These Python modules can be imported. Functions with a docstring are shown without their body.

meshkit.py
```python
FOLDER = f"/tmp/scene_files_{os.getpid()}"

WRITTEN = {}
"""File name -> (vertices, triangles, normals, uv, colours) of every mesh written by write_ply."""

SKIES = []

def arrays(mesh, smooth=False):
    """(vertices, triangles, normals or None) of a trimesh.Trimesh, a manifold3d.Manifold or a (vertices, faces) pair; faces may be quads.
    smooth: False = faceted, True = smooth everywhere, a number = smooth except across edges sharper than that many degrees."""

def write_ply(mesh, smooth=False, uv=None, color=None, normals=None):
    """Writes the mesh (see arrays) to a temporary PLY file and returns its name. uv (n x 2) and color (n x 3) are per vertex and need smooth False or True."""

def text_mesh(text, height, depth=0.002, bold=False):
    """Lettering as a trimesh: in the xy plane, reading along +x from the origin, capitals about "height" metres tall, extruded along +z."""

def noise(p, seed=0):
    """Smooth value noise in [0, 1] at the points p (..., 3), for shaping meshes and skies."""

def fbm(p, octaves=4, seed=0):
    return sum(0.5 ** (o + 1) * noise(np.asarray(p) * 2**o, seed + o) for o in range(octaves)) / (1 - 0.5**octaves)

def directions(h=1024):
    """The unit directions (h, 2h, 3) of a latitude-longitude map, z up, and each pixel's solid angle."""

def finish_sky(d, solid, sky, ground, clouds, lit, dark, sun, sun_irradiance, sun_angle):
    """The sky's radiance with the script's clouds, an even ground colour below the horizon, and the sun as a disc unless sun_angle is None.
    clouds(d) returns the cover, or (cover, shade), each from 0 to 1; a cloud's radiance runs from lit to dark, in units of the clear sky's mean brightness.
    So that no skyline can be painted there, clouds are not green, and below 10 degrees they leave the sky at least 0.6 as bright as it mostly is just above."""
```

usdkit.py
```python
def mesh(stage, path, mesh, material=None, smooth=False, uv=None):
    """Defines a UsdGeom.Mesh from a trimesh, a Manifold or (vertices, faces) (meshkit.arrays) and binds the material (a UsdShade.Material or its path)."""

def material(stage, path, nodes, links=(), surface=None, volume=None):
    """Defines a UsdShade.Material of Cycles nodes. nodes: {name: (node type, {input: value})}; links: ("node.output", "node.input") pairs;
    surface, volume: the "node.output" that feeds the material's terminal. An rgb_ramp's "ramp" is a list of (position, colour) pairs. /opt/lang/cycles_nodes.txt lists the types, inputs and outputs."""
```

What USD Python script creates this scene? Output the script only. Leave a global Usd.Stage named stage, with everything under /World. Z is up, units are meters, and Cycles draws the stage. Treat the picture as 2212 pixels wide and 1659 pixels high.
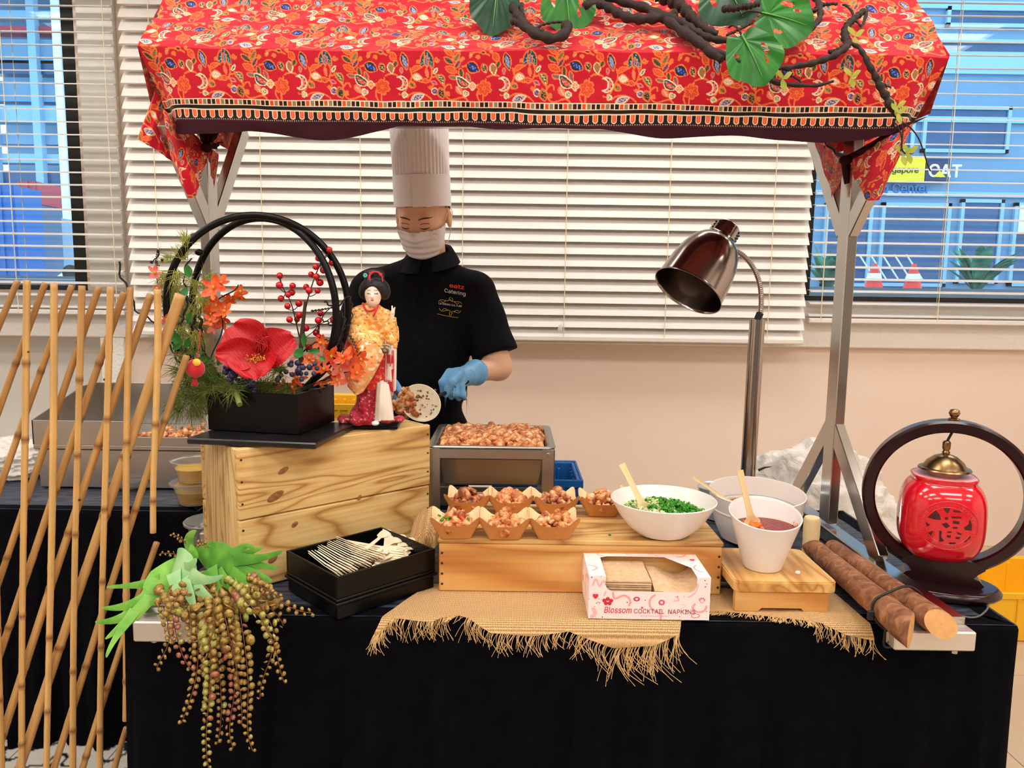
import math, random
import numpy as np, trimesh, manifold3d, shapely
from shapely.geometry import Polygon
import usdkit, meshkit
from pxr import Usd, UsdGeom, UsdShade, UsdLux, Sdf, Gf, Vt

stage = Usd.Stage.CreateInMemory()
world = UsdGeom.Xform.Define(stage, '/World')
stage.SetDefaultPrim(world.GetPrim())
UsdGeom.Scope.Define(stage, '/World/Looks')
PI = math.pi
V = lambda *a: np.array(a, float)

# ------------------------------------------------------------------ camera, daylight, room lamps, exposure
FPX, CX, CY = 1600.0, 1106.0, 829.5
PITCH, ROLL = math.radians(7.0), 0.014
EYE = V(0, 0, 1.433)
FW = V(0, math.cos(PITCH), -math.sin(PITCH)); UP0 = V(0, math.sin(PITCH), math.cos(PITCH)); RT0 = V(1, 0, 0)
RT = math.cos(ROLL) * RT0 + math.sin(ROLL) * UP0
UP = -math.sin(ROLL) * RT0 + math.cos(ROLL) * UP0
cam = UsdGeom.Camera.Define(stage, '/World/camera')
cam.CreateHorizontalApertureAttr(36.0); cam.CreateVerticalApertureAttr(27.0)
cam.CreateFocalLengthAttr(36.0 * FPX / 2212.0)
cam.CreateFStopAttr(0.0); cam.CreateClippingRangeAttr((0.05, 500.0))
cam.CreateExposureAttr(0.0)
m4 = Gf.Matrix4d(*[float(x) for r in (list(RT) + [0], list(UP) + [0], list(-FW) + [0], list(EYE) + [1]) for x in r])
cam.AddTransformOp().Set(m4)

dome = UsdLux.DomeLight.Define(stage, '/World/sky_light')
dome.CreateIntensityAttr(0.95); dome.CreateColorAttr(Gf.Vec3f(0.80, 0.92, 1.0))
ROOM = dict(x0=-4.2, x1=4.2, y0=-4.0, yw=4.2, h=3.3)
PANELS = [(x, y) for y in (-2.6, -0.7, 1.2, 3.1) for x in (-2.7, -0.9, 0.9, 2.7)]
for i, (x, y) in enumerate(PANELS):
    L = UsdLux.RectLight.Define(stage, f'/World/panel_light_{i:03d}')
    L.CreateWidthAttr(1.15); L.CreateHeightAttr(0.55)
    L.CreateIntensityAttr(7.0 if y < 1 else (4.8 if y < 2 else 3.2)); L.CreateColorAttr(Gf.Vec3f(1.0, 0.965, 0.925))
    L.AddTranslateOp().Set((x, y, ROOM['h'] - 0.06))

def P(px, py, Y=None, Z=None, X=None):
    """The point of the place seen at a pixel of the 2212 x 1659 photograph, on the plane Y, Z or X = given."""
    dx, dy = px - CX, py - CY
    d = FW + (dx / FPX) * RT - (dy / FPX) * UP
    t = (Y - EYE[1]) / d[1] if Y is not None else (Z - EYE[2]) / d[2] if Z is not None else (X - EYE[0]) / d[0]
    return EYE + t * d

# ------------------------------------------------------------------ helpers
def lin(c):
    c = np.asarray(c, float)
    if c.max() > 1.0: c = c / 255.0
    return np.where(c <= 0.04045, c / 12.92, ((c + 0.055) / 1.055) ** 2.4)

_used = {}
def numbered(parent, name):
    k = (parent, name); n = _used.get(k, -1) + 1; _used[k] = n
    return f'{parent}/{name}' if n == 0 else f'{parent}/{name}_{n:03d}'

def setdata(prim, **kw):
    for k, v in kw.items():
        if v: prim.SetCustomDataByKey(k, v)

class Thing:
    def __init__(s, name, label, cat, loc=(0, 0, 0), rz=0.0, group=None, kind=None):
        s.path = numbered('/World', name); s.x = UsdGeom.Xform.Define(stage, s.path)
        s.loc, s.rz = np.array(loc, float), rz
        s.x.AddTranslateOp().Set(tuple(map(float, loc)))
        if rz: s.x.AddRotateZOp().Set(math.degrees(rz))
        s.prim = s.x.GetPrim(); setdata(s.prim, label=label, category=cat, group=group, kind=kind)
    def local(s, v):
        v = np.asarray(v, float) - s.loc; c, k = math.cos(s.rz), math.sin(s.rz)
        return np.stack([v[..., 0] * c + v[..., 1] * k, -v[..., 0] * k + v[..., 1] * c, v[..., 2]], -1)
    def world(s, v):
        v = np.asarray(v, float); c, k = math.cos(s.rz), math.sin(s.rz)
        return np.stack([v[..., 0] * c - v[..., 1] * k, v[..., 0] * k + v[..., 1] * c, v[..., 2]], -1) + s.loc

def copy_thing(src, loc, rz=0.0, label=None, cat=None, group=None, scale=None, rot=None):
    """A copy of a thing with all its parts: an instanceable internal reference."""
    path = numbered('/World', src.path.rsplit('/', 1)[1])
    x = UsdGeom.Xform.Define(stage, path); was = src.prim.GetCustomData()
    x.GetPrim().GetReferences().AddInternalReference(src.path); x.GetPrim().SetInstanceable(True)
    x.ClearXformOpOrder()
    x.AddTranslateOp(opSuffix='c').Set(tuple(map(float, loc)))
    if rot is not None: x.AddRotateXYZOp(opSuffix='c').Set(tuple(map(float, rot)))
    elif rz: x.AddRotateZOp(opSuffix='c').Set(math.degrees(rz))
    if scale is not None: x.AddScaleOp(opSuffix='c').Set(tuple(np.broadcast_to(scale, 3).astype(float).tolist()))
    setdata(x.GetPrim(), label=label or was.get('label'), category=cat or was.get('category'), group=group or was.get('group'))
    return x.GetPrim()

def put(name, mesh, m, parent=None, smooth=False, label=None, cat=None, group=None, kind=None, col=None, local=False):
    """One Mesh prim: a part under a Thing (or under another part, given as (thing, path)), or a top-level thing."""
    if isinstance(parent, Thing): th, ppath = parent, parent.path
    elif parent is None: th, ppath = None, '/World'
    else: th, ppath = parent
    path = numbered(ppath, name)
    v, f, n = meshkit.arrays(mesh, smooth if col is None else (smooth is not False))
    if th is not None and not local: v = th.local(v)
    if n is not None and th is not None and not local and th.rz:
        c, k = math.cos(th.rz), math.sin(th.rz)
        n = np.stack([n[:, 0] * c + n[:, 1] * k, -n[:, 0] * k + n[:, 1] * c, n[:, 2]], -1)
    g = UsdGeom.Mesh.Define(stage, path)
    g.CreatePointsAttr(Vt.Vec3fArray.FromNumpy(v.astype(np.float32)))
    g.CreateFaceVertexCountsAttr(Vt.IntArray.FromNumpy(np.full(len(f), 3, np.int32)))
    g.CreateFaceVertexIndicesAttr(Vt.IntArray.FromNumpy(f.astype(np.int32).ravel()))
    g.CreateSubdivisionSchemeAttr('none')
    if n is not None:
        g.CreateNormalsAttr(Vt.Vec3fArray.FromNumpy(n.astype(np.float32))); g.SetNormalsInterpolation('vertex')
    if col is not None:
        UsdGeom.PrimvarsAPI(g).CreatePrimvar('col', Sdf.ValueTypeNames.Color3fArray, 'vertex').Set(Vt.Vec3fArray.FromNumpy(np.asarray(col, np.float32)))
    UsdShade.MaterialBindingAPI.Apply(g.GetPrim()).Bind(m)
    setdata(g.GetPrim(), label=label, category=cat, group=group, kind=kind)
    return (th, path)

def struct(name, mesh, m, **k): return put(name, mesh, m, kind='structure', **k)

# ---- meshes: (vertices, triangles)
def tris(f):
    f = np.asarray(f, int)
    return np.vstack([f[:, [0, 1, 2]], f[:, [0, 2, 3]]]) if f.shape[1] == 4 else f
def join(*ms):
    ms = [m for m in (ms[0] if len(ms) == 1 and isinstance(ms[0], list) else ms)]
    vs, fs, n = [], [], 0
    for m in ms:
        if hasattr(m, 'vertices'): m = (np.array(m.vertices), np.array(m.faces))
        v, f = np.asarray(m[0], float), tris(m[1]); vs.append(v); fs.append(f + n); n += len(v)
    return np.vstack(vs), np.vstack(fs)
_BF = np.array([[0, 2, 3, 1], [4, 5, 7, 6], [0, 1, 5, 4], [2, 6, 7, 3], [0, 4, 6, 2], [1, 3, 7, 5]])
def box(x0, x1, y0, y1, z0, z1):
    v = np.array([[x, y, z] for z in (z0, z1) for y in (y0, y1) for x in (x0, x1)], float)
    return v, tris(_BF)
def cbox(x0, x1, y0, y1, z0, z1, b=0.003):
    """a box with chamfered edges"""
    s = []
    lo, hi = V(x0, y0, z0), V(x1, y1, z1); b = min(b, (hi - lo).min() * 0.45)
    for c in np.ndindex(2, 2, 2):
        p = np.where(np.array(c) == 0, lo, hi); q = np.where(np.array(c) == 0, 1.0, -1.0) * b
        for k in range(3):
            r = p + q; r[k] = p[k]; s.append(r)
    h = trimesh.Trimesh(np.array(s)).convex_hull
    return np.array(h.vertices), np.array(h.faces)
def xf(m, R=None, t=None, s=None):
    v, f = np.array(m[0], float), m[1]
    if s is not None: v = v * np.asarray(s)
    if R is not None: v = v @ np.asarray(R).T
    if t is not None: v = v + np.asarray(t)
    return v, f
def rotm(ax, a):
    return trimesh.transformations.rotation_matrix(a, ax)[:3, :3]
def frame(zdir, up=(0, 0, 1)):
    """rotation whose third column is zdir"""
    z = np.asarray(zdir, float); z = z / np.linalg.norm(z)
    u = np.asarray(up, float)
    if abs(z @ u) > 0.98 * np.linalg.norm(u): u = V(0, 1, 0)
    x = np.cross(u, z); x /= np.linalg.norm(x)
    return np.stack([x, np.cross(z, x), z], 1)
def hull(pts):
    h = trimesh.Trimesh(np.asarray(pts, float)).convex_hull
    return np.array(h.vertices), np.array(h.faces)
def grid(Pg, flip=False, close_u=False):
    """a sheet from an array of points (n, m, 3)"""
    n, m = Pg.shape[:2]
    i, j = np.meshgrid(np.arange(n - 1), np.arange(m if close_u else m - 1), indexing='ij'); j2 = (j + 1) % m
    f = np.stack([i * m + j, i * m + j2, (i + 1) * m + j2, (i + 1) * m + j], -1).reshape(-1, 4)
    if flip: f = f[:, ::-1]
    return Pg.reshape(-1, 3), tris(f)
def thick(Pg, th):
    """a sheet with a thickness: both faces and the rim"""
    du = np.gradient(Pg, axis=0); dv = np.gradient(Pg, axis=1); n = np.cross(du, dv)
    n /= np.linalg.norm(n, axis=-1, keepdims=True) + 1e-12
    a, b = grid(Pg), grid(Pg + n * th, flip=True)
    N, M = Pg.shape[:2]; idx = np.arange(N * M).reshape(N, M)
    rim = np.concatenate([idx[0, :-1], idx[:-1, -1], idx[-1, :0:-1], idx[:0:-1, 0]])
    r2 = np.roll(rim, -1); o = N * M
    f = np.stack([r2, rim, rim + o, r2 + o], 1)
    return np.vstack([a[0], b[0]]), np.vstack([a[1], b[1] + o, tris(f)])
def tube(pts, r, sides=10, caps=True, up=None, squash=1.0):
    p = np.asarray(pts, float); r = np.broadcast_to(np.asarray(r, float), (len(p),))
    t = np.gradient(p, axis=0); t /= np.linalg.norm(t, axis=1, keepdims=True) + 1e-12
    a = np.array(up, float) if up is not None else (V(0, 0, 1) if abs(t[0, 2]) < 0.9 else V(1, 0, 0))
    A = []
    for k in range(len(p)):
        a = a - (a @ t[k]) * t[k]; a /= np.linalg.norm(a) + 1e-12; A.append(a)
    A = np.array(A); B = np.cross(t, A); an = np.arange(sides) * 2 * PI / sides
    v = p[:, None] + r[:, None, None] * (np.cos(an)[None, :, None] * A[:, None] * squash + np.sin(an)[None, :, None] * B[:, None])
    v, f = grid(v, flip=False, close_u=True)
    if caps:
        n = len(v); v = np.vstack([v, p[:1], p[-1:]]); k = np.arange(sides); k2 = (k + 1) % sides; o = (len(p) - 1) * sides
        f = np.vstack([f, np.stack([np.full(sides, n), k2, k], 1), np.stack([np.full(sides, n + 1), o + k, o + k2], 1)])
    return v, f
def spline(pts, n):
    p = np.asarray(pts, float)
    from scipy.interpolate import CubicSpline
    d = np.r_[0, np.cumsum(np.linalg.norm(np.diff(p, axis=0), axis=1) + 1e-9)]
    return CubicSpline(d / d[-1], p)(np.linspace(0, 1, n)) if len(p) > 2 else np.linspace(p[0], p[-1], n)
def lathe(prof, sides=40, c=(0, 0, 0)):
    """a closed or open profile [(r, z) ...] turned about z"""
    pr = np.asarray(prof, float); an = np.arange(sides) * 2 * PI / sides
    g = np.stack([pr[:, None, 0] * np.cos(an), pr[:, None, 0] * np.sin(an), np.broadcast_to(pr[:, 1:2], (len(pr), sides))], -1)
    v, f = grid(g, close_u=True); return v + np.asarray(c), f
def prism(poly, z0, z1):
    """a shapely polygon (or list of points) extruded along z"""
    g = poly if hasattr(poly, 'geom_type') else Polygon(poly)
    out = []
    for q in getattr(g, 'geoms', [g]):
        if q.area > 0:
            m = trimesh.creation.extrude_polygon(q, z1 - z0, engine='earcut'); out.append((np.array(m.vertices) + V(0, 0, z0), np.array(m.faces)))
    return join(out)
def sphere(c, r, sub=2):
    m = trimesh.creation.icosphere(sub); return np.array(m.vertices) * np.asarray(r) + np.asarray(c), np.array(m.faces)
def sub_mesh(m, n=1):
    v, f = m
    for _ in range(n): v, f = trimesh.remesh.subdivide(v, f)
    return v, f
def bend(v, f=None): return v

# ---- signed distance modelling: bodies, cloth-clad figures, food
def surface_net(fn, lo, hi, h):
    lo, hi = np.asarray(lo, float), np.asarray(hi, float); n = np.ceil((hi - lo) / h).astype(int) + 1
    ax = [lo[k] + h * np.arange(n[k]) for k in range(3)]
    K = 4; nc = -(-n // K) + 1                     # coarse pass first, then only the cells near the surface
    gc = np.stack(np.meshgrid(*[lo[k] + h * K * np.arange(nc[k]) for k in range(3)], indexing='ij'), -1).reshape(-1, 3)
    Dc = fn(gc).reshape(tuple(nc)); ix = [np.minimum((np.arange(n[k]) + K // 2) // K, nc[k] - 1) for k in range(3)]
    D = Dc[np.ix_(*ix)].copy(); near = np.abs(D) < K * h * 2.3; w = np.argwhere(near)
    for o in range(0, len(w), 400000):
        q = w[o:o + 400000]; D[tuple(q.T)] = fn(lo + h * q)
    S = D < 0
    c = [S[a:n[0] - 1 + a, b:n[1] - 1 + b, d:n[2] - 1 + d] for a in (0, 1) for b in (0, 1) for d in (0, 1)]
    s = sum(x.astype(np.int8) for x in c); act = (s > 0) & (s < 8)
    idx = np.full(act.shape, -1); ii = np.argwhere(act); idx[act] = np.arange(len(ii))
    acc = np.zeros((len(ii), 3)); cnt = np.zeros(len(ii))
    cor = [(a, b, d) for a in (0, 1) for b in (0, 1) for d in (0, 1)]
    for p in range(8):
        for q in range(p + 1, 8):
            if sum(abs(np.array(cor[p]) - np.array(cor[q]))) == 1:
                dp = D[tuple((ii + cor[p]).T)]; dq = D[tuple((ii + cor[q]).T)]; m = (dp < 0) != (dq < 0)
                t = np.where(m, dp / np.where(m, dp - dq, 1), 0)
                acc += np.where(m[:, None], np.array(cor[p]) + t[:, None] * (np.array(cor[q]) - np.array(cor[p])), 0); cnt += m
    v = lo + h * (ii + acc / np.maximum(cnt, 1)[:, None]); F = []
    for k in range(3):
        a, b = [(1, 2), (2, 0), (0, 1)][k]
        sl0 = [slice(1, n[j] - 1) for j in range(3)]; sl0[k] = slice(0, n[k] - 1)
        sl1 = list(sl0); sl1[k] = slice(1, n[k])
        ch = S[tuple(sl0)] != S[tuple(sl1)]; e = np.argwhere(ch); inside = S[tuple(sl0)][ch]
        base = e + np.array([1 if j != k else 0 for j in range(3)])
        ea, eb = np.eye(3, dtype=int)[a], np.eye(3, dtype=int)[b]
        g = lambda o: idx[tuple((base + o).T)]
        q = np.stack([g(-ea - eb), g(-eb), g(0 * ea), g(-ea)], 1)
        q[~inside] = q[~inside][:, ::-1]; F.append(q)
    F = np.vstack(F); F = F[(F >= 0).all(1)]
    return v, tris(F)
def sd_cap(p, a, b, ra, rb):
    a, b = np.asarray(a, float), np.asarray(b, float); ba = b - a
    t = np.clip(((p - a) @ ba) / max(ba @ ba, 1e-12), 0, 1)
    return np.linalg.norm(p - a - t[:, None] * ba, axis=1) - (ra + t * (rb - ra))
def sd_ell(p, c, r, R=None):
    q = p - np.asarray(c)
    if R is not None: q = q @ R
    r = np.asarray(r, float); k0 = np.linalg.norm(q / r, axis=1); k1 = np.linalg.norm(q / (r * r), axis=1)
    return k0 * (k0 - 1) / np.maximum(k1, 1e-9)
def smin(a, b, k):
    h = np.clip(0.5 + 0.5 * (b - a) / k, 0, 1); return b + (a - b) * h - k * h * (1 - h)
def taubin(m, it=6):
    t = trimesh.Trimesh(m[0], m[1], process=False); trimesh.smoothing.filter_taubin(t, iterations=it)
    return np.array(t.vertices), np.array(t.faces)

# ------------------------------------------------------------------ materials
MATS = {}
def _mk(name, nodes, links, surface='p.BSDF'):
    MATS[name] = usdkit.material(stage, f'/World/Looks/{name}', nodes, links, surface=surface); return MATS[name]
def pbr(name, col, rough=0.5, metal=0.0, spec=0.5, bump=0.0, bscale=80.0, bdist=0.002, var=0.0, vscale=6.0, **kw):
    c = lin(col)
    nodes = {'p': ('principled_bsdf', {'base_color': c, 'roughness': rough, 'metallic': metal, 'specular_ior_level': spec, **kw})}
    links = []
    if bump or var: nodes['t'] = ('texture_coordinate', {})
    if bump:
        nodes['n'] = ('noise_texture', {'scale': bscale, 'detail': 3.0}); nodes['b'] = ('bump', {'strength': bump, 'distance': bdist})
        links += [('t.object', 'n.vector'), ('n.fac', 'b.height'), ('b.normal', 'p.normal')]
    if var:
        nodes['n2'] = ('noise_texture', {'scale': vscale, 'detail': 4.0})
        nodes['r'] = ('rgb_ramp', {'ramp': [(0.25, c * (1 - var)), (0.75, np.clip(c * (1 + var * 0.6), 0, 1))]})
        links += [('t.object', 'n2.vector'), ('n2.fac', 'r.fac'), ('r.color', 'p.base_color')]
    return _mk(name, nodes, links)
def ramp_noise(name, stops, scale, rough=0.5, stretch=(1, 1, 1), detail=4.0, bump=0.0, bdist=0.002, metal=0.0, spec=0.5, distortion=0.0, **kw):
    nodes = {'t': ('texture_coordinate', {}), 'm': ('mapping', {'scale': stretch}), 'n': ('noise_texture', {'scale': scale, 'detail': detail, 'distortion': distortion}),
             'r': ('rgb_ramp', {'ramp': [(a, lin(c)) for a, c in stops]}), 'p': ('principled_bsdf', {'roughness': rough, 'metallic': metal, 'specular_ior_level': spec, **kw})}
    links = [('t.object', 'm.vector'), ('m.vector', 'n.vector'), ('n.fac', 'r.fac'), ('r.color', 'p.base_color')]
    if bump:
        nodes['b'] = ('bump', {'strength': bump, 'distance': bdist}); links += [('n.fac', 'b.height'), ('b.normal', 'p.normal')]
    return _mk(name, nodes, links)
def meaty(name, stops, scale=170):
    """cut meat: every piece has its own tone, mottled by glaze"""
    nodes = {'t': ('texture_coordinate', {}), 'n': ('noise_texture', {'scale': scale, 'detail': 4.0}), 'g': ('noise_texture', {'scale': 62.0, 'detail': 0.0}), 'mx': ('mix_float', {'fac': 0.42}), 'r': ('rgb_ramp', {'ramp': [(a, lin(c)) for a, c in stops]}), 'b': ('bump', {'strength': .5, 'distance': .002}), 'p': ('principled_bsdf', {'roughness': .27, 'specular_ior_level': .6})}
    return _mk(name, nodes, [('t.object', 'n.vector'), ('t.object', 'g.vector'), ('g.fac', 'mx.a'), ('n.fac', 'mx.b'), ('mx.result', 'r.fac'), ('r.color', 'p.base_color'), ('n.fac', 'b.height'), ('b.normal', 'p.normal')])
def wood(name, light, mid, dark, along=0, rings=9.0, rough=0.45, fine=60.0, dist=3.0, off=(0, 0, 0)):
    """planed softwood: growth rings stretched along one axis, fine fibres and a few knots' worth of swirl"""
    st = [1.0, 1.0, 1.0]; st[along] = 0.13; fs = [1.0, 1.0, 1.0]; fs[along] = 0.03
    nodes = {'t': ('texture_coordinate', {}), 'm': ('mapping', {'scale': st, 'location': off}), 'mf': ('mapping', {'scale': fs, 'location': off}),
             'n': ('noise_texture', {'scale': 7.0, 'detail': 2.0, 'distortion': 0.6}), 'mu': ('math', {'math_type': 'multiply', 'value2': rings}),
             'fr': ('math', {'math_type': 'pingpong', 'value2': 0.5}),
             'r': ('rgb_ramp', {'ramp': [(0.0, lin(dark)), (0.3, lin(mid)), (0.7, lin(light)), (1.0, lin(light))]}), 'd2': ('math', {'math_type': 'multiply', 'value2': 2.0}),
             'f': ('noise_texture', {'scale': fine, 'detail': 3.0}), 'fm': ('map_range', {'from_min': 0.3, 'from_max': 0.7, 'to_min': 0.80, 'to_max': 1.08}),
             'x': ('mix', {'mix_type': 'multiply', 'fac': 1.0}), 'b': ('bump', {'strength': 0.15, 'distance': 0.001}), 'p': ('principled_bsdf', {'roughness': rough, 'specular_ior_level': 0.35})}
    links = [('t.object', 'm.vector'), ('t.object', 'mf.vector'), ('m.vector', 'n.vector'), ('n.fac', 'mu.value1'), ('mu.value', 'fr.value1'), ('fr.value', 'd2.value1'), ('d2.value', 'r.fac'),
             ('mf.vector', 'f.vector'), ('f.fac', 'fm.value'), ('r.color', 'x.color1'), ('fm.result', 'x.color2'), ('x.color', 'p.base_color'), ('f.fac', 'b.height'), ('b.normal', 'p.normal')]
    return _mk(name, nodes, links)
def painted(name, rough=0.6, spec=0.4, bump=0.0, bscale=400.0, sheen=0.0, **kw):
    """colour comes from the mesh's own print"""
    nodes = {'a': ('attribute', {'attribute': 'col'}), 'p': ('principled_bsdf', {'roughness': rough, 'specular_ior_level': spec, 'sheen_weight': sheen, **kw})}
    links = [('a.color', 'p.base_color')]
    if bump:
        nodes |= {'t': ('texture_coordinate', {}), 'n': ('noise_texture', {'scale': bscale, 'detail': 2.0}), 'b': ('bump', {'strength': bump, 'distance': 0.001})}
        links += [('t.object', 'n.vector'), ('n.fac', 'b.height'), ('b.normal', 'p.normal')]
    return _mk(name, nodes, links)
def leafy(name, c1, c2, rough=0.4, scale=25.0, trans=0.25):
    nodes = {'t': ('texture_coordinate', {}), 'n': ('noise_texture', {'scale': scale, 'detail': 3.0}), 'r': ('rgb_ramp', {'ramp': [(0.3, lin(c1)), (0.7, lin(c2))]}),
             'p': ('principled_bsdf', {'roughness': rough, 'specular_ior_level': 0.4}), 'tr': ('translucent_bsdf', {}), 'x': ('mix_closure', {'fac': trans})}
    return _mk(name, nodes, [('t.object', 'n.vector'), ('n.fac', 'r.fac'), ('r.color', 'p.base_color'), ('r.color', 'tr.color'), ('p.BSDF', 'x.closure1'), ('tr.BSDF', 'x.closure2')], surface='x.closure')
def pane(name, tint, gloss=(0.9, 0.95, 1.0), rough=0.0):
    return _mk(name, {'t': ('transparent_bsdf', {'color': tint}), 'g': ('glossy_bsdf', {'color': gloss, 'roughness': rough}), 'f': ('fresnel', {'IOR': 1.45}), 'x': ('mix_closure', {})},
               [('t.BSDF', 'x.closure1'), ('g.BSDF', 'x.closure2'), ('f.fac', 'x.fac')], surface='x.closure')

pbr('white_paint', (238, 240, 234), 0.6, bump=0.12, bscale=60)
pbr('beige_wall', (238, 219, 204), 0.7, bump=0.05, bscale=40)
pbr('stucco', (244, 242, 236), 0.8, bump=0.9, bscale=70, bdist=0.006)
pbr('ceiling_white', (240, 240, 236), 0.8)
pbr('floor_tile', (196, 172, 146), 0.35, var=0.10, vscale=3)
pbr('grout', (150, 130, 110), 0.8)
pbr('blind_white', (230, 226, 221), 0.38, bump=0.25, bscale=14, bdist=0.004)
pbr('cord_cream', (232, 222, 190), 0.7)
pbr('black_rubber', (22, 24, 22), 0.6)
pbr('alu_frame', (228, 232, 232), 0.35, metal=0.2)
pbr('dark_frame', (40, 42, 48), 0.4)
pane('window_glass', (0.76, 0.90, 1.0))
ramp_noise('black_cloth', [(0.3, (5, 5, 9)), (0.7, (11, 11, 17))], 30, rough=0.9, bump=0.2, spec=0.06)
ramp_noise('black_damask', [(0.4, (20, 23, 33)), (0.6, (58, 68, 88))], 16, rough=0.5, stretch=(1, 5, 1), bump=0.5, bdist=0.004, spec=0.5)
pbr('steel', (196, 192, 186), .20, metal=1.0, var=.10, vscale=9)
pbr('brushed_steel', (188, 184, 178), .34, metal=1.0, var=.12, vscale=7)
pbr('lamp_steel', (176, 168, 162), 0.17, metal=1.0)
M = MATS
# ------------------------------------------------------------------ the room
x0, x1, y0, yw, H = ROOM['x0'], ROOM['x1'], ROOM['y0'], ROOM['yw'], ROOM['h']
fl = struct('floor', box(x0 - .3, x1 + .3, y0 - .3, yw + .3, -0.06, -0.004), M['grout'])
tile = 0.6
for i in range(14):                       # square floor tiles round the stall, each its own slab; the rest lies outside the picture
    for j in range(7):
        tx, ty = 1.0 + (i - 0) * tile, 0.9 + j * tile
        if tx < x1 and ty < yw: put('floor_tile', cbox(tx + .0015, min(tx + tile, x1) - .0015, ty + .0015, min(ty + tile, yw) - .0015, -0.02, 0.0, .001), M['floor_tile'], fl)
put('floor_slab', box(-0.9, 0.999, y0, yw, -0.02, -0.0005), M['floor_tile'], fl)
put('floor_slab', box(0.999, x1, y0, 0.9, -0.02, -0.0005), M['floor_tile'], fl)
struct('ceiling', box(x0 - .3, x1 + .3, y0 - .3, yw + .3, H, H + .1), M['ceiling_white'])
struct('wall_left', box(x0 - .15, x0, y0, yw + .3, 0, H), M['beige_wall'])
struct('wall_right', box(x1, x1 + .15, y0, yw + .3, 0, H), M['beige_wall'])
pbr('rear_wall', (128, 122, 118), 0.7)
struct('wall_rear', box(x0, x1, y0 - .15, y0, 0, H), M['rear_wall'])

# patterned cement tiles under the left table: petals and rosettes printed black on white
def cement_cols(u, v):
    a, b = u - .5, v - .5; r = np.hypot(a, b); th = np.arctan2(b, a)
    k = np.zeros_like(u, bool)
    k |= np.abs(r - (.20 + .07 * np.cos(4 * th))) < .022
    k |= (r < .15) & (np.abs(np.cos(2 * th)) > .80) & (r > .03)
    k |= (r < .10) & (np.abs(np.sin(2 * th)) > .93)
    c = np.minimum(u, 1 - u); d = np.minimum(v, 1 - v); q = np.hypot(c, d); tq = np.arctan2(d, c)
    k |= np.abs(q - (.27 + .06 * np.cos(4 * tq))) < .025
    k |= (q < .19) & (np.abs(np.sin(2 * tq)) > .72)
    k |= (np.abs(a) < .012) & (np.abs(b) > .40); k |= (np.abs(b) < .012) & (np.abs(a) > .40)
    return np.where(k[:, None], lin((30, 34, 44)), lin((214, 210, 202)))
painted('cement_print', 0.4)
ctile = (0.30, np.linspace(0, 1, 41))
gu, gv = np.meshgrid(ctile[1], ctile[1], indexing='ij'); ccol = cement_cols(gu.ravel(), gv.ravel())
for i in range(9):
    for j in range(7):
        ax_, ay_ = -3.62 + i * .3, 1.6 + j * .3
        g3 = np.stack([ax_ + .0015 + gu * .297, ay_ + .0015 + gv * .297, np.zeros_like(gu)], -1)
        top = grid(g3, flip=True); sk = box(ax_ + .0015, ax_ + .2985, ay_ + .0015, ay_ + .2985, -.012, -.0006)
        m_ = join(top, sk)
        put('patterned_tile', m_, M['cement_print'], fl, col=np.vstack([ccol, np.tile(lin((190, 186, 178)), (8, 1))]))

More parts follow.
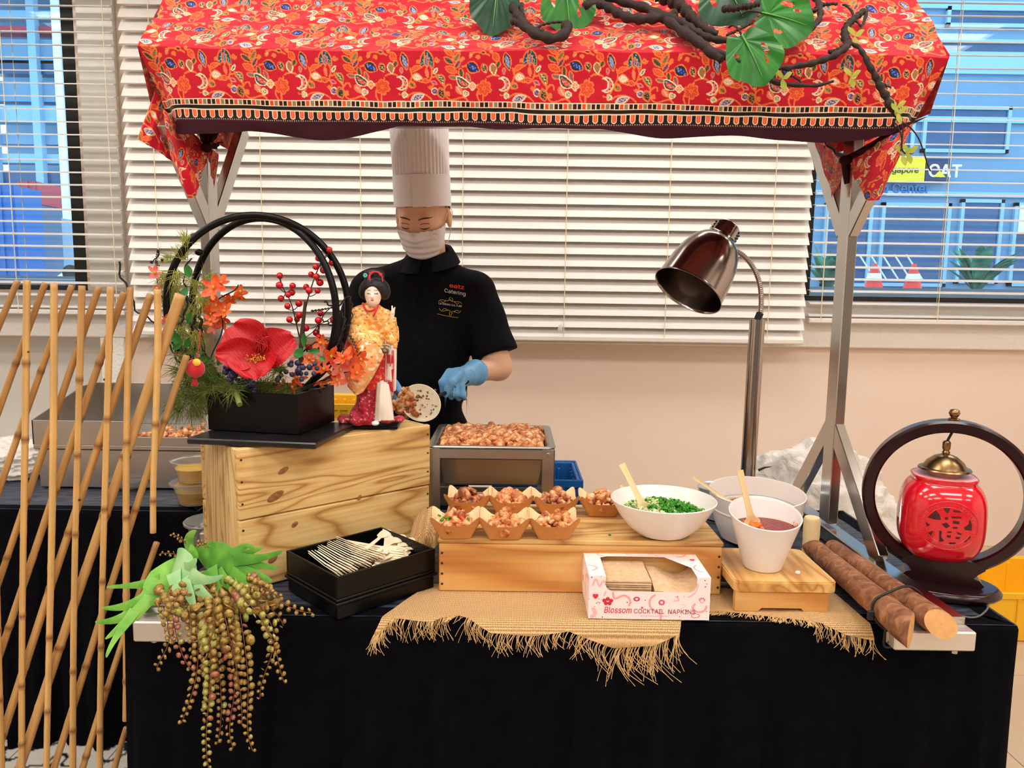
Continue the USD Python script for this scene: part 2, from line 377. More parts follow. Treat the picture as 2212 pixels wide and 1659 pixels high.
# window wall: openings left and right of a solid middle, sill band, recess under the left window
WIN_T, WIN_B = 3.25, P(1900, 652, Y=yw)[2]
xl = P(172, 300, Y=yw)[0]; xr = P(1752, 400, Y=yw)[0]; xcol = P(226, 760, Y=yw)[0]
SILL_T, SILL_B = WIN_B, P(1800, 751, Y=yw - .05)[2]
wl = [box(x0, x1, yw, yw + .2, WIN_T, H), box(xl, xr, yw, yw + .2, SILL_B, WIN_T), box(xcol, x1, yw, yw + .2, 0, SILL_B), 
      box(x0, xl, yw + .002, yw + .2, SILL_B, WIN_B), box(xr, x1, yw + .002, yw + .2, SILL_B, WIN_B), box(x0, xcol, yw + .2, yw + .22, SILL_B - .02, SILL_B)]
struct('wall_back', join(wl), M['beige_wall'])
struct('wall_recess', box(x0, xcol, yw + .221, yw + .4, 0, SILL_B), M['white_paint'], label='pale grey wall recess under the left window')
struct('trim_1', join(cbox(x0, x1, yw - .05, yw + .01, SILL_B, SILL_T - .03, .006), cbox(xcol, P(278, 760, Y=yw)[0], yw - .045, yw, 0, SILL_B, .006)), M['stucco'], label='white stucco sill band under the blinds with a pillar below it')
struct('trim_2', cbox(xl + .03, P(262, 300, Y=yw)[0], yw - .03, yw, SILL_T, WIN_T, .004), M['white_paint'], label='white painted upright between left window and middle blind')
def window(n, xa, xb, dark_side):
    th = Thing(f'window_{n}', None, None, (0.5 * (xa + xb), yw + .1, WIN_B), kind='structure')
    put('pane', box(xa, xb, yw + .10, yw + .106, WIN_B + .03, WIN_T), M['window_glass'], th)
    put('frame', join(cbox(xa, xb, yw + .03, yw + .12, WIN_B + .002, WIN_B + .028), cbox(xa, xb, yw + .03, yw + .12, WIN_T - .06, WIN_T - .002)), M['dark_frame'], th)
    xs = xb if dark_side > 0 else xa; w = .082 if dark_side > 0 else .036
    put('gasket', cbox(min(xs, xs - dark_side * w), max(xs, xs - dark_side * w), yw + .02, yw + .12, WIN_B + .03, WIN_T), M['black_rubber'], th)
    s = P(2000, 640, Y=yw + .11)[2]
    put('ledge', cbox(xa + .002, xb - .002, yw + .122, yw + .24, WIN_B + .01, WIN_B + .065), M['alu_frame'], th)
window(1, x0, xl, 1); window(2, xr, x1, -1)

# ------------------------------------------------------------------ blinds: every slat a part
def blind(name, label, xa, xb, yb, z_bot, z_top, pitch, tilt, width, cords, rail=True, zoff=0.0):
    th = Thing(name, label, 'window blind', (0.5 * (xa + xb), yb, z_bot))
    n = int((z_top - z_bot) / pitch); ct, st = math.cos(tilt), math.sin(tilt)
    pr = [(-.5, 0), (-.25, .0022), (0, .003), (.25, .0022), (.5, 0)]
    for k in range(n):
        z = z_bot + (k + .62) * pitch + zoff
        top = [(s * width * ct - .0 , s * width * st, h) for s, h in pr]
        prof = [(a - h * st, b + h * ct) for a, b, h in top] + [(a - (h - .0035) * st, b + (h - .0035) * ct) for a, b, h in top[::-1]]
        m = len(prof); L = np.array([[xa, yb + a, z + b] for a, b in prof]); R = L + V(xb - xa, 0, 0)
        f = [[i, (i + 1) % m, m + (i + 1) % m, m + i] for i in range(m)]
        f = np.vstack([tris(np.array(f)), [[i, i + 1, m - 1 - i] for i in range(4)], [[i + 1, m - 2 - i, m - 1 - i] for i in range(4)]] + [[[m + i + 1, m + i, 2 * m - 1 - i] for i in range(4)], [[2 * m - 2 - i, m + i + 1, 2 * m - 1 - i] for i in range(4)]])
        put('slat', (np.vstack([L, R]), f), M['blind_white'], th)
    put('bottom_rail', cbox(xa, xb, yb - .03, yb + .03, z_bot - .004, z_bot + .022, .004), M['blind_white'], th)
    put('head_rail', cbox(xa, xb, yb - .03, yb + .035, z_top, z_top + .06, .004), M['blind_white'], th)
    for c in cords:
        fr = yb - width * .5 * ct - .004
        put('cord', join(tube([(c, fr, z_bot), (c, fr, z_top)], .0022, 6), tube([(c + .022, yb + width * .5 * ct + .004, z_bot), (c + .022, yb + width * .5 * ct + .004, z_top)], .002, 6)), M['cord_cream'], th)
    return th
YB = yw - .14
cl = [P(x, 500, Y=YB)[0] for x in (345, 570, 782, 1000, 1222, 1442, 1666)]
BC = P(1400, 737, Y=YB - .01)[2]
blind('window_blind', 'wide white slatted blind closed across the wall behind the cook', P(266, 200, Y=YB)[0], P(1752, 420, Y=YB)[0], YB, BC, 3.16, .0655, math.radians(57), .084, cl)
lb, rb = P(100, 677, Y=YB + .03)[2], P(2000, 699, Y=YB + .03)[2]
blind('window_blind', 'white blind with open slats over the window at left', x0 + .02, P(247, 300, Y=YB)[0], YB + .04, lb, 3.16, .0655, math.radians(13), .052, [P(x, 300, Y=YB)[0] for x in (12, 232)])
blind('window_blind', 'white blind with open slats over the window at right', P(1742, 690, Y=YB)[0] + .02, x1 - .02, YB + .04, rb, 3.16, .0655, math.radians(13), .052, [P(x, 300, Y=YB)[0] for x in (1800, 2060)])
pbr('clear_plastic_knob', (250, 246, 235), 0.1, transmission_weight=0.5)
kp = P(1210, 710, Y=YB - .06)
put('cord_tassel', lathe([(.001, -.02), (.012, -.018), (.014, 0), (.006, .02), (.001, .022)], 14, kp), M['clear_plastic_knob'], None, smooth=True, label='small clear cord tassel hanging at the foot of the middle blind', cat='tassel')

# ------------------------------------------------------------------ outdoors, seen through the slats
GZ = 1.50
pbr('asphalt', (120, 128, 138), 0.9, bump=.3, bscale=12)
pbr('facade_blue', (112, 148, 176), 0.6, var=.08, vscale=1.2)
pbr('facade_dark', (38, 82, 124), 0.2, var=.25, vscale=2.0)
pbr('facade_light', (150, 190, 214), 0.6)
pbr('sign_yellow', (252, 226, 24), 0.5)
pbr('sign_navy', (16, 44, 86), 0.5)
pbr('sign_white', (250, 250, 250), 0.5)
pbr('sign_black', (26, 26, 26), 0.5)
pbr('sign_blue', (36, 110, 170), 0.5)
pbr('cone_red', (238, 60, 50), 0.5)
pbr('steel_roof', (112, 150, 178), 0.5)
pbr('container_red', (196, 64, 70), 0.6); pbr('container_blue', (40, 104, 172), 0.6); pbr('container_grey', (150, 172, 190), 0.6)
pbr('car_white', (235, 238, 240), 0.25)
leafy('hedge_green', (40, 110, 90), (110, 170, 130), .6, 8)
struct('ground_outside', box(-14, 16, yw + .6, 40, GZ - .2, GZ), M['asphalt'])
FY = 11.0
def fp(x, y, d=0.0): return P(x, y, Y=FY - d)
xa = fp(1700, 300)[0]; xb = fp(2330, 300)[0] + 1
bld = Thing('training_building', 'blue office building with a yellow sign seen through the right window', 'building', (0.5 * (xa + xb), FY, GZ))
put('wall', join(box(xa, xb, FY, FY + 2.4, GZ, 9.0)), M['facade_blue'], bld)
for z, h in [(fp(2000, 20)[2], .10), (fp(2000, 160)[2], .30), (fp(2000, 265)[2], .08), (fp(2000, 425)[2], .07)]:
    put('cladding_band', box(xa, xb, FY - .05, FY, z, z + h), M['facade_light'], bld)
def wpane(x0_, y0_, x1_, y1_, m='facade_dark'):
    a, b = fp(x0_, y1_), fp(x1_, y0_)
    fr = put('window', join(box(a[0], b[0], FY - .06, FY - .001, a[2], a[2] + .05), box(a[0], b[0], FY - .06, FY - .001, b[2] - .05, b[2]), box(a[0], a[0] + .05, FY - .06, FY - .001, a[2], b[2]), box(b[0] - .05, b[0], FY - .06, FY - .001, a[2], b[2])), M['facade_light'], bld)
    put('pane', box(a[0] + .05, b[0] - .05, FY - .03, FY - .001, a[2] + .05, b[2] - .05), M[m], fr)
wpane(1986, 232, 2182, 330); wpane(1770, 440, 1884, 618); wpane(1890, 440, 2052, 618); wpane(2058, 432, 2166, 612); wpane(2172, 440, 2300, 618)
wpane(2040, 20, 2300, 60); wpane(1760, 100, 1960, 200); wpane(1980, 90, 2300, 150); wpane(1760, 250, 1975, 330)
sg = put('sign_board', box(fp(1800, 370, .12)[0], fp(1998, 370, .12)[0], FY - .12, FY - .05, fp(1950, 395)[2], fp(1950, 340)[2]), M['sign_yellow'], bld)
sg2 = put('sign_board', box(fp(2000, 370, .12)[0], fp(2052, 370, .12)[0], FY - .12, FY - .05, fp(2026, 394)[2], fp(2026, 346)[2]), M['sign_navy'], bld)
def text(name, s, x, z, y, height, m, parent, depth=.01, bold=False, squeeze=1.0, **k):
    t = meshkit.text_mesh(s, height, depth, bold); v = np.array(t.vertices)
    v = np.stack([x + v[:, 0] * squeeze, y - v[:, 2], z + v[:, 1]], -1)
    return put(name, (v, np.array(t.faces)), m, parent, **k)
w1 = fp(1984, 370, .12)[0]; tm = meshkit.text_mesh('Singapore', .085, .01)
text('lettering', 'Singapore', w1 - tm.bounds[1][0], fp(1950, 376)[2], FY - .121, .085, M['sign_black'], sg)
text('lettering', 'CAT', fp(2003, 375, .12)[0], fp(2026, 382, .12)[2], FY - .121, .17, M['sign_white'], sg2, bold=True)
c3 = fp(2028, 382, .12)
put('triangle', prism([(0, 0), (.17, 0), (.085, .10)], 0, .012) if False else (np.array([[c3[0] - .09, FY - .135, c3[2] - .005], [c3[0] + .09, FY - .135, c3[2] - .005], [c3[0], FY - .135, c3[2] + .085], [c3[0] - .09, FY - .12, c3[2] - .005], [c3[0] + .09, FY - .12, c3[2] - .005], [c3[0], FY - .12, c3[2] + .085]]), np.array([[0, 1, 2], [3, 5, 4], [0, 3, 4], [0, 4, 1], [1, 4, 5], [1, 5, 2], [2, 5, 3], [2, 3, 0]])), M['sign_yellow'], sg2)
tm = meshkit.text_mesh('Training Center', .125, .02, True)
text('lettering', 'Training Center', fp(2003, 415)[0] - tm.bounds[1][0], fp(1950, 417)[2], FY - .03, .125, M['sign_blue'], bld, depth=.03, bold=True)
put('poster', box(fp(2194, 475)[0], fp(2240, 475)[0], FY - .08, FY - .05, fp(2205, 505)[2], fp(2205, 445)[2]), M['sign_white'], bld, label='white poster with blue print on the wall')
put('handrail', join([tube([fp(x, 550, .8), fp(x + 36, 606, .8)], .012, 6) for x in (1856, 1880, 1906, 1932, 1958)]), M['sign_white'], bld)
cone = Thing('traffic_cone', 'red and white traffic cone outside, left one of the two', 'traffic cone', (*P(1887, 618, Y=8.0)[:2], GZ))
hc = .30
put('cone_body', lathe([(.001, 0.02), (.10, .02), (.075, .12), (.055, .2), (.02, hc), (.001, hc)], 20), M['cone_red'], cone, local=True)
put('reflective_band', lathe([(.079, .115), (.083, .118), (.064, .195), (.058, .195)], 20), M['sign_white'], cone, local=True)
put('base', cbox(-.13, .13, -.13, .13, 0, .022), M['cone_red'], cone, local=True)
q = P(1971, 618, Y=8.0); copy_thing(cone, (q[0], q[1], GZ), label='red and white traffic cone outside, right one of the two')
rng = np.random.default_rng(5)
def bush(x, y, w, h, Y, label):
    c = P(x, y, Y=Y); th = Thing('palm_shrub', label, 'shrub', (c[0], c[1], GZ)); s = Y / FPX
    ms = []
    for k in range(26):
        a = rng.uniform(0, 2 * PI); e = rng.uniform(.5, 1.3); L = h * s * rng.uniform(.7, 1.1)
        d = V(math.cos(a) * w / h * .7, math.sin(a) * .5, 1.0 * e); d /= np.linalg.norm(d)
        t = np.linspace(0, 1, 6)[:, None]; pts = V(c[0], c[1], GZ) + t * d * L + t ** 2 * V(0, 0, -.35 * L)
        sd = np.cross(d, V(0, 0, 1)); sd /= np.linalg.norm(sd) + 1e-9
        wd = (.035 * np.sin(np.clip(t, .05, .97) * PI)) * L * 2.4
        ms.append(grid(np.stack([pts - sd * wd, pts + V(0, 0, .01), pts + sd * wd], 1)))
    put('fronds', join(ms), M['hedge_green'], th, smooth=True)
    put('stem', tube([(c[0], c[1], GZ - .0), (c[0], c[1], GZ + .1)], .03, 8), M['hedge_green'], th)
bush(1790, 610, 50, 150, 9.5, 'palm shrub outside by the left edge of the right window'); bush(2110, 615, 70, 160, 9.5, 'palm shrub outside under the dark window of the blue building')
# left window: a roofed loading yard with containers and a white van
LY = 12.0
def lp(x, y, Y=LY): return P(x, y, Y=Y)
hall = Thing('loading_shed', 'blue-grey steel shed behind the left window with beams and columns', 'building', (*lp(90, 400)[:2], GZ))
xa, xb = lp(-260, 300)[0], lp(250, 300)[0]
put('wall', box(xa, xb, LY + 3, LY + 3.2, GZ, 9), M['facade_blue'], hall)
put('roof', box(xa, xb, LY - 1.5, LY + 3, lp(90, 45)[2] + .6, lp(90, 45)[2] + .8), M['steel_roof'], hall)
for y, m, hh in ((28, 'facade_light', .12), (62, 'container_red', .10), (90, 'steel_roof', .35), (135, 'facade_dark', .2), (180, 'steel_roof', .3), (232, 'facade_light', .25), (292, 'steel_roof', .16), (335, 'facade_light', .14), (372, 'facade_dark', .3)):
    z = lp(90, y)[2]; put('beam', box(xa, xb, LY - .1, LY + .1, z - hh, z), M[m], hall)
for x, m in ((2, 'facade_light'), (98, 'facade_light'), (150, 'sign_white')):
    xx = lp(x, 300)[0]; put('column', box(xx - .06, xx + .06, LY - .2, LY - .08, GZ, 8), M[m], hall)
def crate_box(x0_, y0_, x1_, y1_, m, Y, lab):
    a, b = P(x0_, y1_, Y=Y), P(x1_, y0_, Y=Y)
    th = Thing('container', lab, 'container', (0.5 * (a[0] + b[0]), Y, max(a[2], GZ)))
    put('body', box(a[0] + .03, b[0] - .03, Y, Y + .5, max(a[2], GZ), b[2]), M[m], th)
    n = max(3, int((b[0] - a[0]) / .12))
    put('ribs', join([box(a[0] + (k + .3) * (b[0] - a[0]) / n, a[0] + (k + .6) * (b[0] - a[0]) / n, Y - .02, Y, max(a[2], GZ), b[2]) for k in range(n)]), M[m], th)
for i, (bx, m, lab) in enumerate([((-20, 400, 36, 615), 'container_blue', 'blue stacked container at the far left outside'), ((38, 392, 84, 440), 'container_red', 'red container on top of the dark stack outside'), ((38, 441, 84, 615), 'facade_dark', 'dark blue container below the red one outside'),
                                  ((88, 470, 130, 615), 'container_grey', 'grey container in the middle of the yard outside'), ((132, 480, 158, 540), 'container_red', 'red container stacked at right of the yard outside'), ((132, 541, 178, 615), 'container_blue', 'blue container beneath the red one at right outside')]):
    crate_box(*bx, m, (8.9, 9.5, 9.5, 10.1, 10.7, 10.7)[i], lab)
van = Thing('van', 'white van parked outside the left window', 'van', (*P(160, 615, Y=8.5)[:2], GZ)); a, b = P(124, 612, Y=8.5), P(205, 586, Y=8.5)
put('body', hull([(a[0], 8.5, GZ + .05), (b[0] + .5, 8.5, GZ + .05), (a[0], 9.6, GZ + .05), (b[0] + .5, 9.6, GZ + .05), (a[0] + .06, 8.55, b[2]), (b[0] + .5, 8.55, b[2] + .1), (a[0] + .06, 9.5, b[2]), (b[0] + .5, 9.5, b[2] + .1)]), M['car_white'], van)
put('wheel', xf(lathe([(.001, -.05), (.09, -.05), (.09, .05), (.001, .05)], 18), rotm([1, 0, 0], PI / 2), (a[0] + .18, 8.5, GZ + .09)), M['black_rubber'], van)
put('wheel', xf(lathe([(.001, -.05), (.09, -.05), (.09, .05), (.001, .05)], 18), rotm([1, 0, 0], PI / 2), (b[0] + .2, 8.5, GZ + .09)), M['black_rubber'], van)
# ceiling lamps (above the picture, seen only as reflections)
pbr('lamp_frame', (235, 235, 232), .5)
_mk('diffuser', {'e': ('emission', {'color': lin((255, 248, 236)), 'strength': 6.0})}, [], surface='e.emission')
for i, (x, y) in enumerate(PANELS):
    th = Thing('ceiling_light', 'recessed rectangular ceiling light panel above the stall', 'ceiling light', (x, y, H - .05), group='ceiling light panels')
    put('diffuser', box(x - .58, x + .58, y - .28, y + .28, H - .03, H - .02), M['diffuser'], th)
    put('frame', join(box(x - .6, x - .58, y - .3, y + .3, H - .04, H), box(x + .58, x + .6, y - .3, y + .3, H - .04, H), box(x - .58, x + .58, y - .3, y - .28, H - .04, H), box(x - .58, x + .58, y + .28, y + .3, H - .04, H)), M['lamp_frame'], th)
# ------------------------------------------------------------------ tables
TZ = 0.76
TX0, TX1, TY0, TY1 = -0.80, 1.065, 1.469, 2.30
pbr('table_leg', (60, 60, 64), .4, metal=.8)
def skirted_table(name, label, x0, x1, y0, y1, zt, front_m, folds, seed, drop=0.0):
    th = Thing(name, label, 'table', (0.5 * (x0 + x1), 0.5 * (y0 + y1), 0))
    put('tabletop', cbox(x0 + .02, x1 - .02, y0 + .02, y1 - .02, zt - .035, zt - .006), M['table_leg'], th)
    for a in (x0 + .1, x1 - .1):
        for b in (y0 + .1, y1 - .1): put('leg', tube([(a, b, 0), (a, b, zt - .035)], .016, 10), M['table_leg'], th)
    # cloth: rounded rim and pleated fall to the floor
    n = 520; per = [(x0, y1), (x0, y0), (x1, y0), (x1, y1), (x0, y1)]
    seg = np.array(per, float); d = np.r_[0, np.cumsum(np.linalg.norm(np.diff(seg, axis=0), axis=1))]
    s = np.linspace(0, d[-1], n); px = np.interp(s, d, seg[:, 0]); py = np.interp(s, d, seg[:, 1])
    nrm = np.stack([np.where(np.abs(px - x0) < 1e-6, -1.0, np.where(np.abs(px - x1) < 1e-6, 1.0, 0)), np.where(np.abs(py - y0) < 1e-6, -1.0, np.where(np.abs(py - y1) < 1e-6, 1.0, 0))], 1)
    ker = np.hanning(13); ker /= ker.sum()
    nrm = np.stack([np.convolve(np.pad(nrm[:, k], 6, 'wrap'), ker, 'valid') for k in (0, 1)], 1)
    r = np.random.default_rng(seed); ph = np.cumsum(1 + .5 * r.normal(size=n)); ph = ph / ph[-1] * folds * 2 * PI
    fold = np.sin(ph) * .6 + .4 * np.sin(ph * 2.3 + 1)
    rows = []
    inset = [.05, .012, .004, 0, 0]; zz = [zt, zt, zt - .003, zt - .010, zt - .02] 
    for o, z in zip(inset, zz): rows.append(np.stack([px - nrm[:, 0] * o, py - nrm[:, 1] * o, np.full(n, z)], 1))
    for t in np.linspace(.06, 1, 14):
        amp = .022 * min(1, t * 1.6) + .012 * t; o = amp * (fold + .9) + .004 * np.sin(s * 9 + t * 3) * t
        rows.append(np.stack([px + nrm[:, 0] * o, py + nrm[:, 1] * o, np.full(n, (zt - .02) * (1 - t) + (.004 + drop) * t)], 1))
    put('cloth_skirt', grid(np.array(rows), flip=True), M[front_m], th, smooth=True)
    # top of the cloth with soft wrinkles
    gx, gy = np.meshgrid(np.linspace(x0 + .004, x1 - .004, 90), np.linspace(y0 + .004, y1 - .004, 50), indexing='ij')
    e = np.minimum(np.minimum(gx - x0, x1 - gx), np.minimum(gy - y0, y1 - gy))
    z = zt - .0005 - .0025 * meshkit.fbm(np.stack([gx * 7, gy * 14, 0 * gx], -1), 3, seed) * (e > .02)
    put('cloth_top', grid(np.stack([gx, gy, z], -1), flip=True), M['black_damask'], th, smooth=True)
    return th
skirted_table('stall_table', 'long table under a pleated black cloth carrying the food stall', TX0, TX1, TY0, TY1, TZ, 'black_cloth', 34, 3)
T2Y0, T2Y1, T2Z = 2.20, 3.0, .755
skirted_table('griddle_table', 'black-draped table behind the bamboo fence carrying the steel griddle', -2.75, -.955, T2Y0, T2Y1, T2Z, 'black_cloth', 26, 8)

# ------------------------------------------------------------------ steel canopy stand
def bar(a, b, w, h, side=(0, 1, 0), bev=.002):
    """rectangular steel tube from a to b; w across, h along 'side'"""
    a, b = np.asarray(a, float), np.asarray(b, float); d = b - a; L = np.linalg.norm(d); d /= L
    s = np.asarray(side, float); s = s - (s @ d) * d; s /= np.linalg.norm(s); u = np.cross(d, s)
    v, f = cbox(-w / 2, w / 2, -h / 2, h / 2, 0, L, bev)
    return a + v[:, :1] * u + v[:, 1:2] * s + v[:, 2:] * d, f
pbr('bar_metal', (226, 224, 220), .30, metal=.75)
stand = Thing('canopy_stand', 'stainless steel canopy stand with forked posts on the table', 'canopy stand', (0.04, 1.98, TZ))
jr = P(1840, 470, Y=2.02); br = P(1786, 1165, Z=TZ + .02); jl = P(446, 500, Y=2.08); 
XR, XL = 0.893, -.845
YR, YL = 2.02, 2.09
TW, TH = .027, .062
ZJ = 1.64
ends = {}
for nm, X, Yc, jx in (('r', XR, YR, 0), ('l', XL, YL, 0)):
    top = 2.16
    put('post', bar((X, Yc, TZ + .05), (X, Yc, top), TW, TH), M['steel'], stand)
    put('fork_arm', bar((X, Yc - .02, ZJ - .03), (X, Yc - .245, ZJ + .195), TW - .002, .05), M['steel'], stand)
    put('fork_arm', bar((X, Yc + .02, ZJ - .03), (X, Yc + .285, ZJ + .285), TW - .002, .05), M['steel'], stand)
    zb = P(1815, 925, Y=YR)[2]
    fx, fyy = (X, Yc - .30) if nm == 'r' else (X + .125, Yc - .205)
    put('brace', bar((X, Yc - .015, zb), (fx, fyy, TZ + .045), TW - .002, .05), M['steel'], stand)
    put('brace', bar((X, Yc + .015, zb), (X, min(Yc + .25, TY1 - .03), TZ + .045), TW - .002, .05), M['steel'], stand)
put('foot_beam', cbox(XR - .022, XR + .022, TY0 - .055, TY1 - .02, TZ + .001, TZ + .042), M['steel'], stand)
fl0 = P(303, 1340, Y=TY0 - .06)
put('foot_beam', cbox(fl0[0] + .003, fl0[0] + .047, TY0 - .055, TY0 + .10, TZ + .001, TZ + .042), M['steel'], stand)
put('foot_beam', cbox(XL - .022 + .06, XL + .022 + .06, 1.86, TY1 - .02, TZ + .001, TZ + .042), M['steel'], stand)
put('foot_plate', cbox(XL - .03, XL + .09, YL - .04, YL + .04, TZ + .0425, TZ + .05), M['steel'], stand)
q = P(1926, 1345, Y=TY0 - .075)
put('front_crossbar', cbox(q[0], XR + .022, TY0 - .092, TY0 - .056, TZ - .012, TZ + .028), M['bar_metal'], stand)
put('front_crossbar', cbox(fl0[0], fl0[0] + .15, TY0 - .092, TY0 - .056, TZ - .016, TZ + .026), M['bar_metal'], stand)
for x in (fl0[0] + .035, XR - .01): put('bolt', lathe([(.001, -.012), (.007, -.010), (.007, 0), (.001, 0)], 12, (x, TY0 - .075, TZ - .012)), M['steel'], stand)
EV = [(-.875, 1.79, 1.985), (.952, 1.705, 1.965)]          # ends of the front eave rail
RG = [(-.875, 2.10, 2.33), (.952, 2.03, 2.31)]
put('eave_rail', bar(V(*EV[0]) + V(.07, .045, -.02), V(*EV[1]) + V(-.07, .045, -.02), .03, .03, (0, 0, 1)), M['steel'], stand)
put('eave_rail', bar((XL + .03, 2.38, 1.95), (XR - .01, 2.32, 1.95), .03, .03, (0, 0, 1)), M['steel'], stand)
put('ridge_rail', bar(V(*RG[0]) + V(.02, 0, -.035), V(*RG[1]) + V(-.02, 0, -.035), .03, .03, (0, 0, 1)), M['steel'], stand)
for X, e, g, yb in ((XL + .03, EV[0], RG[0], 2.38), (XR, EV[1], RG[1], 2.32)):
    put('rafter', bar((X, e[1] + .045, e[2] - .02), (X, g[1], g[2] - .05), TW, .03), M['steel'], stand)
    put('rafter', bar((X, yb - .02, 1.95), (X, g[1], g[2] - .05), TW, .03), M['steel'], stand)
# ------------------------------------------------------------------ batik print, worked out on one repeat of the cloth (flat print, in the cloth's own coordinates)
TN = 520
_u, _v = np.meshgrid((np.arange(TN) + .5) / TN, (np.arange(TN) + .5) / TN, indexing='ij')
C = {k: lin(c) for k, c in dict(red=(200, 14, 42), red2=(212, 24, 46), cream=(250, 222, 182), orange=(244, 124, 62), rust=(226, 74, 44), green=(84, 92, 62), dark=(34, 40, 40), teal=(22, 70, 84), aqua=(140, 196, 196), blue=(34, 52, 150), sky=(150, 170, 214),
                                plum=(118, 70, 118), olive=(150, 128, 78), pink=(244, 120, 112), white=(240, 232, 214), wine=(62, 8, 24), black=(22, 14, 16), grey=(140, 128, 104)).items()}
TILE = np.empty((TN, TN, 3)); TILE[:] = C['red']
def _loc(cx, cy, ang=0.0, sc=1.0):
    dx = (_u - cx + .5) % 1 - .5; dy = (_v - cy + .5) % 1 - .5; c, s = math.cos(ang), math.sin(ang)
    return (dx * c + dy * s) / sc, (-dx * s + dy * c) / sc
def _fill(mask, c): TILE[mask] = C[c]
LW = .0062
def leaf(cx, cy, L, W, ang, fill, line='orange', inner=None, vein=None, curve=0.0):
    x, y = _loc(cx, cy, math.radians(ang)); y = y - curve * (x / L) ** 2 * W
    f = np.abs(y) - W * (1 - (x / L) ** 2) * (1 - .25 * x / L)
    ok = np.abs(x) < L * 1.15
    _fill((f < 0) & ok, fill)
    if inner: _fill((np.abs(y) < W * .55 * (1 - (x / (L * .75)) ** 2)) & (np.abs(x) < L * .75), inner)
    if vein: _fill((np.abs(y - .25 * W * np.sin(x / L * 14)) < LW * .6) & (np.abs(x) < L * .7) & (f < 0), vein)
    _fill((np.abs(f) < LW) & (np.abs(x) < L * 1.02), line)
def tulip(cx, cy, s, ang=0, fill='teal', line='orange', inner='aqua'):
    for a, ox in ((-26, -.5), (26, .5)): leaf(cx + ox * s * .55 * math.cos(math.radians(ang)), cy + ox * s * .55 * math.sin(math.radians(ang)), s, s * .42, ang + 90 - a * 1.0, fill, line, None, inner)
    leaf(cx, cy + s * .25, s * .62, s * .26, ang + 90, 'plum', line, None, inner)
def bloom(cx, cy, s, n=5, fill='rust', line='orange', half=False, ang=0):
    x, y = _loc(cx, cy, math.radians(ang)); r = np.hypot(x, y); th = np.arctan2(y, x); R = s * (.72 + .28 * np.abs(np.cos(th * n / 2)))
    ok = (th < .2) if half else np.ones_like(x, bool)
    _fill((r < R) & ok, fill); _fill((np.abs(r - R) < LW) & ok, line); _fill((np.abs(np.sin(th * n / 2)) * r < LW * .8) & (r < R) & ok, line); _fill(r < s * .25, line); _fill(r < s * .14, fill)
def stroke(pts, c='orange', w=LW * .7):
    w += .0035; k = int(w * TN) + 2; o = np.arange(-k, k + 1)
    for q in spline(pts, 60):
        i, j = int(q[0] * TN), int(q[1] * TN); d = np.hypot(((i + o) + .5 - q[0] * TN)[:, None], ((j + o) + .5 - q[1] * TN)[None]) < w * TN
        a, b = np.nonzero(d); TILE[(i + o[a]) % TN, (j + o[b]) % TN] = C[c]
def curl(cx, cy, s, a0=0, turns=1.2, c='orange'):
    t = np.linspace(0, turns * 2 * PI, 14); r = s * (1 - t / t[-1] * .8); stroke(np.stack([cx + r * np.cos(t + a0), cy + r * np.sin(t + a0)], 1), c)
def crescent(cx, cy, s, ang):
    x, y = _loc(cx, cy, math.radians(ang)); r = np.hypot(x, y); r2 = np.hypot(x + s * .55, y); m = (r < s) & (r2 > s * .85)
    _fill(m, 'pink'); th = np.arctan2(y, x); _fill(m & (np.sin(th * 9) > .35) & (r > s * .72), 'black'); _fill((np.abs(r - s) < LW) & (r2 > s * .8), 'cream'); _fill((np.abs(r2 - s * .85) < LW) & (r < s), 'cream')
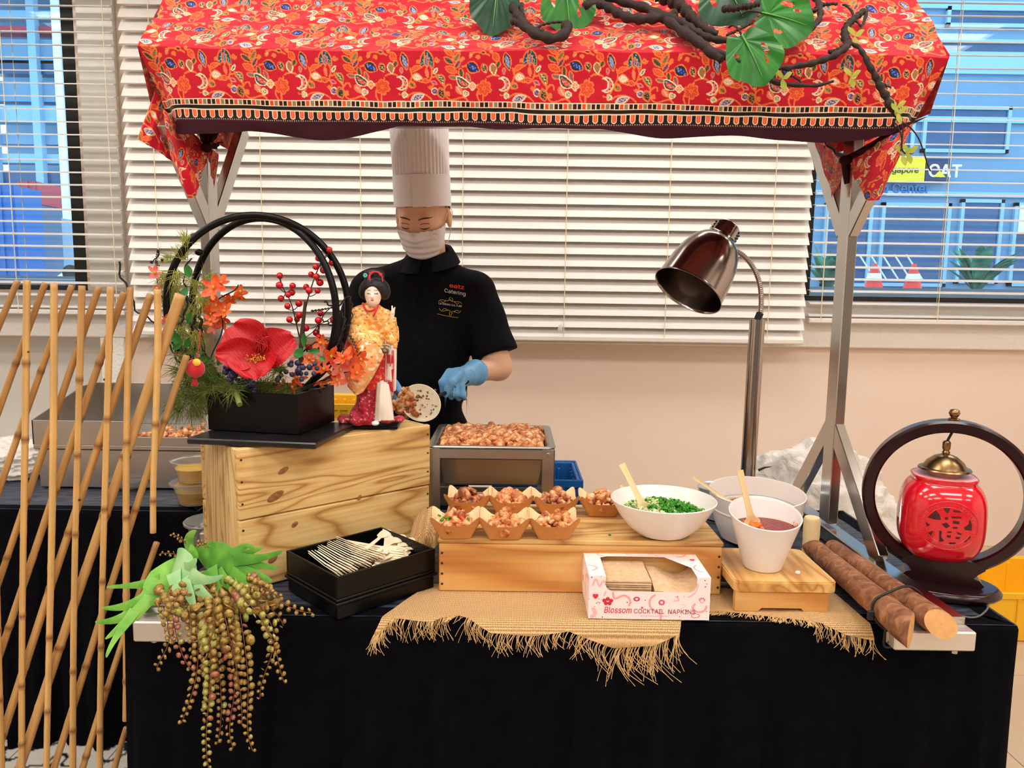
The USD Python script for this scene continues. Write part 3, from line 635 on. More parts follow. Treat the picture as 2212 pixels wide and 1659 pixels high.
def cluster(ox, oy, fl=1):
    q = lambda x, y: (ox + fl * x / 1560, oy + y / 1560)
    A = lambda a: a if fl > 0 else 180 - a
    stroke([q(690, 480), q(700, 300), q(660, 250)]); stroke([q(690, 480), q(560, 520), q(420, 430)]); stroke([q(690, 500), q(720, 590), q(660, 600)]); stroke([q(700, 450), q(860, 470), q(900, 600)])
    stroke([q(400, 520), q(330, 600), q(260, 700), q(200, 700)]); stroke([q(380, 330), q(400, 460), q(330, 560)]); stroke([q(920, 720), q(910, 600), q(980, 550), q(1010, 610)]); stroke([q(930, 740), q(1080, 770), q(1180, 740), q(1260, 790)])
    stroke([q(1540, 470), q(1500, 560), q(1440, 620), q(1440, 790)]); stroke([q(1560, 440), q(1660, 410), q(1740, 430)]); stroke([q(1490, 640), q(1490, 790)]); stroke([q(1180, 300), q(1230, 290)]); stroke([q(330, 740), q(400, 690), q(560, 690), q(700, 780)])
    stroke([q(1040, 250), q(1050, 120), q(1150, 60)]); stroke([q(1300, 110), q(1440, 100), q(1500, 110), q(1590, 140)])
    for a, b, s, t in ((790, 190, 40, 0), (1190, 190, 30, 2), (960, 690, 34, 1), (1420, 170, 30, 3), (60, 80, 30, 1), (520, 230, 30, 2.5), (690, 600, 26, 0)): curl(*q(a, b), s / 1560, t)
    x, y = q(640, 190); tulip(x, y, .088, 0, 'teal')
    x, y = q(300, 230); leaf(x, y, .085, .036, A(75), 'dark', 'orange', 'sky', 'plum')
    x, y = q(130, 170); leaf(x, y, .05, .030, A(60), 'rust', 'orange', None, 'orange'); x, y = q(90, 330); leaf(x, y, .055, .032, A(80), 'olive', 'cream', None, 'rust')
    x, y = q(160, 270); leaf(x, y, .036, .022, A(110), 'green', 'orange', None, 'black')
    x, y = q(470, 320); leaf(x, y, .065, .02, A(-25), 'rust', 'orange', None, 'orange', .8)
    x, y = q(490, 450); leaf(x, y, .055, .035, A(8), 'cream', 'orange', 'white', 'orange'); x, y = q(620, 500); leaf(x, y, .04, .02, A(12), 'red2', 'orange', None, 'orange')
    x, y = q(640, 390); leaf(x, y, .045, .013, A(80), 'pink', 'orange'); x, y = q(770, 350); leaf(x, y, .035, .013, A(-55), 'grey', 'cream', None, 'black'); x, y = q(750, 530); leaf(x, y, .034, .014, A(25), 'aqua', 'pink', 'plum')
    x, y = q(860, 470); leaf(x, y, .066, .032, A(55), 'olive', 'orange', 'green', 'cream', .7)
    x, y = q(240, 540); crescent(x, y, .062, 0 if fl > 0 else 180); x, y = q(410, 570); leaf(x, y, .04, .032, A(30), 'orange', 'orange', 'olive', 'dark')
    for a, b, L, W, g, f, i in ((980, 210, .062, .024, 35, 'green', 'dark'), (1100, 160, .05, .022, -55, 'olive', 'green'), (1110, 260, .054, .02, -55, 'plum', 'dark'), (1010, 340, .066, .03, 25, 'rust', 'orange'), (1050, 450, .054, .02, 10, 'grey', 'plum'), (1160, 390, .05, .022, 80, 'green', 'dark'),
                                (1270, 450, .052, .018, 70, 'plum', 'grey'), (980, 90, .06, .022, 35, 'rust', 'orange'), (1130, 60, .05, .012, -15, 'cream', 'olive'), (1310, 140, .028, .012, -60, 'cream', 'olive'), (1500, 100, .03, .015, 10, 'green', 'dark')):
        x, y = q(a, b); leaf(x, y, L, W, A(g), f, 'orange', None, i)
    x, y = q(1340, 310); leaf(x, y, .072, .048, A(25), 'dark', 'orange', 'blue', 'sky'); x, y = q(1515, 320); leaf(x, y, .048, .028, A(70), 'green', 'orange', 'dark', 'cream')
    x, y = q(1190, 530); leaf(x, y, .088, .042, A(30), 'teal', 'cream', 'rust', 'aqua', -.6); x, y = q(1330, 570); bloom(x, y, .036, 4, 'orange', 'cream')
    x, y = q(1130, 640); leaf(x, y, .05, .026, A(50), 'pink', 'orange', None, 'cream'); x, y = q(1230, 680); bloom(x, y, .03, 3, 'grey', 'cream')
    x, y = q(760, 660); leaf(x, y, .04, .03, A(20), 'plum', 'cream', None, 'sky'); x, y = q(855, 690); leaf(x, y, .06, .04, A(75), 'olive', 'orange', 'dark', 'orange')
    x, y = q(490, 745); leaf(x, y, .072, .032, A(-20), 'sky', 'cream', 'plum', 'white'); x, y = q(290, 710); bloom(x, y, .026, 3, 'olive', 'cream')
    x, y = q(1510, 600); bloom(x, y, .072, 6, 'rust', 'orange', False, 20)
    x, y = q(250, 360); leaf(x, y, .03, .014, A(90), 'grey', 'pink')
cluster(0.0, 0.02); cluster(.93, .52, -1)
TW_M = .235
def batik(u, v):
    """the print at cloth coordinates in metres"""
    return TILE[(np.floor((u / TW_M % 1) * TN).astype(int)) % TN, (np.floor((v / TW_M % 1) * TN).astype(int)) % TN]
painted('batik_cloth', .75, .25, bump=.15, bscale=500, sheen=.15)
pbr('wine_cloth', (48, 6, 20), .8, spec=.2)
pbr('wine_lining', (112, 20, 40), .8, spec=.2)

# ------------------------------------------------------------------ the canopy cloth
E0, E1, R0, R1 = V(*EV[0]), V(*EV[1]), V(*RG[0]), V(*RG[1])
canopy = Thing('canopy_cloth', 'red floral batik cloth stretched over the stand as a sloping roof', 'canopy', (0.05, 2.0, 1.8))
def canopy_pt(t, s):
    """t along the front from left to right; s metres down the cloth from the ridge"""
    t, s = np.broadcast_arrays(t, s); E = E0 + t[..., None] * (E1 - E0); R = R0 + t[..., None] * (R1 - R0)
    Ls = np.linalg.norm(R0 - E0)
    a = np.clip(s / Ls, 0, 1)[..., None]; p = R + a * (E - R)
    d = np.clip(s - Ls, 0, None)
    w = meshkit.fbm(np.stack([t * 9, s * 10, 0 * t], -1), 3, 4) - .5; w2 = meshkit.fbm(np.stack([t * 30 + s * 8, s * 26, 0 * t + 3], -1), 2, 9) - .5
    sag = np.sin(a[..., 0] * PI) * np.sin(np.clip(t, 0, 1) * PI) * .02
    p = p.copy()
    tt = t - .5; tuck = np.clip(d / .16, 0, 1)
    side = np.exp(-((np.minimum(t, 1 - t)) / .03) ** 2) * np.sign(tt)
    p[..., 0] -= side * (.034 * tuck + .0 * d); p[..., 1] += .03 * tuck + side ** 2 * .06 * tuck + w * .02 * tuck
    p[..., 2] -= d * .98
    p[..., 1] -= .012 * np.exp(-((s - Ls - .01) / .03) ** 2) * 0
    n = V(0, -.72, .69)
    return p + n * ((w * .022 + w2 * .010) * np.sin(np.clip(a[..., 0], 0, 1) * PI * .9)[..., None].squeeze(-1) - sag)[..., None] + V(0, 0, 1) * (w * .012)[..., None]
Lsl = np.linalg.norm(R0 - E0); CWID = np.linalg.norm(E1 - E0); BAND = .108
ta = np.linspace(0, 1, 1150); sa = np.linspace(0, Lsl + BAND, 400)
Tg, Sg = np.meshgrid(ta, sa, indexing='ij')
put('roof_cloth', grid(canopy_pt(Tg, Sg)), M['batik_cloth'], canopy, smooth=True, col=batik((Tg * CWID + .13).ravel(), (Sg - Lsl - BAND + .53 * TW_M).ravel()))
# printed border: row of squares, black stripe, row of tongues
def border_cols(u, v):
    c = np.tile(C['wine'], (len(u), 1)); mm = v * 1000
    def setc(m, k): c[m] = C[k]
    pu = .0107; k = np.floor(u / pu).astype(int); fu = u / pu - k
    sq = mm < 15; setc(sq, 'cream'); ins = sq & (mm > 2.6) & (mm < 13) & (fu > .12) & (fu < .88)
    for j, nm in enumerate(('rust', 'grey', 'wine', 'black')): setc(ins & (k % 4 == j), nm)
    setc((mm >= 15) & (mm < 23.5), 'black'); setc((mm >= 23.5) & (mm < 25.5), 'cream')
    setc((mm >= 25.5) & (mm < 46), 'black')
    p2 = .0214; f2 = (u / p2) % 1 - .5; hw = .30
    ty = np.where(mm > 37, np.hypot(f2 / hw, (mm - 37) / 6.4), np.abs(f2) / hw)
    tg = (mm >= 25.5) & (mm < 44); setc(tg & (ty < 1), 'cream'); setc(tg & (ty < .74), 'pink'); setc(tg & (ty < .5), 'rust'); setc(tg & (ty < .26), 'orange')
    setc((mm > 45.2) & (mm < 46.6) & (((u / .0053) % 1) < .3), 'cream')
    return c
tb = np.linspace(0, 1, 2300); sb = Lsl + BAND + np.linspace(0, .050, 56); Tg, Sg = np.meshgrid(tb, sb, indexing='ij')
put('printed_border', grid(canopy_pt(Tg, Sg)), M['batik_cloth'], canopy, smooth=True, col=border_cols((Tg * CWID).ravel(), (Sg - Lsl - BAND).ravel()), label='printed border of squares and tongues')
th_ = np.linspace(0, 1, 240)
drop = .014 + .014 * np.clip(np.sin(th_ * 9 + .6), -1, 1) * .8 + .016 * np.exp(-((th_ - .22) / .09) ** 2) + .008 * np.sin(th_ * 31)
hs = Lsl + BAND + .05 + np.linspace(0, 1, 8)[None] * np.clip(drop, .005, .05)[:, None]
put('hem', grid(canopy_pt(np.broadcast_to(th_[:, None], hs.shape), hs)), M['wine_cloth'], canopy, smooth=True, label='dark wine-red hem')
# back slope and gable ends
tg_, sg_ = np.meshgrid(np.linspace(0, 1, 60), np.linspace(0, 1, 24), indexing='ij')
Bk = (R0 + tg_[..., None] * (R1 - R0)) * (1 - sg_[..., None]) + sg_[..., None] * (V(-.875, 2.42, 1.97) + tg_[..., None] * V(1.827, -.06, 0))
put('back_slope', grid(Bk, flip=True), M['wine_lining'], canopy, smooth=True)
def rpatch(top, bot, Yt, Yb, n=60, m=40, bulge=0.0, seed=1, wr=.004):
    """cloth between an upper and a lower edge given in the photograph, at their own depths"""
    def edge(pl, Ys):
        p = np.array([P(x, y, Y=yy) for (x, y), yy in zip(pl, np.broadcast_to(Ys, len(pl)))]); d = np.r_[0, np.cumsum(np.linalg.norm(np.diff(p, axis=0), axis=1) + 1e-9)]; return np.stack([np.interp(np.linspace(0, d[-1], m), d, p[:, k]) for k in range(3)], 1)
    a, b = edge(top, Yt), edge(bot, Yb); s = np.linspace(0, 1, n)[:, None, None]; g = a[None] * (1 - s) + b[None] * s
    t = np.linspace(0, 1, m)
    g[..., 1] -= bulge * np.sin(s[..., 0] * PI) * np.sin(t * PI)[None]
    g[..., 1] += wr * np.sin(t[None] * 23 + seed + s[..., 0] * 3) + wr * np.sin(t[None] * 11 + seed * 2)
    return g
def patch_uv(g):
    du = np.linalg.norm(np.diff(g, axis=1), axis=2); U = np.concatenate([np.zeros((len(g), 1)), np.cumsum(du, 1)], 1)
    dv = np.linalg.norm(np.diff(g, axis=0), axis=2); W = np.concatenate([np.zeros((1, g.shape[1])), np.cumsum(dv, 0)], 0)
    return U, W
def cloth(name, g, parent, pat=True, m='batik_cloth', off=(0, 0), **k):
    if pat:
        U, W = patch_uv(g); return put(name, grid(g), M[m], parent, smooth=True, col=batik((U + off[0]).ravel(), (W + off[1]).ravel()), **k)
    return put(name, grid(g), M[m], parent, smooth=True, **k)
for sd, (e, r, xo) in enumerate(((E0, R0, -.01), (E1, R1, .01))):
    t = np.linspace(0, 1, 40)[:, None]; yb = 2.42 - .06 * sd
    top = np.where(t < .5, e + (r - e) * t * 2, r + (V(e[0], yb, 1.97) - r) * (t - .5) * 2)
    low = np.stack([np.full(40, e[0] + xo), np.linspace(e[1] + .08, yb, 40), np.full(40, 1.86)], 1)
    s = np.linspace(0, 1, 30)[:, None, None]; cloth('gable_side', top[None] * (1 - s) + low[None] * s, canopy)
fl_ = rpatch([(332, 190), (350, 215), (366, 250)], [(296, 300), (335, 322), (374, 350)], [1.84, 1.86, 1.88], [1.80, 1.83, 1.87], 120, 120)
cloth('corner_flap', fl_, canopy, off=(.05, .02))
tl = Thing('tie_cloth', 'red batik cloth knotted round the fork of the left post', 'cloth', P(446, 318, Y=1.93))
cloth('tail', rpatch([(350, 232), (385, 262), (420, 290), (446, 317)], [(372, 340), (404, 428), (426, 424), (448, 334)], [1.80, 1.86, 1.94, 1.93], [1.80, 1.85, 1.86, 1.92], 150, 110, .03, 2), tl, off=(.1, .07))
cloth('tail', rpatch([(447, 320), (462, 324), (473, 335)], [(452, 350), (462, 404), (464, 408)], [1.93, 1.95, 2.0], [1.94, 2.02, 2.03], 80, 40, .01, 3), tl, off=(.02, .13))
cloth('band', rpatch([(423, 278), (450, 268), (480, 278)], [(440, 322), (446, 325), (452, 322)], [2.0, 2.02, 2.06], [1.93, 1.93, 1.94], 50, 40, .02, 1), tl, False, 'wine_cloth')
cloth('loop', rpatch([(452, 316), (468, 300), (479, 280)], [(452, 322), (470, 312), (481, 300)], [1.93, 1.96, 2.0], [1.93, 1.96, 2.0], 30, 40, .01, 1), tl, off=(.03, .05))
cloth('loop', rpatch([(448, 318), (466, 308), (482, 306)], [(448, 326), (466, 322), (480, 308)], [1.925, 1.93, 1.95], [1.925, 1.93, 1.95], 20, 30, .012, 1), tl, False, 'wine_cloth')
cloth('strip', rpatch([(440, 340), (456, 345)], [(449, 440), (452, 455)], [2.12, 2.12], [2.12, 2.12], 40, 10, 0, 1), tl, False, 'wine_lining')
cloth('strip', rpatch([(424, 380), (432, 385)], [(436, 445), (438, 450)], [2.12, 2.12], [2.12, 2.12], 40, 10, 0, 1), tl, False, 'wine_lining')
put('knot', sphere(P(446, 319, Y=1.92), (.014, .014, .012), 2), M['wine_cloth'], tl, smooth=True)
tr = Thing('tie_cloth', 'red batik cloth knotted round the fork of the right post', 'cloth', P(1827, 347, Y=1.88))
cloth('tail', rpatch([(1827, 345), (1872, 320), (1925, 292), (1976, 264)], [(1833, 366), (1874, 432), (1897, 433), (1972, 276)], [1.88, 1.80, 1.74, 1.69], [1.87, 1.78, 1.74, 1.69], 170, 150, .03, 2), tr, off=(.09, .16))
cloth('tail', rpatch([(1750, 276), (1785, 316), (1812, 336), (1826, 346)], [(1757, 292), (1797, 428), (1816, 392), (1827, 364)], [2.20, 2.05, 1.95, 1.88], [2.20, 2.05, 1.95, 1.88], 150, 90, .02, 3), tr, off=(.05, .1))
cloth('band', rpatch([(1826, 338), (1880, 308), (1940, 270), (2004, 252)], [(1828, 350), (1880, 326), (1935, 294), (1976, 266)], [1.87, 1.79, 1.73, 1.69], [1.87, 1.79, 1.73, 1.69], 30, 60, .008, 1), tr, False, 'wine_cloth')
cloth('band', rpatch([(1747, 262), (1760, 284), (1795, 316), (1826, 336)], [(1749, 282), (1770, 308), (1800, 332), (1827, 350)], [2.19, 2.14, 2.0, 1.87], [2.19, 2.14, 2.0, 1.87], 30, 60, .008, 2), tr, False, 'wine_cloth')
cloth('inner_cloth', rpatch([(1752, 248), (1860, 244), (1975, 240)], [(1800, 330), (1850, 322), (1900, 310)], [2.26, 2.26, 2.26], [2.22, 2.22, 2.22], 90, 150, 0, 4, .012), tr, off=(.2, .0))
cloth('inner_cloth', rpatch([(1802, 372), (1838, 380), (1872, 400)], [(1813, 462), (1822, 470), (1836, 466)], [2.2, 2.2, 2.2], [2.15, 2.15, 2.15], 40, 30, 0, 1), tr, False, 'wine_lining')
put('knot', sphere(P(1827, 346, Y=1.86), (.016, .014, .012), 2), M['wine_cloth'], tr, smooth=True)
cloth('loop', rpatch([(1820, 350), (1836, 352)], [(1824, 398), (1834, 396)], [1.865, 1.865], [1.86, 1.86], 30, 14, .01, 1), tr, False, 'wine_cloth')

# ------------------------------------------------------------------ leafy vine lying on the roof cloth
_rn = np.cross(E1 - E0, R0 - E0); _rn /= np.linalg.norm(_rn); _rn = _rn if _rn[2] > 0 else -_rn
def roofP(px, py, lift=.02):
    dx, dy = px - CX, py - CY; d = FW + (dx / FPX) * RT - (dy / FPX) * UP; o = E0 + _rn * lift
    if py > 118: return P(px, py, Y=1.70 - lift + .0 if px < 1980 else 1.69)
    return EYE + d * (((o - EYE) @ _rn) / (d @ _rn))
pbr('vine_bark', (44, 26, 22), .75, bump=.8, bscale=120, var=.4, vscale=30)
leafy('vine_leaf', (20, 92, 34), (52, 140, 44), .32, 14, .2); leafy('vine_leaf_dark', (14, 56, 36), (26, 84, 50), .32, 14, .15); pbr('leaf_rib', (92, 160, 70), .5); leafy('vine_leaf_young', (150, 170, 40), (200, 196, 90), .5, 30, .3)
vine = Thing('vine', 'gnarled vine with heart-shaped green leaves lying across the canopy roof', 'vine', roofP(1500, 60))
rv = np.random.default_rng(11)
def vbranch(pl, r0, r1, lifts=.022, n=60, ks=8):
    p = spline(np.array([roofP(x, y, lifts) for x, y in pl]), n); p = p + .0035 * (meshkit.noise(np.stack([np.linspace(0, 9, n)] * 3, 1) + V(1, 5, 9) * r0 * 900, 2)[:, None] - .5) * V(1, 1, 1.4)
    r = np.linspace(r0, r1, n) * (1 + .18 * np.sin(np.arange(n) * .9 + r0 * 1e4)); put('branch', tube(p, r, ks), M['vine_bark'], vine, smooth=True)
for pl, a, b in (([(1085, -20), (1110, 20), (1150, 68), (1195, 82), (1225, 66), (1222, 54)], .010, .012), ([(1126, 10), (1138, 50), (1160, 72)], .006, .004), ([(1105, 45), (1140, 58), (1180, 72)], .008, .006), ([(1150, 70), (1185, 50), (1205, 48), (1228, 52)], .003, .003),
                 ([(1262, 14), (1300, 10), (1345, 34), (1400, 40), (1460, 32)], .010, .012), ([(1280, -14), (1340, 2), (1420, 30), (1480, 72), (1520, 100), (1560, 130)], .011, .010), ([(1420, -10), (1480, 22), (1520, 60), (1550, 74)], .016, .009),
                 ([(1400, 36), (1450, 40), (1520, 78), (1590, 84)], .012, .007), ([(1480, 62), (1540, 110), (1600, 140), (1640, 162), (1700, 182), (1760, 184), (1800, 176)], .011, .003), ([(1640, 150), (1700, 146), (1770, 132), (1815, 112), (1832, 92)], .005, .008),
                 ([(1832, 92), (1828, 60), (1850, 36), (1868, 22)], .009, .007), ([(1660, 100), (1700, 90), (1750, 64), (1770, 40), (1764, 0), (1756, -14)], .004, .008), ([(1736, -14), (1740, 20), (1756, 24), (1764, 20)], .006, .005), ([(1762, 20), (1780, 10), (1808, 8)], .005, .003),
                 ([(1832, 92), (1850, 98), (1872, 130), (1888, 160), (1900, 185), (1914, 210), (1926, 235)], .004, .009), ([(1926, 235), (1938, 250), (1945, 262)], .006, .006), ([(1820, 10), (1842, 30), (1860, 56), (1872, 34), (1858, 70)], .003, .002), ([(1666, 92), (1690, 78), (1720, 56)], .003, .003), ([(1570, 76), (1600, 62), (1624, 50)], .003, .003),
                 ([(1790, 112), (1810, 108), (1830, 96)], .004, .006), ([(1700, 165), (1718, 168), (1730, 178)], .002, .002), ([(1560, 20), (1600, 16), (1640, 8)], .008, .006), ([(1905, 180), (1925, 190)], .002, .0015)):
    vbranch(pl, a, b)
for pl in ([(1944, 262), (1962, 272), (1980, 292), (1996, 330), (2010, 370)], [(1936, 258), (1950, 290), (1948, 320), (1956, 332)], [(1930, 262), (1948, 300), (1946, 326)]):
    put('tendril', tube(spline([P(x, y, Y=1.66) for x, y in pl], 30), .0016, 6), M['vine_bark'], vine, smooth=True)
def heart_leaf(cx, cy, L, W, ang, m, tilt=.3, hole=True, lift=.05):
    """heart-shaped leaf, tip pointing along ang (degrees in the picture plane, 0 = down), with slits"""
    th = np.linspace(0, 2 * PI, 73)[:-1]; s = np.linspace(0, 1, 13)
    x = W * .5 * 1.06 * np.sin(th) ** 1 * (1 - .18 * np.cos(th)); y = L * (.5 - .5 * np.cos(th)) - L * .16 * np.exp(-(np.minimum(th, 2 * PI - th) / .55 - 1.1) ** 2 * 3.0)
    y = np.where((th > 2.6) & (th < 3.7), y + L * .10 * (1 - np.abs(th - PI) / .55), y)
    c = np.array([0, L * .12])
    X = s[:, None] * x[None]; Yy = c[1] + s[:, None] * (y - c[1])[None]
    Z = .10 * L * (np.abs(X) / W) - .15 * L * (Yy / L) ** 2 + .003 * np.sin(th * 7)[None] * s[:, None]
    a = math.radians(ang); o = roofP(cx, cy, lift)
    e2 = -(UP * math.cos(a)) + RT * math.sin(a); e1 = RT * math.cos(a) + UP * math.sin(a); e3 = -FW
    e2 = e2 * math.cos(tilt) + e3 * math.sin(tilt); e3 = np.cross(e1, e2); e3 = e3 if e3 @ FW < 0 else -e3
    g = o + X[..., None] * e1 + Yy[..., None] * e2 + Z[..., None] * e3
    f = grid(g, close_u=True)
    keep = np.ones(len(f[1]), bool)
    if hole:
        ce = g.reshape(-1, 3)[f[1]].mean(1) - o; lx, ly = ce @ e1, ce @ e2
        for hx, hy, hr, hl in ((.26, .45, .05, .13), (-.28, .42, .045, .10), (.2, .68, .03, .07)):
            keep &= ((lx / W - hx) / hr) ** 2 + ((ly / L - hy) / hl) ** 2 > 1
    lf = put('leaf', (f[0], f[1][keep]), M[m], vine, smooth=True)
    mid = np.stack([np.zeros(12), np.linspace(0, L * .92, 12), .0 - .15 * L * np.linspace(0, .92, 12) ** 2 + .002], 1)
    put('midrib', tube(o + mid[:, :1] * e1 + mid[:, 1:2] * e2 + mid[:, 2:] * e3, np.linspace(.0022, .0006, 12), 6), M['leaf_rib'], (vine, lf[1]), smooth=True)
    for k in (1, 2):
        put('petiole', tube(spline([o, o - e2 * .02 + V(0, 0, .0), o - e2 * .045 - e3 * .03], 8), .0022, 6), M['vine_bark'], vine, smooth=True) if k == 1 else None
PXM = 1.0 / 860
heart_leaf(1076, -38, 105 * PXM, 96 * PXM, -6, 'vine_leaf_dark', .25, False); heart_leaf(1220, -40, 105 * PXM, 104 * PXM, 6, 'vine_leaf', .2); heart_leaf(1560, -46, 100 * PXM, 150 * PXM, 25, 'vine_leaf_dark', .25, True, .04)
heart_leaf(1645, 28, 92 * PXM, 104 * PXM, 72, 'vine_leaf', .2, True, .06); heart_leaf(1602, 76, 92 * PXM, 100 * PXM, 24, 'vine_leaf', .2, True, .07)
for x, y in ((1846, 78), (1668, 112), (1690, 170), (1838, 166), (1936, 232), (1940, 244), (1962, 330), (1950, 334)):
    o = roofP(x, y, .03) if y < 240 else P(x, y, Y=1.66)
    put('bud_leaf', join(*[grid(np.stack([np.stack([o + a * .028 * s * 1.0 - b * w * .007 * math.sin(PI * s) for s in np.linspace(0.02, 1, 7)]) for w in (-1, 0, 1)], 1)) for a, b in ((RT * .8 + UP * .5, UP), (-RT * .5 + UP * .8, RT), (RT * .2 - UP * .9, RT))]), M['vine_leaf_young'], vine, smooth=True)
# ------------------------------------------------------------------ crates, trays, bowls and food on the table
wood('crate_wood', (232, 196, 132), (222, 180, 112), (180, 128, 70), 0, 13, .5, 110)
wood('crate_wood_end', (230, 200, 142), (220, 186, 122), (190, 146, 90), 2, 12, .5, 110, off=(3, 1, 0))
wood('box_wood', (232, 184, 116), (222, 164, 92), (198, 130, 66), 0, 7, .45, 50, off=(2, 5, 1))
wood('box_wood_top', (228, 188, 124), (216, 168, 100), (176, 126, 72), 0, 9, .45, 60, off=(5, 2, 4))
wood('board_wood', (228, 186, 116), (216, 164, 92), (190, 130, 66), 1, 9, .35, 60, off=(1, 7, 2))
pbr('nail', (70, 52, 40), .6, metal=.5)
pbr('black_lacquer', (7, 7, 8), .34, spec=.22)
pbr('black_tray_inside', (16, 14, 13), .5)
pbr('cutlery_wood', (246, 228, 200), .6, var=.08, vscale=20)
def wbox(th, name, m, x0, x1, y0, y1, z0, z1, b=.003): return put(name, cbox(x0, x1, y0, y1, z0, z1, b), M[m], th, local=True)
# tall crate, near corner and right end found in the photo
CA = P(521, 1280, Z=TZ); CB = P(930, 918, Z=1.085)
cang = math.atan2(CB[1] - CA[1], CB[0] - CA[0]); CL = float(np.hypot(*(CB - CA)[:2])); CHT, CDEP = .325, .235
crate = Thing('wooden_crate', 'tall rough pine crate under the flower arrangement', 'wooden crate', (CA[0], CA[1], TZ + .001), cang)
zs = CHT * .50
wbox(crate, 'front_plank', 'crate_wood', 0, CL, 0, .018, zs + .001, CHT); wbox(crate, 'front_plank', 'crate_wood', .001, CL - .002, .001, .018, 0.0, zs - .001)
wbox(crate, 'back_plank', 'crate_wood', 0, CL, CDEP - .018, CDEP, zs + .001, CHT); wbox(crate, 'back_plank', 'crate_wood', 0, CL, CDEP - .018, CDEP, 0, zs - .001)
for x in (.001, CL - .019):
    wbox(crate, 'end_plank', 'crate_wood_end', x, x + .018, .0185, CDEP * .52, 0, CHT - .0015); wbox(crate, 'end_plank', 'crate_wood_end', x, x + .018, CDEP * .52 + .001, CDEP - .0185, 0, CHT - .0015)
wbox(crate, 'top_plank', 'crate_wood', .019, CL - .019, .0185, CDEP * .5, CHT - .018, CHT - .0005); wbox(crate, 'top_plank', 'crate_wood', .019, CL - .019, CDEP * .5 + .001, CDEP - .0185, CHT - .018, CHT - .0005)
for x in (.009, CL - .009):
    for z in (.03, .10, .14, .20, .25, .30): put('nail', lathe([(.001, -.001), (.0028, -.001), (.0028, .0006), (.001, .001)], 8), M['nail'], crate, local=True) if False else put('nail', xf(lathe([(.0001, -.001), (.0026, -.001), (.0026, .0006), (.0001, .001)], 8), rotm([1, 0, 0], PI / 2), (x, -.0004, z)), M['nail'], crate, local=True)
pbr('knot_wood', (158, 104, 54), .6, var=.5, vscale=120)
for x, z, a, b in ((.085, .205, .020, .010), (.105, .262, .013, .007), (.075, .06, .011, .009), (.13, .13, .008, .006), (.30, .165, .006, .006)):
    put('knot', xf(lathe([(.0001, 0), (.55, .0004), (1, .0001)], 20), rotm([1, 0, 0], PI / 2), (x, -.0003, z), ) if False else (lambda m: (np.stack([x + m[0][:, 0] * a, -.0002 - m[0][:, 2], z + m[0][:, 1] * b + m[0][:, 0] * a * .35], 1), m[1]))(lathe([(.0001, .0007), (.6, .0006), (1, 0)], 20)), M['knot_wood'], crate, local=True)
# low crate carrying the boats and the bowl
LA = P(948, 1281, Z=TZ); LB = P(1555, 1288, Z=TZ); LH = P(948, 1166, Y=LA[1])[2] - TZ
LANG = 0.0; LW_ = LB[0] - LA[0]; LD = .285
low = Thing('low_wooden_box', 'low honey-coloured wooden box under the food boats', 'wooden box', (LA[0], LA[1], TZ + .004))
wbox(low, 'front_board', 'box_wood', 0, LW_, 0, .014, 0, LH - .0125); wbox(low, 'back_board', 'box_wood', 0, LW_, LD - .014, LD, 0, LH - .0125)
wbox(low, 'end_board', 'box_wood', 0, .014, .0145, LD - .0145, 0, LH - .0125); wbox(low, 'end_board', 'box_wood', LW_ - .014, LW_, .0145, LD - .0145, 0, LH - .0125)
wbox(low, 'top_plank', 'box_wood_top', -.002, LW_ + .002, -.002, LD * .52, LH - .012, LH); wbox(low, 'top_plank', 'box_wood_top', -.002, LW_ + .002, LD * .52 + .0015, LD, LH - .012, LH - .001)
for x in (.007, LW_ - .007):
    for z in (.018, .042, .066, .09): put('nail', xf(lathe([(.0001, -.001), (.0028, -.001), (.0028, .0006), (.0001, .001)], 8), rotm([1, 0, 0], PI / 2), (x, -.0004, z)), M['nail'], low, local=True)
LTOP = TZ + .004 + LH
# small stool board under the chilli cup
SA = P(1588, 1322, Z=TZ + .004); SB = P(1790, 1326, Z=TZ + .004)
st = Thing('serving_stool', 'small pale wooden stool board under the chilli cup', 'stool board', (SA[0], SA[1], TZ + .005))
SW = SB[0] - SA[0]; SH = .067
prof = [(0, 0), (0, .044), (SW, .044), (SW, 0), (SW - .05, 0), (SW - .057, .007), (.057, .007), (.05, 0)]
pm = prism(prof, 0, .016); put('leg_board', (np.stack([pm[0][:, 0], pm[0][:, 2] + .004, pm[0][:, 1]], 1), pm[1]), M['box_wood'], st, local=True)
put('leg_board', (np.stack([pm[0][:, 0], pm[0][:, 2] + .165, pm[0][:, 1]], 1), pm[1]), M['box_wood'], st, local=True)
tp = Polygon([(-.004, 0), (SW + .018, 0), (SW + .018, .212), (-.004, .212)]).buffer(-.018).buffer(.018, quad_segs=8)
tm0 = prism(tp, .0445, SH - .003); tm1 = prism(tp.buffer(-.0025), SH - .003, SH)
put('top_board', join(tm0, tm1), M['board_wood'], st, local=True)
STOP = TZ + .005 + SH

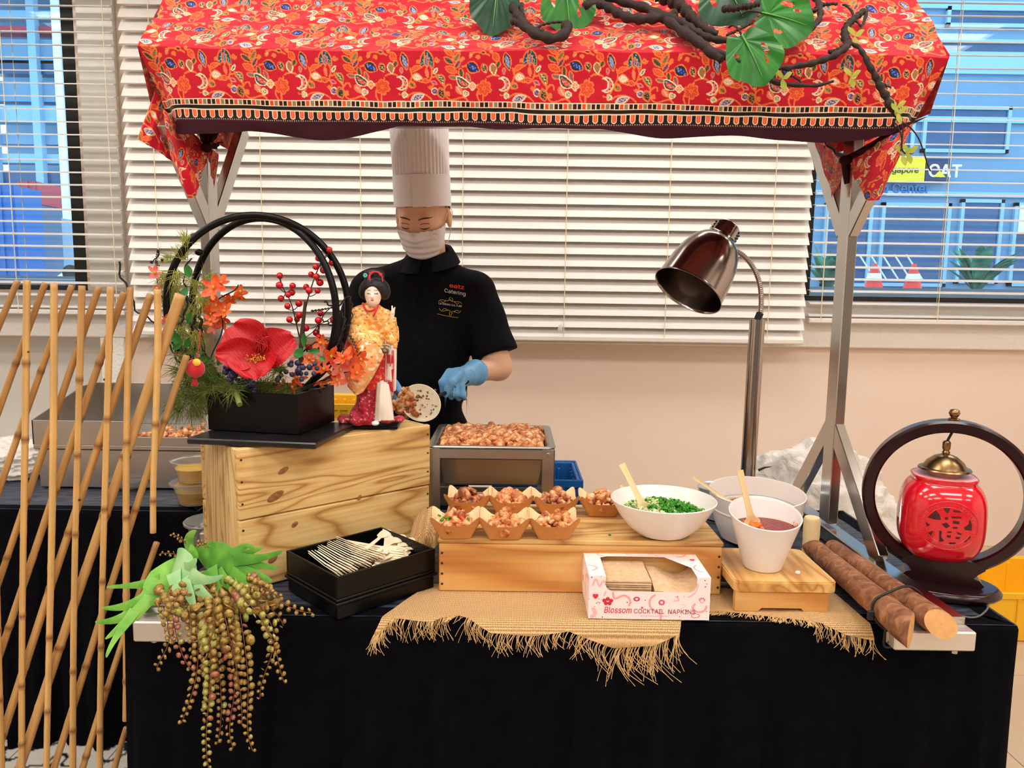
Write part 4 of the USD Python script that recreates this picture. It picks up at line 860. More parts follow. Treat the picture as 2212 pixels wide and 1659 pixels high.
# black cutlery boxes
BA = P(728, 1344, Z=TZ + .002); bang = math.radians(44.5)
BLn, BWd = .262, .222
def open_box(th, name, m, x0, x1, y0, y1, z0, z1, t):
    return put(name, join(cbox(x0, x1, y0, y0 + t, z0, z1, .001), cbox(x0, x1, y1 - t, y1, z0, z1, .001), cbox(x0, x0 + t, y0 + t, y1 - t, z0, z1, .001), cbox(x1 - t, x1, y0 + t, y1 - t, z0, z1, .001), cbox(x0 + t, x1 - t, y0 + t, y1 - t, z0, z0 + t, .001)), M[m], th, local=True)
blk = Thing('cutlery_box', 'open black box holding wooden cutlery, upper of two stacked', 'box', (BA[0], BA[1], TZ + .0475), bang)
open_box(blk, 'box_body', 'black_lacquer', .004, BLn - .004, .004, BWd - .004, 0, .047, .006)
blk2 = Thing('black_box', 'closed black box with a lipped lid, under the cutlery box', 'box', (BA[0], BA[1], TZ + .002), bang)
put('box_body', cbox(.006, BLn - .006, .006, BWd - .006, 0, .030, .002), M['black_lacquer'], blk2, local=True)
put('lid', join(cbox(0, BLn, 0, BWd, .0305, .0375, .002), cbox(.003, BLn - .003, .003, BWd - .003, .038, .0445, .002)), M['black_lacquer'], blk2, local=True)
# wooden forks, knives and a spoon lying fanned in the box
def cutlery_outline(kind):
    L = .16; w = .0055; hw = .0125
    body = [(-L / 2, -w * .8), (-L / 2 + .004, -w * 1.0), (L * .10, -w * .75), (L * .2, -hw)]
    if kind == 'fork':
        up = [(L * .33, -hw), (L * .5, -hw * .85), (L * .5, -hw * .45), (L * .37, -hw * .4), (L * .37, -hw * .12), (L * .5, -hw * .1), (L * .5, hw * .1), (L * .37, hw * .12), (L * .37, hw * .4), (L * .5, hw * .45), (L * .5, hw * .85), (L * .33, hw)]
    elif kind == 'spoon':
        t = np.linspace(-1.9, 1.9, 15); up = [(L * .36 + .024 * math.cos(a), .0155 * math.sin(a)) for a in t]
    else:
        up = [(L * .45, -hw * .8), (L * .5, hw * .2), (L * .48, hw * .8)]
    pts = body + up + [(L * .2, hw if kind != 'knife' else hw * .6), (L * .10, w * .75), (-L / 2 + .004, w), (-L / 2, w * .8)]
    return Polygon(pts).buffer(0)
def cutlery_mesh(kind, bow):
    v, f = sub_mesh(prism(cutlery_outline(kind), -.0008, .0008), 0); v = v.copy()
    v[:, 2] += bow * (v[:, 0] / .08) ** 2 + (-.004 * np.exp(-((v[:, 0] - .055) / .02) ** 2) if kind == 'spoon' else 0); return v, f
protos = {}
for kd, nm in (('fork', 'wooden_fork'), ('knife', 'wooden_knife'), ('spoon', 'wooden_spoon')): protos[kd] = nm
rc = np.random.default_rng(2); firstc = {}
def lay(kd, lx, ly, lz, yaw, roll, pitch, label, group):
    R = rotm([0, 0, 1], bang + yaw) @ rotm([1, 0, 0], roll) @ rotm([0, 1, 0], pitch); w = blk.world(V(lx, ly, lz))
    ang = trimesh.transformations.euler_from_matrix(np.vstack([np.hstack([R, np.zeros((3, 1))]), [0, 0, 0, 1]]), 'sxyz')
    if kd not in firstc:
        pth = Thing(protos[kd], label, 'cutlery', w, 0, group); pth.x.ClearXformOpOrder(); pth.x.AddTranslateOp(opSuffix='c').Set(tuple(map(float, w))); pth.x.AddRotateXYZOp(opSuffix='c').Set(tuple(math.degrees(a) for a in ang))
        put('blade' if kd != 'spoon' else 'bowl', cutlery_mesh(kd, .002), M['cutlery_wood'], pth, local=True); firstc[kd] = pth
    else: copy_thing(firstc[kd], w, label=label, group=group, rot=[math.degrees(a) for a in ang])
ORD = ['first', 'second', 'third', 'fourth', 'fifth', 'sixth', 'seventh', 'eighth', 'ninth', 'tenth', 'eleventh', 'twelfth', 'thirteenth', 'fourteenth', 'fifteenth', 'sixteenth', 'seventeenth', 'eighteenth', 'nineteenth', 'twentieth', 'twenty-first', 'twenty-second', 'twenty-third', 'twenty-fourth']
for k in range(24):      # forks lying on edge in a leaning row at the left
    lay('fork', .110 - .0 + .0, 0, 0, 0, 0, 0, '', '') if False else lay('fork', .036 + .0050 * k, .112 + .010 * math.sin(k * .9) + .0012 * k, .0345 + .0004 * k + .0016 * math.sin(k * 2.1), -PI / 2 - .12 + .010 * k, -.80 + .012 * k, .0, ORD[k] + ' fork from the left in the leaning row in the black box', 'row of leaning wooden forks')
for k in range(9):
    lay('fork', .165 + .002 * k, .085 + .006 * k, .014 + .0030 * k, -PI / 2 + .20 + .03 * k, .08, .0, ORD[k] + ' fork from the bottom of the flat pile in the black box', 'pile of flat wooden forks')
for k in range(7):
    lay('knife', .176 + .006 * k, .066 + .011 * k, .0195 + .0036 * k, .35 + .10 * k, .25, -.02, ORD[k] + ' wooden knife from the bottom at the right in the black box', 'wooden knives at the right of the box')
lay('spoon', .196, .142, .048, -.25 + .9, .1, .05, 'wooden spoon lying on top of the cutlery at the back right', None)
for k in range(3): lay('spoon', .205 + .008 * k, .112 - .016 * k, .040 - .005 * k, .5 - .1 * k, .1, .03, ORD[k] + ' wooden spoon from the top under the uppermost spoon in the black box', 'wooden spoons under the top one')

# ------------------------------------------------------------------ food boats
pbr('kraft_out', (206, 140, 76), .7, var=.06, vscale=30); pbr('kraft_in', (244, 208, 158), .65, var=.04, vscale=30)
meaty('meat', [(0.28, (118, 56, 28)), (0.40, (180, 98, 50)), (0.5, (214, 136, 76)), (0.60, (236, 180, 122)), (0.72, (250, 216, 170))])
meaty('meat_dark', [(0.28, (84, 38, 22)), (0.42, (140, 70, 40)), (0.52, (178, 102, 60)), (0.62, (210, 148, 98)), (0.75, (238, 196, 150))])
leafy('onion_green', (40, 130, 34), (86, 170, 50), .4, 60, .15); leafy('onion_pale', (196, 216, 120), (236, 240, 196), .4, 60, .2); pbr('pickled_red', (214, 66, 60), .35)
def chunk(rg, c, r, sub=1):
    m = trimesh.creation.icosphere(sub); v = np.array(m.vertices); a = rg.uniform(.65, 1.25, 3); R = trimesh.transformations.random_rotation_matrix(rg.random(3))[:3, :3]
    v = np.sign(v) * np.abs(v) ** .8; v = v * (1 + .28 * (meshkit.noise(v * 1.9 + rg.uniform(0, 50, 3), 1)[:, None] - .5) * 2); v = (v * a) @ R.T * r
    return v + np.asarray(c), np.array(m.faces)
def ring(rg, c, r, h):
    an = np.arange(9) * 2 * PI / 9; pr = np.array([(r, -h), (r, h), (r * .55, h), (r * .55, -h), (r, -h)])
    g = np.stack([pr[:, None, 0] * np.cos(an), pr[:, None, 0] * np.sin(an), np.broadcast_to(pr[:, 1:2], (5, 9))], -1); R = trimesh.transformations.random_rotation_matrix(rg.random(3))[:3, :3]
    v, f = grid(g, close_u=True); return v @ R.T + np.asarray(c), f
def boat_mesh(outer):
    """square paper boat: octagonal foot, four sides flaring to raised corners"""
    o = 0 if outer else -.0007
    n = 80; th = np.arange(n) * 2 * PI / n + PI / 4
    def sq(hx, hy, k):   # rounded square radius
        c, s = np.cos(th - 0), np.sin(th); d = (np.abs(c / hx) ** k + np.abs(s / hy) ** k) ** (-1 / k); return np.stack([d * c, d * s], 1)
    rows = []
    for t in np.linspace(0, 1, 9):
        p = sq(.034 + .0215 * t + o, .026 + .0195 * t + o, 14 - 6 * t); corner = np.abs(np.sin(2 * (th))) ** 7
        cdir = (np.abs(np.abs(th % (PI / 2) - math.atan2(.026 + .0195 * t, .034 + .0215 * t)) ))
        k = np.exp(-(np.minimum(np.abs((np.arctan2(np.abs(p[:, 1]), np.abs(p[:, 0])) - math.atan2(.0455, .0555))), 1) / .22) ** 2)
        rows.append(np.column_stack([p * (1 + .05 * k * t)[:, None], np.full(n, .040 * t) + (.020 * k - .006) * t ** 1.6]))
    base = np.column_stack([rows[0][:, :2] * .02, np.zeros(n)])
    g = np.array([base] + rows) + V(0, 0, 0 if outer else .0008)
    return grid(g, flip=not outer, close_u=True)
BO, BI = boat_mesh(True), boat_mesh(False)
boats = [((982, 1166), 0, 'leftmost front paper boat of braised meat topped with green onion', 'c'), ((1089, 1168), 0, 'middle front paper boat of braised meat', 'a'), ((1196, 1168), 0, 'right front paper boat of braised meat', 'a'),
         ((1010, 1113), 1, 'leftmost back-row paper boat of braised meat', 'b'), ((1103, 1114), 1, 'second back-row paper boat of braised meat with a big golden chunk', 'a'), ((1200, 1116), 1, 'third back-row paper boat of braised meat', 'b'), ((1302, 1118), 1, 'back-row paper boat of meat beside the white green-onion bowl', 'a'), ((1392, 1112), 1, 'paper boat of meat hidden behind the green-onion bowl', 'b')]
b0 = None; rb = np.random.default_rng(21)
for i, ((bx, by), row, lab, kind) in enumerate(boats):
    q = P(bx, by, Z=LTOP); q = V(q[0], q[1] + .032, LTOP + .0005); rz = rb.uniform(-.10, .10)
    glab = lab.split(' of ')[0].replace('paper boat', 'kraft paper food boat') + (' beside the bowl' if i == 6 else ' behind the bowl' if i == 7 else ' on the low wooden box')
    if b0 is None:
        b0 = Thing('paper_boat', glab, 'paper tray', q, rz, 'kraft paper food boats on the low box'); put('outer_wall', BO, M['kraft_out'], b0, smooth=30, local=True); put('inner_wall', BI, M['kraft_in'], b0, smooth=30, local=True)
    else: copy_thing(b0, q, rz, glab)
    ms = []
    rg = np.random.default_rng(100 + i); c_, s_ = math.cos(rz), math.sin(rz)
    for k in range(110):
        a = rg.uniform(0, 2 * PI); rr = math.sqrt(rg.random()); lx, ly = .042 * rr * math.cos(a), .034 * rr * math.sin(a); r = rg.uniform(.0045, .0092) * (1.6 if k % 13 == 0 else 1)
        z = .017 + .033 * (1 - rr ** 2) * rg.uniform(.45, 1.12) + .004
        ms.append(chunk(rg, (q[0] + lx * c_ - ly * s_, q[1] + lx * s_ + ly * c_, q[2] + z), r))
    if i == 4: ms.append(chunk(rg, (q[0] + .012, q[1] - .006, q[2] + .047), .016)); ms.append(chunk(rg, (q[0] - .02, q[1] - .01, q[2] + .036), .013))
    nm = put('meat_portion', join(ms), M['meat_dark' if kind == 'b' else 'meat'], None, smooth=True, label='chopped braised meat heaped in the ' + lab.split(' of ')[0], cat='meat', kind='stuff')
    if kind == 'c':
        ms = [ring(rg, (q[0] + rg.normal() * .016 - .008, q[1] + rg.normal() * .012 - .010, q[2] + rg.uniform(.036, .046)), rg.uniform(.0028, .0048), .0018) for k in range(34)]
        put('green_onion_topping', join(ms), M['onion_green'], None, smooth=40, label='green onion rings sprinkled over the leftmost front boat', cat='green onion', kind='stuff')
        put('red_pickle', tube(spline([q + V(.006, -.002, .048), q + V(.017, -.016, .043), q + V(.024, -.024, .036)], 12), .0045, 8), M['pickled_red'], None, smooth=True, label='red pickle strip on top of the leftmost front boat', cat='pickle')
# ------------------------------------------------------------------ bowls and cup
pbr('melamine', (240, 234, 230), .25, spec=.5)
pbr('spoon_wood', (238, 212, 160), .5)
def vessel(name, label, c, prof, t, sides=64, m='melamine', tilt=0.0):
    """prof: outer profile from foot to rim [(r, z)]"""
    th = Thing(name, label, 'bowl' if 'bowl' in name else 'cup', c)
    pr = np.array(prof, float); inner = pr[::-1].copy(); inner[:, 0] -= t; inner[:, 1] = np.maximum(inner[:, 1], pr[0, 1] + t * 1.2)
    full = [(.0005, pr[0, 1])] + [tuple(p) for p in pr] + [(pr[-1, 0] - t * .5, pr[-1, 1] + t * .45)] + [tuple(p) for p in inner] + [(.0005, pr[0, 1] + t * 1.2)]
    bv, bf = lathe(full, sides); k_ = np.clip(bv[:, 2] / pr[-1, 1], 0, 1) ** 2; bv[:, 2] += tilt * k_ * bv[:, 1] / pr[-1, 0]
    put('body', (bv, bf), M[m], th, smooth=40, local=True); return th
q1 = P(1440, 1170, Z=LTOP); GC = V(q1[0], q1[1] + .052, LTOP + .0008)
vessel('salad_bowl', 'white flared bowl of chopped green onion on the low box', GC, [(.045, 0), (.058, .004), (.080, .022), (.100, .048), (.113, .070), (.1195, .083)], .0035)
rg = np.random.default_rng(31); ms, ms2 = [], []
for k in range(620):
    a = rg.uniform(0, 2 * PI); rr = math.sqrt(rg.random()); x, y = .094 * rr * math.cos(a), .094 * rr * math.sin(a)
    z = .050 + .020 * (1 - rr ** 2) + rg.uniform(-.003, .006); pale = (x < -.01 and rg.random() < .7) or rg.random() < .12
    (ms2 if pale else ms).append(ring(rg, GC + V(x, y, z), rg.uniform(.0028, .0052), rg.uniform(.0014, .003)))
ms.append(lathe([(.001, .047), (.095, .047), (.06, .060), (.001, .066)], 24, GC))
put('chopped_green_onion', join(ms), M['onion_green'], None, smooth=40, label='chopped green onion leaves heaped in the white flared bowl', cat='green onion', kind='stuff')
put('chopped_white_onion', join(ms2), M['onion_pale'], None, smooth=40, label='pale white onion rings at the left of the green onion heap', cat='green onion', kind='stuff')
def spoon(label, top, tip, w=.0065, dipped=False):
    top, tip = np.asarray(top, float), np.asarray(tip, float); d = tip - top; L = np.linalg.norm(d); d /= L
    th = Thing('wooden_spoon_stirrer', label, 'spoon', tip); R = frame(d, FW)
    s = np.linspace(0, 1, 24); ww = w * np.where(s < .72, 1 - .12 * np.sin(s * 4), 1 + 1.5 * np.exp(-((s - .9) / .08) ** 2) ) * np.where(s > .97, .6, 1)
    e = np.stack([ww, 0 * s, s * L], 1); zb = .006 * np.exp(-((s - .9) / .07) ** 2)
    g = np.stack([np.stack([k * ww, -.0008 * abs(k) + zb * (1 - abs(k)), s * L], 1) for k in (-1, -.5, 0, .5, 1)], 0)
    v, f = thick(g, .0016); put('handle', (v @ R.T + top, f), M['spoon_wood'], th, smooth=30)
    return th
spoon('wooden spoon standing in the green onion bowl', P(1343, 1002, Y=GC[1] + .0), GC + V(-.042, -.028, .056), .0075)
hidden = P(1345, 1062, Y=1.84)
# white ribbed bowl behind
q2 = P(1612, 1180, Z=TZ + .004); RC = V(P(1640, 1080, Y=1.97)[0], 1.99, TZ + .004)
vessel('deep_bowl', 'large deep white bowl of fried shallots behind the chilli cup', RC, [(.075, 0), (.092, .006), (.112, .05), (.119, .086), (.1215, .087), (.1215, .091), (.1205, .092), (.126, .118), (.129, .136)], .004, tilt=.010)
ms = [chunk(rg, RC + V(*(np.array([math.cos(a), math.sin(a)]) * .095 * math.sqrt(u)), .088 + .016 * (1 - u) + rg.uniform(-.003, .004)), rg.uniform(.003, .006)) for a, u in zip(rg.uniform(0, 2 * PI, 420), rg.random(420))]
ms.append(lathe([(.001, .08), (.112, .08), (.06, .09), (.001, .098)], 24, RC))
put('fried_shallots', join(ms), M['meat'], None, smooth=True, label='reddish fried shallots in the large deep white bowl', cat='fried shallots', kind='stuff')
spoon('thin wooden spoon leaning in the deep white bowl', P(1497, 1030, Y=RC[1] - .02), RC + V(-.06, -.05, .10), .005)
# chilli cup
KC = P(1660, 1240, Z=STOP); KC = V(KC[0], KC[1] + .041, STOP + .0008)
vessel('tapered_cup', 'tapered white cup of chilli sauce on the stool board', KC, [(.0385, 0), (.0415, .003), (.0655, .080), (.0775, .120), (.0785, .1235)], .0035, tilt=.017)
ramp_noise('chilli_oil', [(0.3, (84, 10, 4)), (0.55, (132, 20, 8)), (0.75, (186, 50, 16))], 160, rough=.3, bump=.4, bdist=.002, spec=.25)
ramp_noise('chilli_paste', [(0.3, (196, 72, 20)), (0.6, (238, 120, 40)), (0.8, (250, 170, 70))], 70, rough=.3, bump=.6, spec=.6)
put('chilli_sauce', lathe([(.0005, .084), (.066, .084), (.0685, .0945), (.060, .0950), (.0005, .0945)], 48, KC), M['chilli_oil'], None, smooth=True, label='dark red chilli oil filling the tapered white cup', cat='chilli sauce', kind='stuff')
ms = [chunk(rg, KC + V(.0672 * math.cos(a) * (1 + k * .05), .0672 * math.sin(a) * (1 + k * .05), .0955 + .008 * k), rg.uniform(.0010, .0024), 0) for a, k in zip(rg.uniform(-.7, PI * 1.2, 260), rg.random(260))]
ms += [chunk(rg, KC + V(-.026 + rg.normal() * .007, -.010 + rg.normal() * .008, .096 + rg.uniform(-.001, .008)), rg.uniform(.003, .006)) for _ in range(46)]
put('chilli_flakes', join(ms), M['chilli_paste'], None, smooth=True, label='orange chilli flakes clinging round the rim of the sauce', cat='chilli flakes', kind='stuff')
spoon('wooden spoon standing in the chilli cup', P(1598, 1016, Y=KC[1] - .01), KC + V(-.028, -.010, .092), .0075)
put('garlic_slice', sphere(P(1723, 1237, Z=STOP + .003), (.006, .004, .0045), 2), M['melamine'], None, smooth=True, label='small white garlic slice on the stool board by the cup', cat='garlic')
put('onion_bit', sphere(P(1317, 1155, Z=LTOP + .002), (.0035, .003, .002), 1), M['onion_green'], None, smooth=True, label='single green onion bit dropped on the low box', cat='green onion')
# ------------------------------------------------------------------ napkin box
NA = P(1270, 1334, Z=TZ + .006); NB = P(1531, 1339, Z=TZ + .006)
NW, NH, ND = float(NB[0] - NA[0]), .092, .158
nb = Thing('napkin_box', 'pink and white printed cardboard box of cocktail napkins with cut-out window', 'napkin box', (NA[0], NA[1] - .004, TZ + .006), math.atan2(NB[1] - NA[1], NB[0] - NA[0]) * .5)
painted('box_print', .45, .4)
def draw(n, m, w, h, base, items):
    X, Y = np.meshgrid(np.linspace(0, w, n), np.linspace(0, h, m), indexing='ij'); c = np.tile(lin(base), (n * m, 1)).reshape(n, m, 3)
    for it in items:
        if it[0] == 'dot': d = np.hypot(X - it[1], Y - it[2]) < it[3]
        elif it[0] == 'stroke':
            p = spline(it[1], 60); d = np.zeros((n, m), bool)
            for q in p: d |= np.hypot(X - q[0], Y - q[1]) < it[2]
        elif it[0] == 'heart':
            x, y = (X - it[1]) / it[3], (Y - it[2]) / it[3]; f = (x * x + y * y - 1) ** 3 - x * x * y ** 3; d = (f < 0) & ((f > -.25) if it[5] else True)
        elif it[0] == 'ell':
            x, y = (X - it[1]) / it[3], (Y - it[2]) / it[4]; r = np.hypot(x, y); d = (r < 1) & (r > .45)
        c[d] = lin(it[4] if it[0] == 'heart' else it[5] if it[0] == 'ell' else it[3] if it[0] == 'stroke' else it[4])
    return X, Y, c
PK, PK2, RD, WN = (246, 190, 192), (250, 168, 172), (226, 54, 70), (150, 60, 80)
rn = np.random.default_rng(77)
def dots(k, w, h): return [('dot', rn.uniform(0, w), rn.uniform(0, h), rn.uniform(.0008, .0016), (RD, WN, (200, 120, 130))[rn.integers(3)]) for _ in range(k)]
front_items = dots(36, NW, NH) + [('stroke', [(.008, .072), (.016, .082), (.022, .070), (.028, .080), (.034, .074)], .0022, PK), ('stroke', [(.05, .056), (.056, .044), (.070, .050), (.080, .048), (.084, .030)], .0024, PK2), ('stroke', [(.136, .052), (.126, .038), (.132, .022), (.150, .010), (.150, .002)], .0022, PK2),
    ('stroke', [(.224, .078), (.216, .056), (.206, .05)], .0016, PK), ('stroke', [(.243, .030), (.226, .018), (.216, .024), (.219, .034)], .0022, PK2), ('stroke', [(.010, .02), (.014, .012), (.008, .004)], .004, PK), ('stroke', [(.180, .05), (.186, .043), (.176, .041)], .0016, PK), ('stroke', [(.035, .058), (.032, .05)], .0018, PK),
    ('heart', .014, .047, .0052, RD, False), ('heart', .234, .042, .0058, (236, 120, 140), True), ('ell', .099, .0435, .0068, .005, RD), ('ell', .151, .037, .0066, .0062, (226, 90, 120)), ('dot', .111, .025, .0022, RD), ('stroke', [(.214, .008), (.226, .013), (.23, .010), (.218, .005), (.214, .008)], .0009, (226, 120, 150)), ('stroke', [(.19, .034), (.20, .03), (.192, .026)], .0009, (250, 205, 215))]
def panel(name, items, w, h, n, m, to3, hole=None, base=(252, 236, 236)):
    X, Y, c = draw(n, m, w, h, base, items); g = to3(X, Y); v, f = grid(g)
    if hole is not None:
        ce = np.stack([X.ravel(), Y.ravel()], 1)[f].mean(1); f = f[~hole(ce[:, 0], ce[:, 1])]
    v2 = np.vstack([v, v + 0]); return put(name, (v, f), M['box_print'], nb, smooth=True, col=c.reshape(-1, 3), local=True)
def hole_front(x, y):
    x0_, x1_, yb, r = .034, .222, .060, .016; inn = (x > x0_) & (x < x1_) & (y > yb)
    for cx, sx in ((x0_ + r, -1), (x1_ - r, 1)): inn &= ~(((x - cx) * sx > 0) & (y < yb + r) & (np.hypot(x - cx, y - yb - r) > r))
    return inn
def hole_top(x, y):
    inn = (x > .034) & (x < .222) & (y < .116); k = x - .176; return inn & ~((k > 0) & (y > .116 - k * 1.35)) & ~((x < .05) & (y > .108 + (x - .034) * .5))
panel('front_panel', front_items, NW, NH, 420, 156, lambda X, Y: np.stack([X, 0 * X + .002 * 0, Y], -1), hole_front)
top_items = dots(26, NW, ND) + [('stroke', [(.012, .146), (.03, .142), (.032, .124), (.042, .120)], .0024, PK), ('stroke', [(.09, .15), (.11, .142), (.095, .134), (.105, .128)], .0018, PK), ('stroke', [(.20, .153), (.226, .148), (.224, .128), (.205, .120)], .0024, PK2), ('stroke', [(.236, .07), (.228, .05), (.24, .03)], .0020, PK2), ('ell', .062, .138, .006, .005, (230, 120, 140)), ('heart', .235, .10, .005, RD, False), ('heart', .15, .135, .005, (236, 120, 140), True), ('stroke', [(.006, .06), (.02, .05), (.01, .03)], .003, PK)]
panel('top_panel', top_items, NW, ND, 330, 210, lambda X, Y: np.stack([X, Y, 0 * X + NH], -1), hole_top)
side_items = dots(18, ND, NH) + [('stroke', [(.01, .08), (.05, .06), (.03, .03), (.08, .02)], .004, PK), ('stroke', [(.10, .08), (.12, .05), (.14, .02)], .004, PK2), ('heart', .09, .05, .008, RD, False)]
panel('side_panel', side_items, ND, NH, 120, 70, lambda X, Y: np.stack([-.004 * np.sin(PI * Y / NH) * np.sin(PI * X / ND) + 0 * X, X, Y], -1)); panel('side_panel', side_items, ND, NH, 120, 70, lambda X, Y: np.stack([NW + 0 * X, X, Y], -1))
pbr('card_inside', (196, 184, 176), .8)
put('base_panel', join(box(.001, NW - .001, .001, ND - .001, .0002, .0012), box(.001, NW - .001, ND - .0012, ND, .0012, NH - .0006)), M['card_inside'], nb, local=True)
pbr('print_red', (216, 40, 62), .5); pbr('print_wine', (160, 74, 98), .5); pbr('print_pink', (244, 176, 190), .5)
def ntext(name, s, x, z, h, m, bold, sq=1.0, shear=0.0):
    t = meshkit.text_mesh(s, h, .0004, bold); v = np.array(t.vertices); v = np.stack([x + (v[:, 0] + v[:, 1] * shear) * sq, -.0002 - v[:, 2], z + v[:, 1]], -1); put(name, (v, np.array(t.faces)), M[m], nb, local=True)
for w_, xa_, xb_, h_, m_, sh_ in (('Blossom', .0315, .0905, .0130, 'print_red', .18), ('COCKTAIL', .0935, .1570, .0095, 'print_wine', 0), ('NAPKINS', .1640, .2210, .0095, 'print_wine', 0)):
    wd_ = meshkit.text_mesh(w_, h_, .0004).bounds; ntext('lettering', w_, xa_, .0130, h_, m_, False, (xb_ - xa_) / (wd_[1][0] + sh_ * h_), sh_)
for k, (x, z) in enumerate(((.036, .0335), (.0435, .0335), (.0325, .0395), (.0465, .0395), (.0395, .043))): put('blossom_petal', xf(lathe([(.0001, .0005), (.0038, .0004), (.0042, 0)], 14), rotm([1, 0, 0], PI / 2), (x, -.0004, z)), M['print_red'], nb, local=True)
put('fine_print', join([box(.108 + k * .005, .1115 + k * .005, -.0005, -.0002, .0068, .0084) for k in range(12)]), M['print_pink'], nb, local=True)
ramp_noise('kraft_napkin', [(0.3, (204, 168, 128)), (0.7, (226, 194, 156))], 90, rough=.85)
pbr('napkin_ink', (150, 116, 84), .8)
def napkins(name, label, x0_, w, n, h, curve):
    ms = []
    for k in range(n):
        U, W = np.meshgrid(np.linspace(0, w, 14), np.linspace(.006 + (.002 if k % 2 else 0), .126, 8), indexing='ij'); z = .002 + h * (k + .5) / n + 0 * U
        z = z * (1 - curve * .35 * np.sin(PI * np.clip(U / w - .15, 0, 1) ** 1.2)) + curve * .018 * (U / w) ** 3; z -= curve * .012 * np.clip(1 - W / .05, 0, 1)
        ms.append(thick(nb.world(np.stack([x0_ + U, W, z], -1)), h / n * .62))
    return put(name, join(ms), M['kraft_napkin'], None, smooth=30, label=label, cat='napkins', kind='stuff')
napkins('napkin_stack', 'flat stack of brown paper napkins at the left in the pink box', .028, .102, 16, .076, 0); napkins('napkin_stack', 'curled stack of brown paper napkins at the right in the pink box', .137, .106, 12, .066, 1)

# ------------------------------------------------------------------ burlap
_mk('burlap', {'t': ('texture_coordinate', {}), 'w1': ('wave_texture', {'wave_type': 'bands', 'bands_direction': 'x', 'scale': 95.0, 'distortion': 1.2, 'detail': 1.0, 'detail_scale': 3.0}), 'w2': ('wave_texture', {'wave_type': 'bands', 'bands_direction': 'y', 'scale': 95.0, 'distortion': 1.2, 'detail': 1.0, 'detail_scale': 3.0}),
    'mx': ('mix', {'mix_type': 'lighten', 'fac': 1.0}), 'r': ('rgb_ramp', {'ramp': [(0.2, lin((150, 108, 66))), (0.7, lin((208, 168, 116))), (1.0, lin((224, 188, 138)))]}), 'b': ('bump', {'strength': .8, 'distance': .0015}), 'p': ('principled_bsdf', {'roughness': .9, 'specular_ior_level': .1})},
    [('t.object', 'w1.vector'), ('t.object', 'w2.vector'), ('w1.color', 'mx.color1'), ('w2.color', 'mx.color2'), ('mx.color', 'r.fac'), ('mx.color', 'b.height'), ('r.color', 'p.base_color'), ('b.normal', 'p.normal')])
pbr('jute_thread', (214, 176, 120), .9, spec=.1, var=.25, vscale=60)
rf = np.random.default_rng(9)
def burlap(label, top, hem, over, fr_len, n_thr):
    """top and hem: picture positions on the table plane; over(t): how far past the table edge it falls"""
    th = Thing('burlap_runner', label, 'burlap', P(*top[len(top) // 2], Z=TZ))
    m = 140; a = np.array([P(x, y, Z=TZ + .0025) for x, y in top]); b = np.array([P(x, y, Z=TZ + .0025) for x, y in hem])
    rs = lambda p: np.stack([np.interp(np.linspace(0, 1, m), np.linspace(0, 1, len(p)), p[:, k]) for k in range(3)], 1)
    a, b = rs(a), rs(b); s = np.linspace(0, 1, 40)[:, None, None]; g = a[None] * (1 - s) + b[None] * s
    wv = meshkit.fbm(g * V(14, 14, 0) + 3, 3, 2) - .35; g[..., 2] += .006 * np.clip(wv, 0, 1) * np.sin(PI * np.clip(s[..., 0] * 1.05, 0, 1))
    out = np.clip(TY0 - .004 - g[..., 1], 0, None); g[..., 2] -= out * .9; g[..., 1] = np.where(out > 0, TY0 - .004 - .022 * np.tanh(out / .022), g[..., 1])
    put('weave', thick(g, .0012), M['burlap'], th, smooth=40)
    ms = []; e = g[-1]; d0 = g[-1] - g[-3]
    for k in range(n_thr):
        i = rf.uniform(0, m - 1.01); j = int(i); p0 = e[j] + (e[j + 1] - e[j]) * (i - j); L = fr_len(i / m) * rf.uniform(.55, 1.15)
        dr = d0[j] / (np.linalg.norm(d0[j]) + 1e-9); over_ = p0[1] < TY0 + .002
        t = np.linspace(0, 1, 6)[:, None]; sw = V(rf.normal() * .35, 0, 0)
        if over_: pts = p0 + t * L * (V(0, -.25, -1) * t + dr * (1 - t)) + t ** 2 * L * sw; pts[:, 1] = np.minimum(pts[:, 1], TY0 - .018 - .004 * rf.random())  ; pts[0] = p0
        else: pts = p0 + t * L * (dr + sw) ; pts[:, 2] = np.maximum(pts[:, 2], TZ + .002)
        ms.append(tube(pts, .0007, 4, caps=False))
    put('fringe', join(ms), M['jute_thread'], th, smooth=True, kind='stuff'); return th
burlap('long frayed burlap runner hanging over the table edge under the low box', [(930, 1262), (1000, 1262), (1250, 1266), (1430, 1272), (1480, 1276)], [(798, 1352), (850, 1334), (930, 1338), (990, 1330), (1060, 1348), (1150, 1352), (1230, 1348), (1330, 1366), (1420, 1364), (1470, 1352)], None, lambda t: .030 + .024 * (t > .72) + .012 * np.sin(t * 30) ** 2, 330)
burlap('short frayed burlap piece under the stool board and logs', [(1540, 1270), (1640, 1275), (1740, 1272), (1800, 1280)], [(1528, 1322), (1570, 1322), (1640, 1330), (1700, 1336), (1760, 1344), (1830, 1356), (1896, 1362)], None, lambda t: .016 + .020 * t, 190)
bg = Thing('burlap_scrap', 'bunched burlap scrap stuffed between the tall crate and the black box', 'burlap', P(928, 1165, Z=TZ))
g = rpatch([(896, 1122), (915, 1100), (935, 1094), (950, 1100)], [(884, 1172), (905, 1186), (935, 1186), (950, 1172)], [1.80, 1.77, 1.73, 1.72], [1.74, 1.71, 1.70, 1.69], 40, 40, .025, 2, .004)
put('weave', thick(g, .0015), M['burlap'], bg, smooth=40)

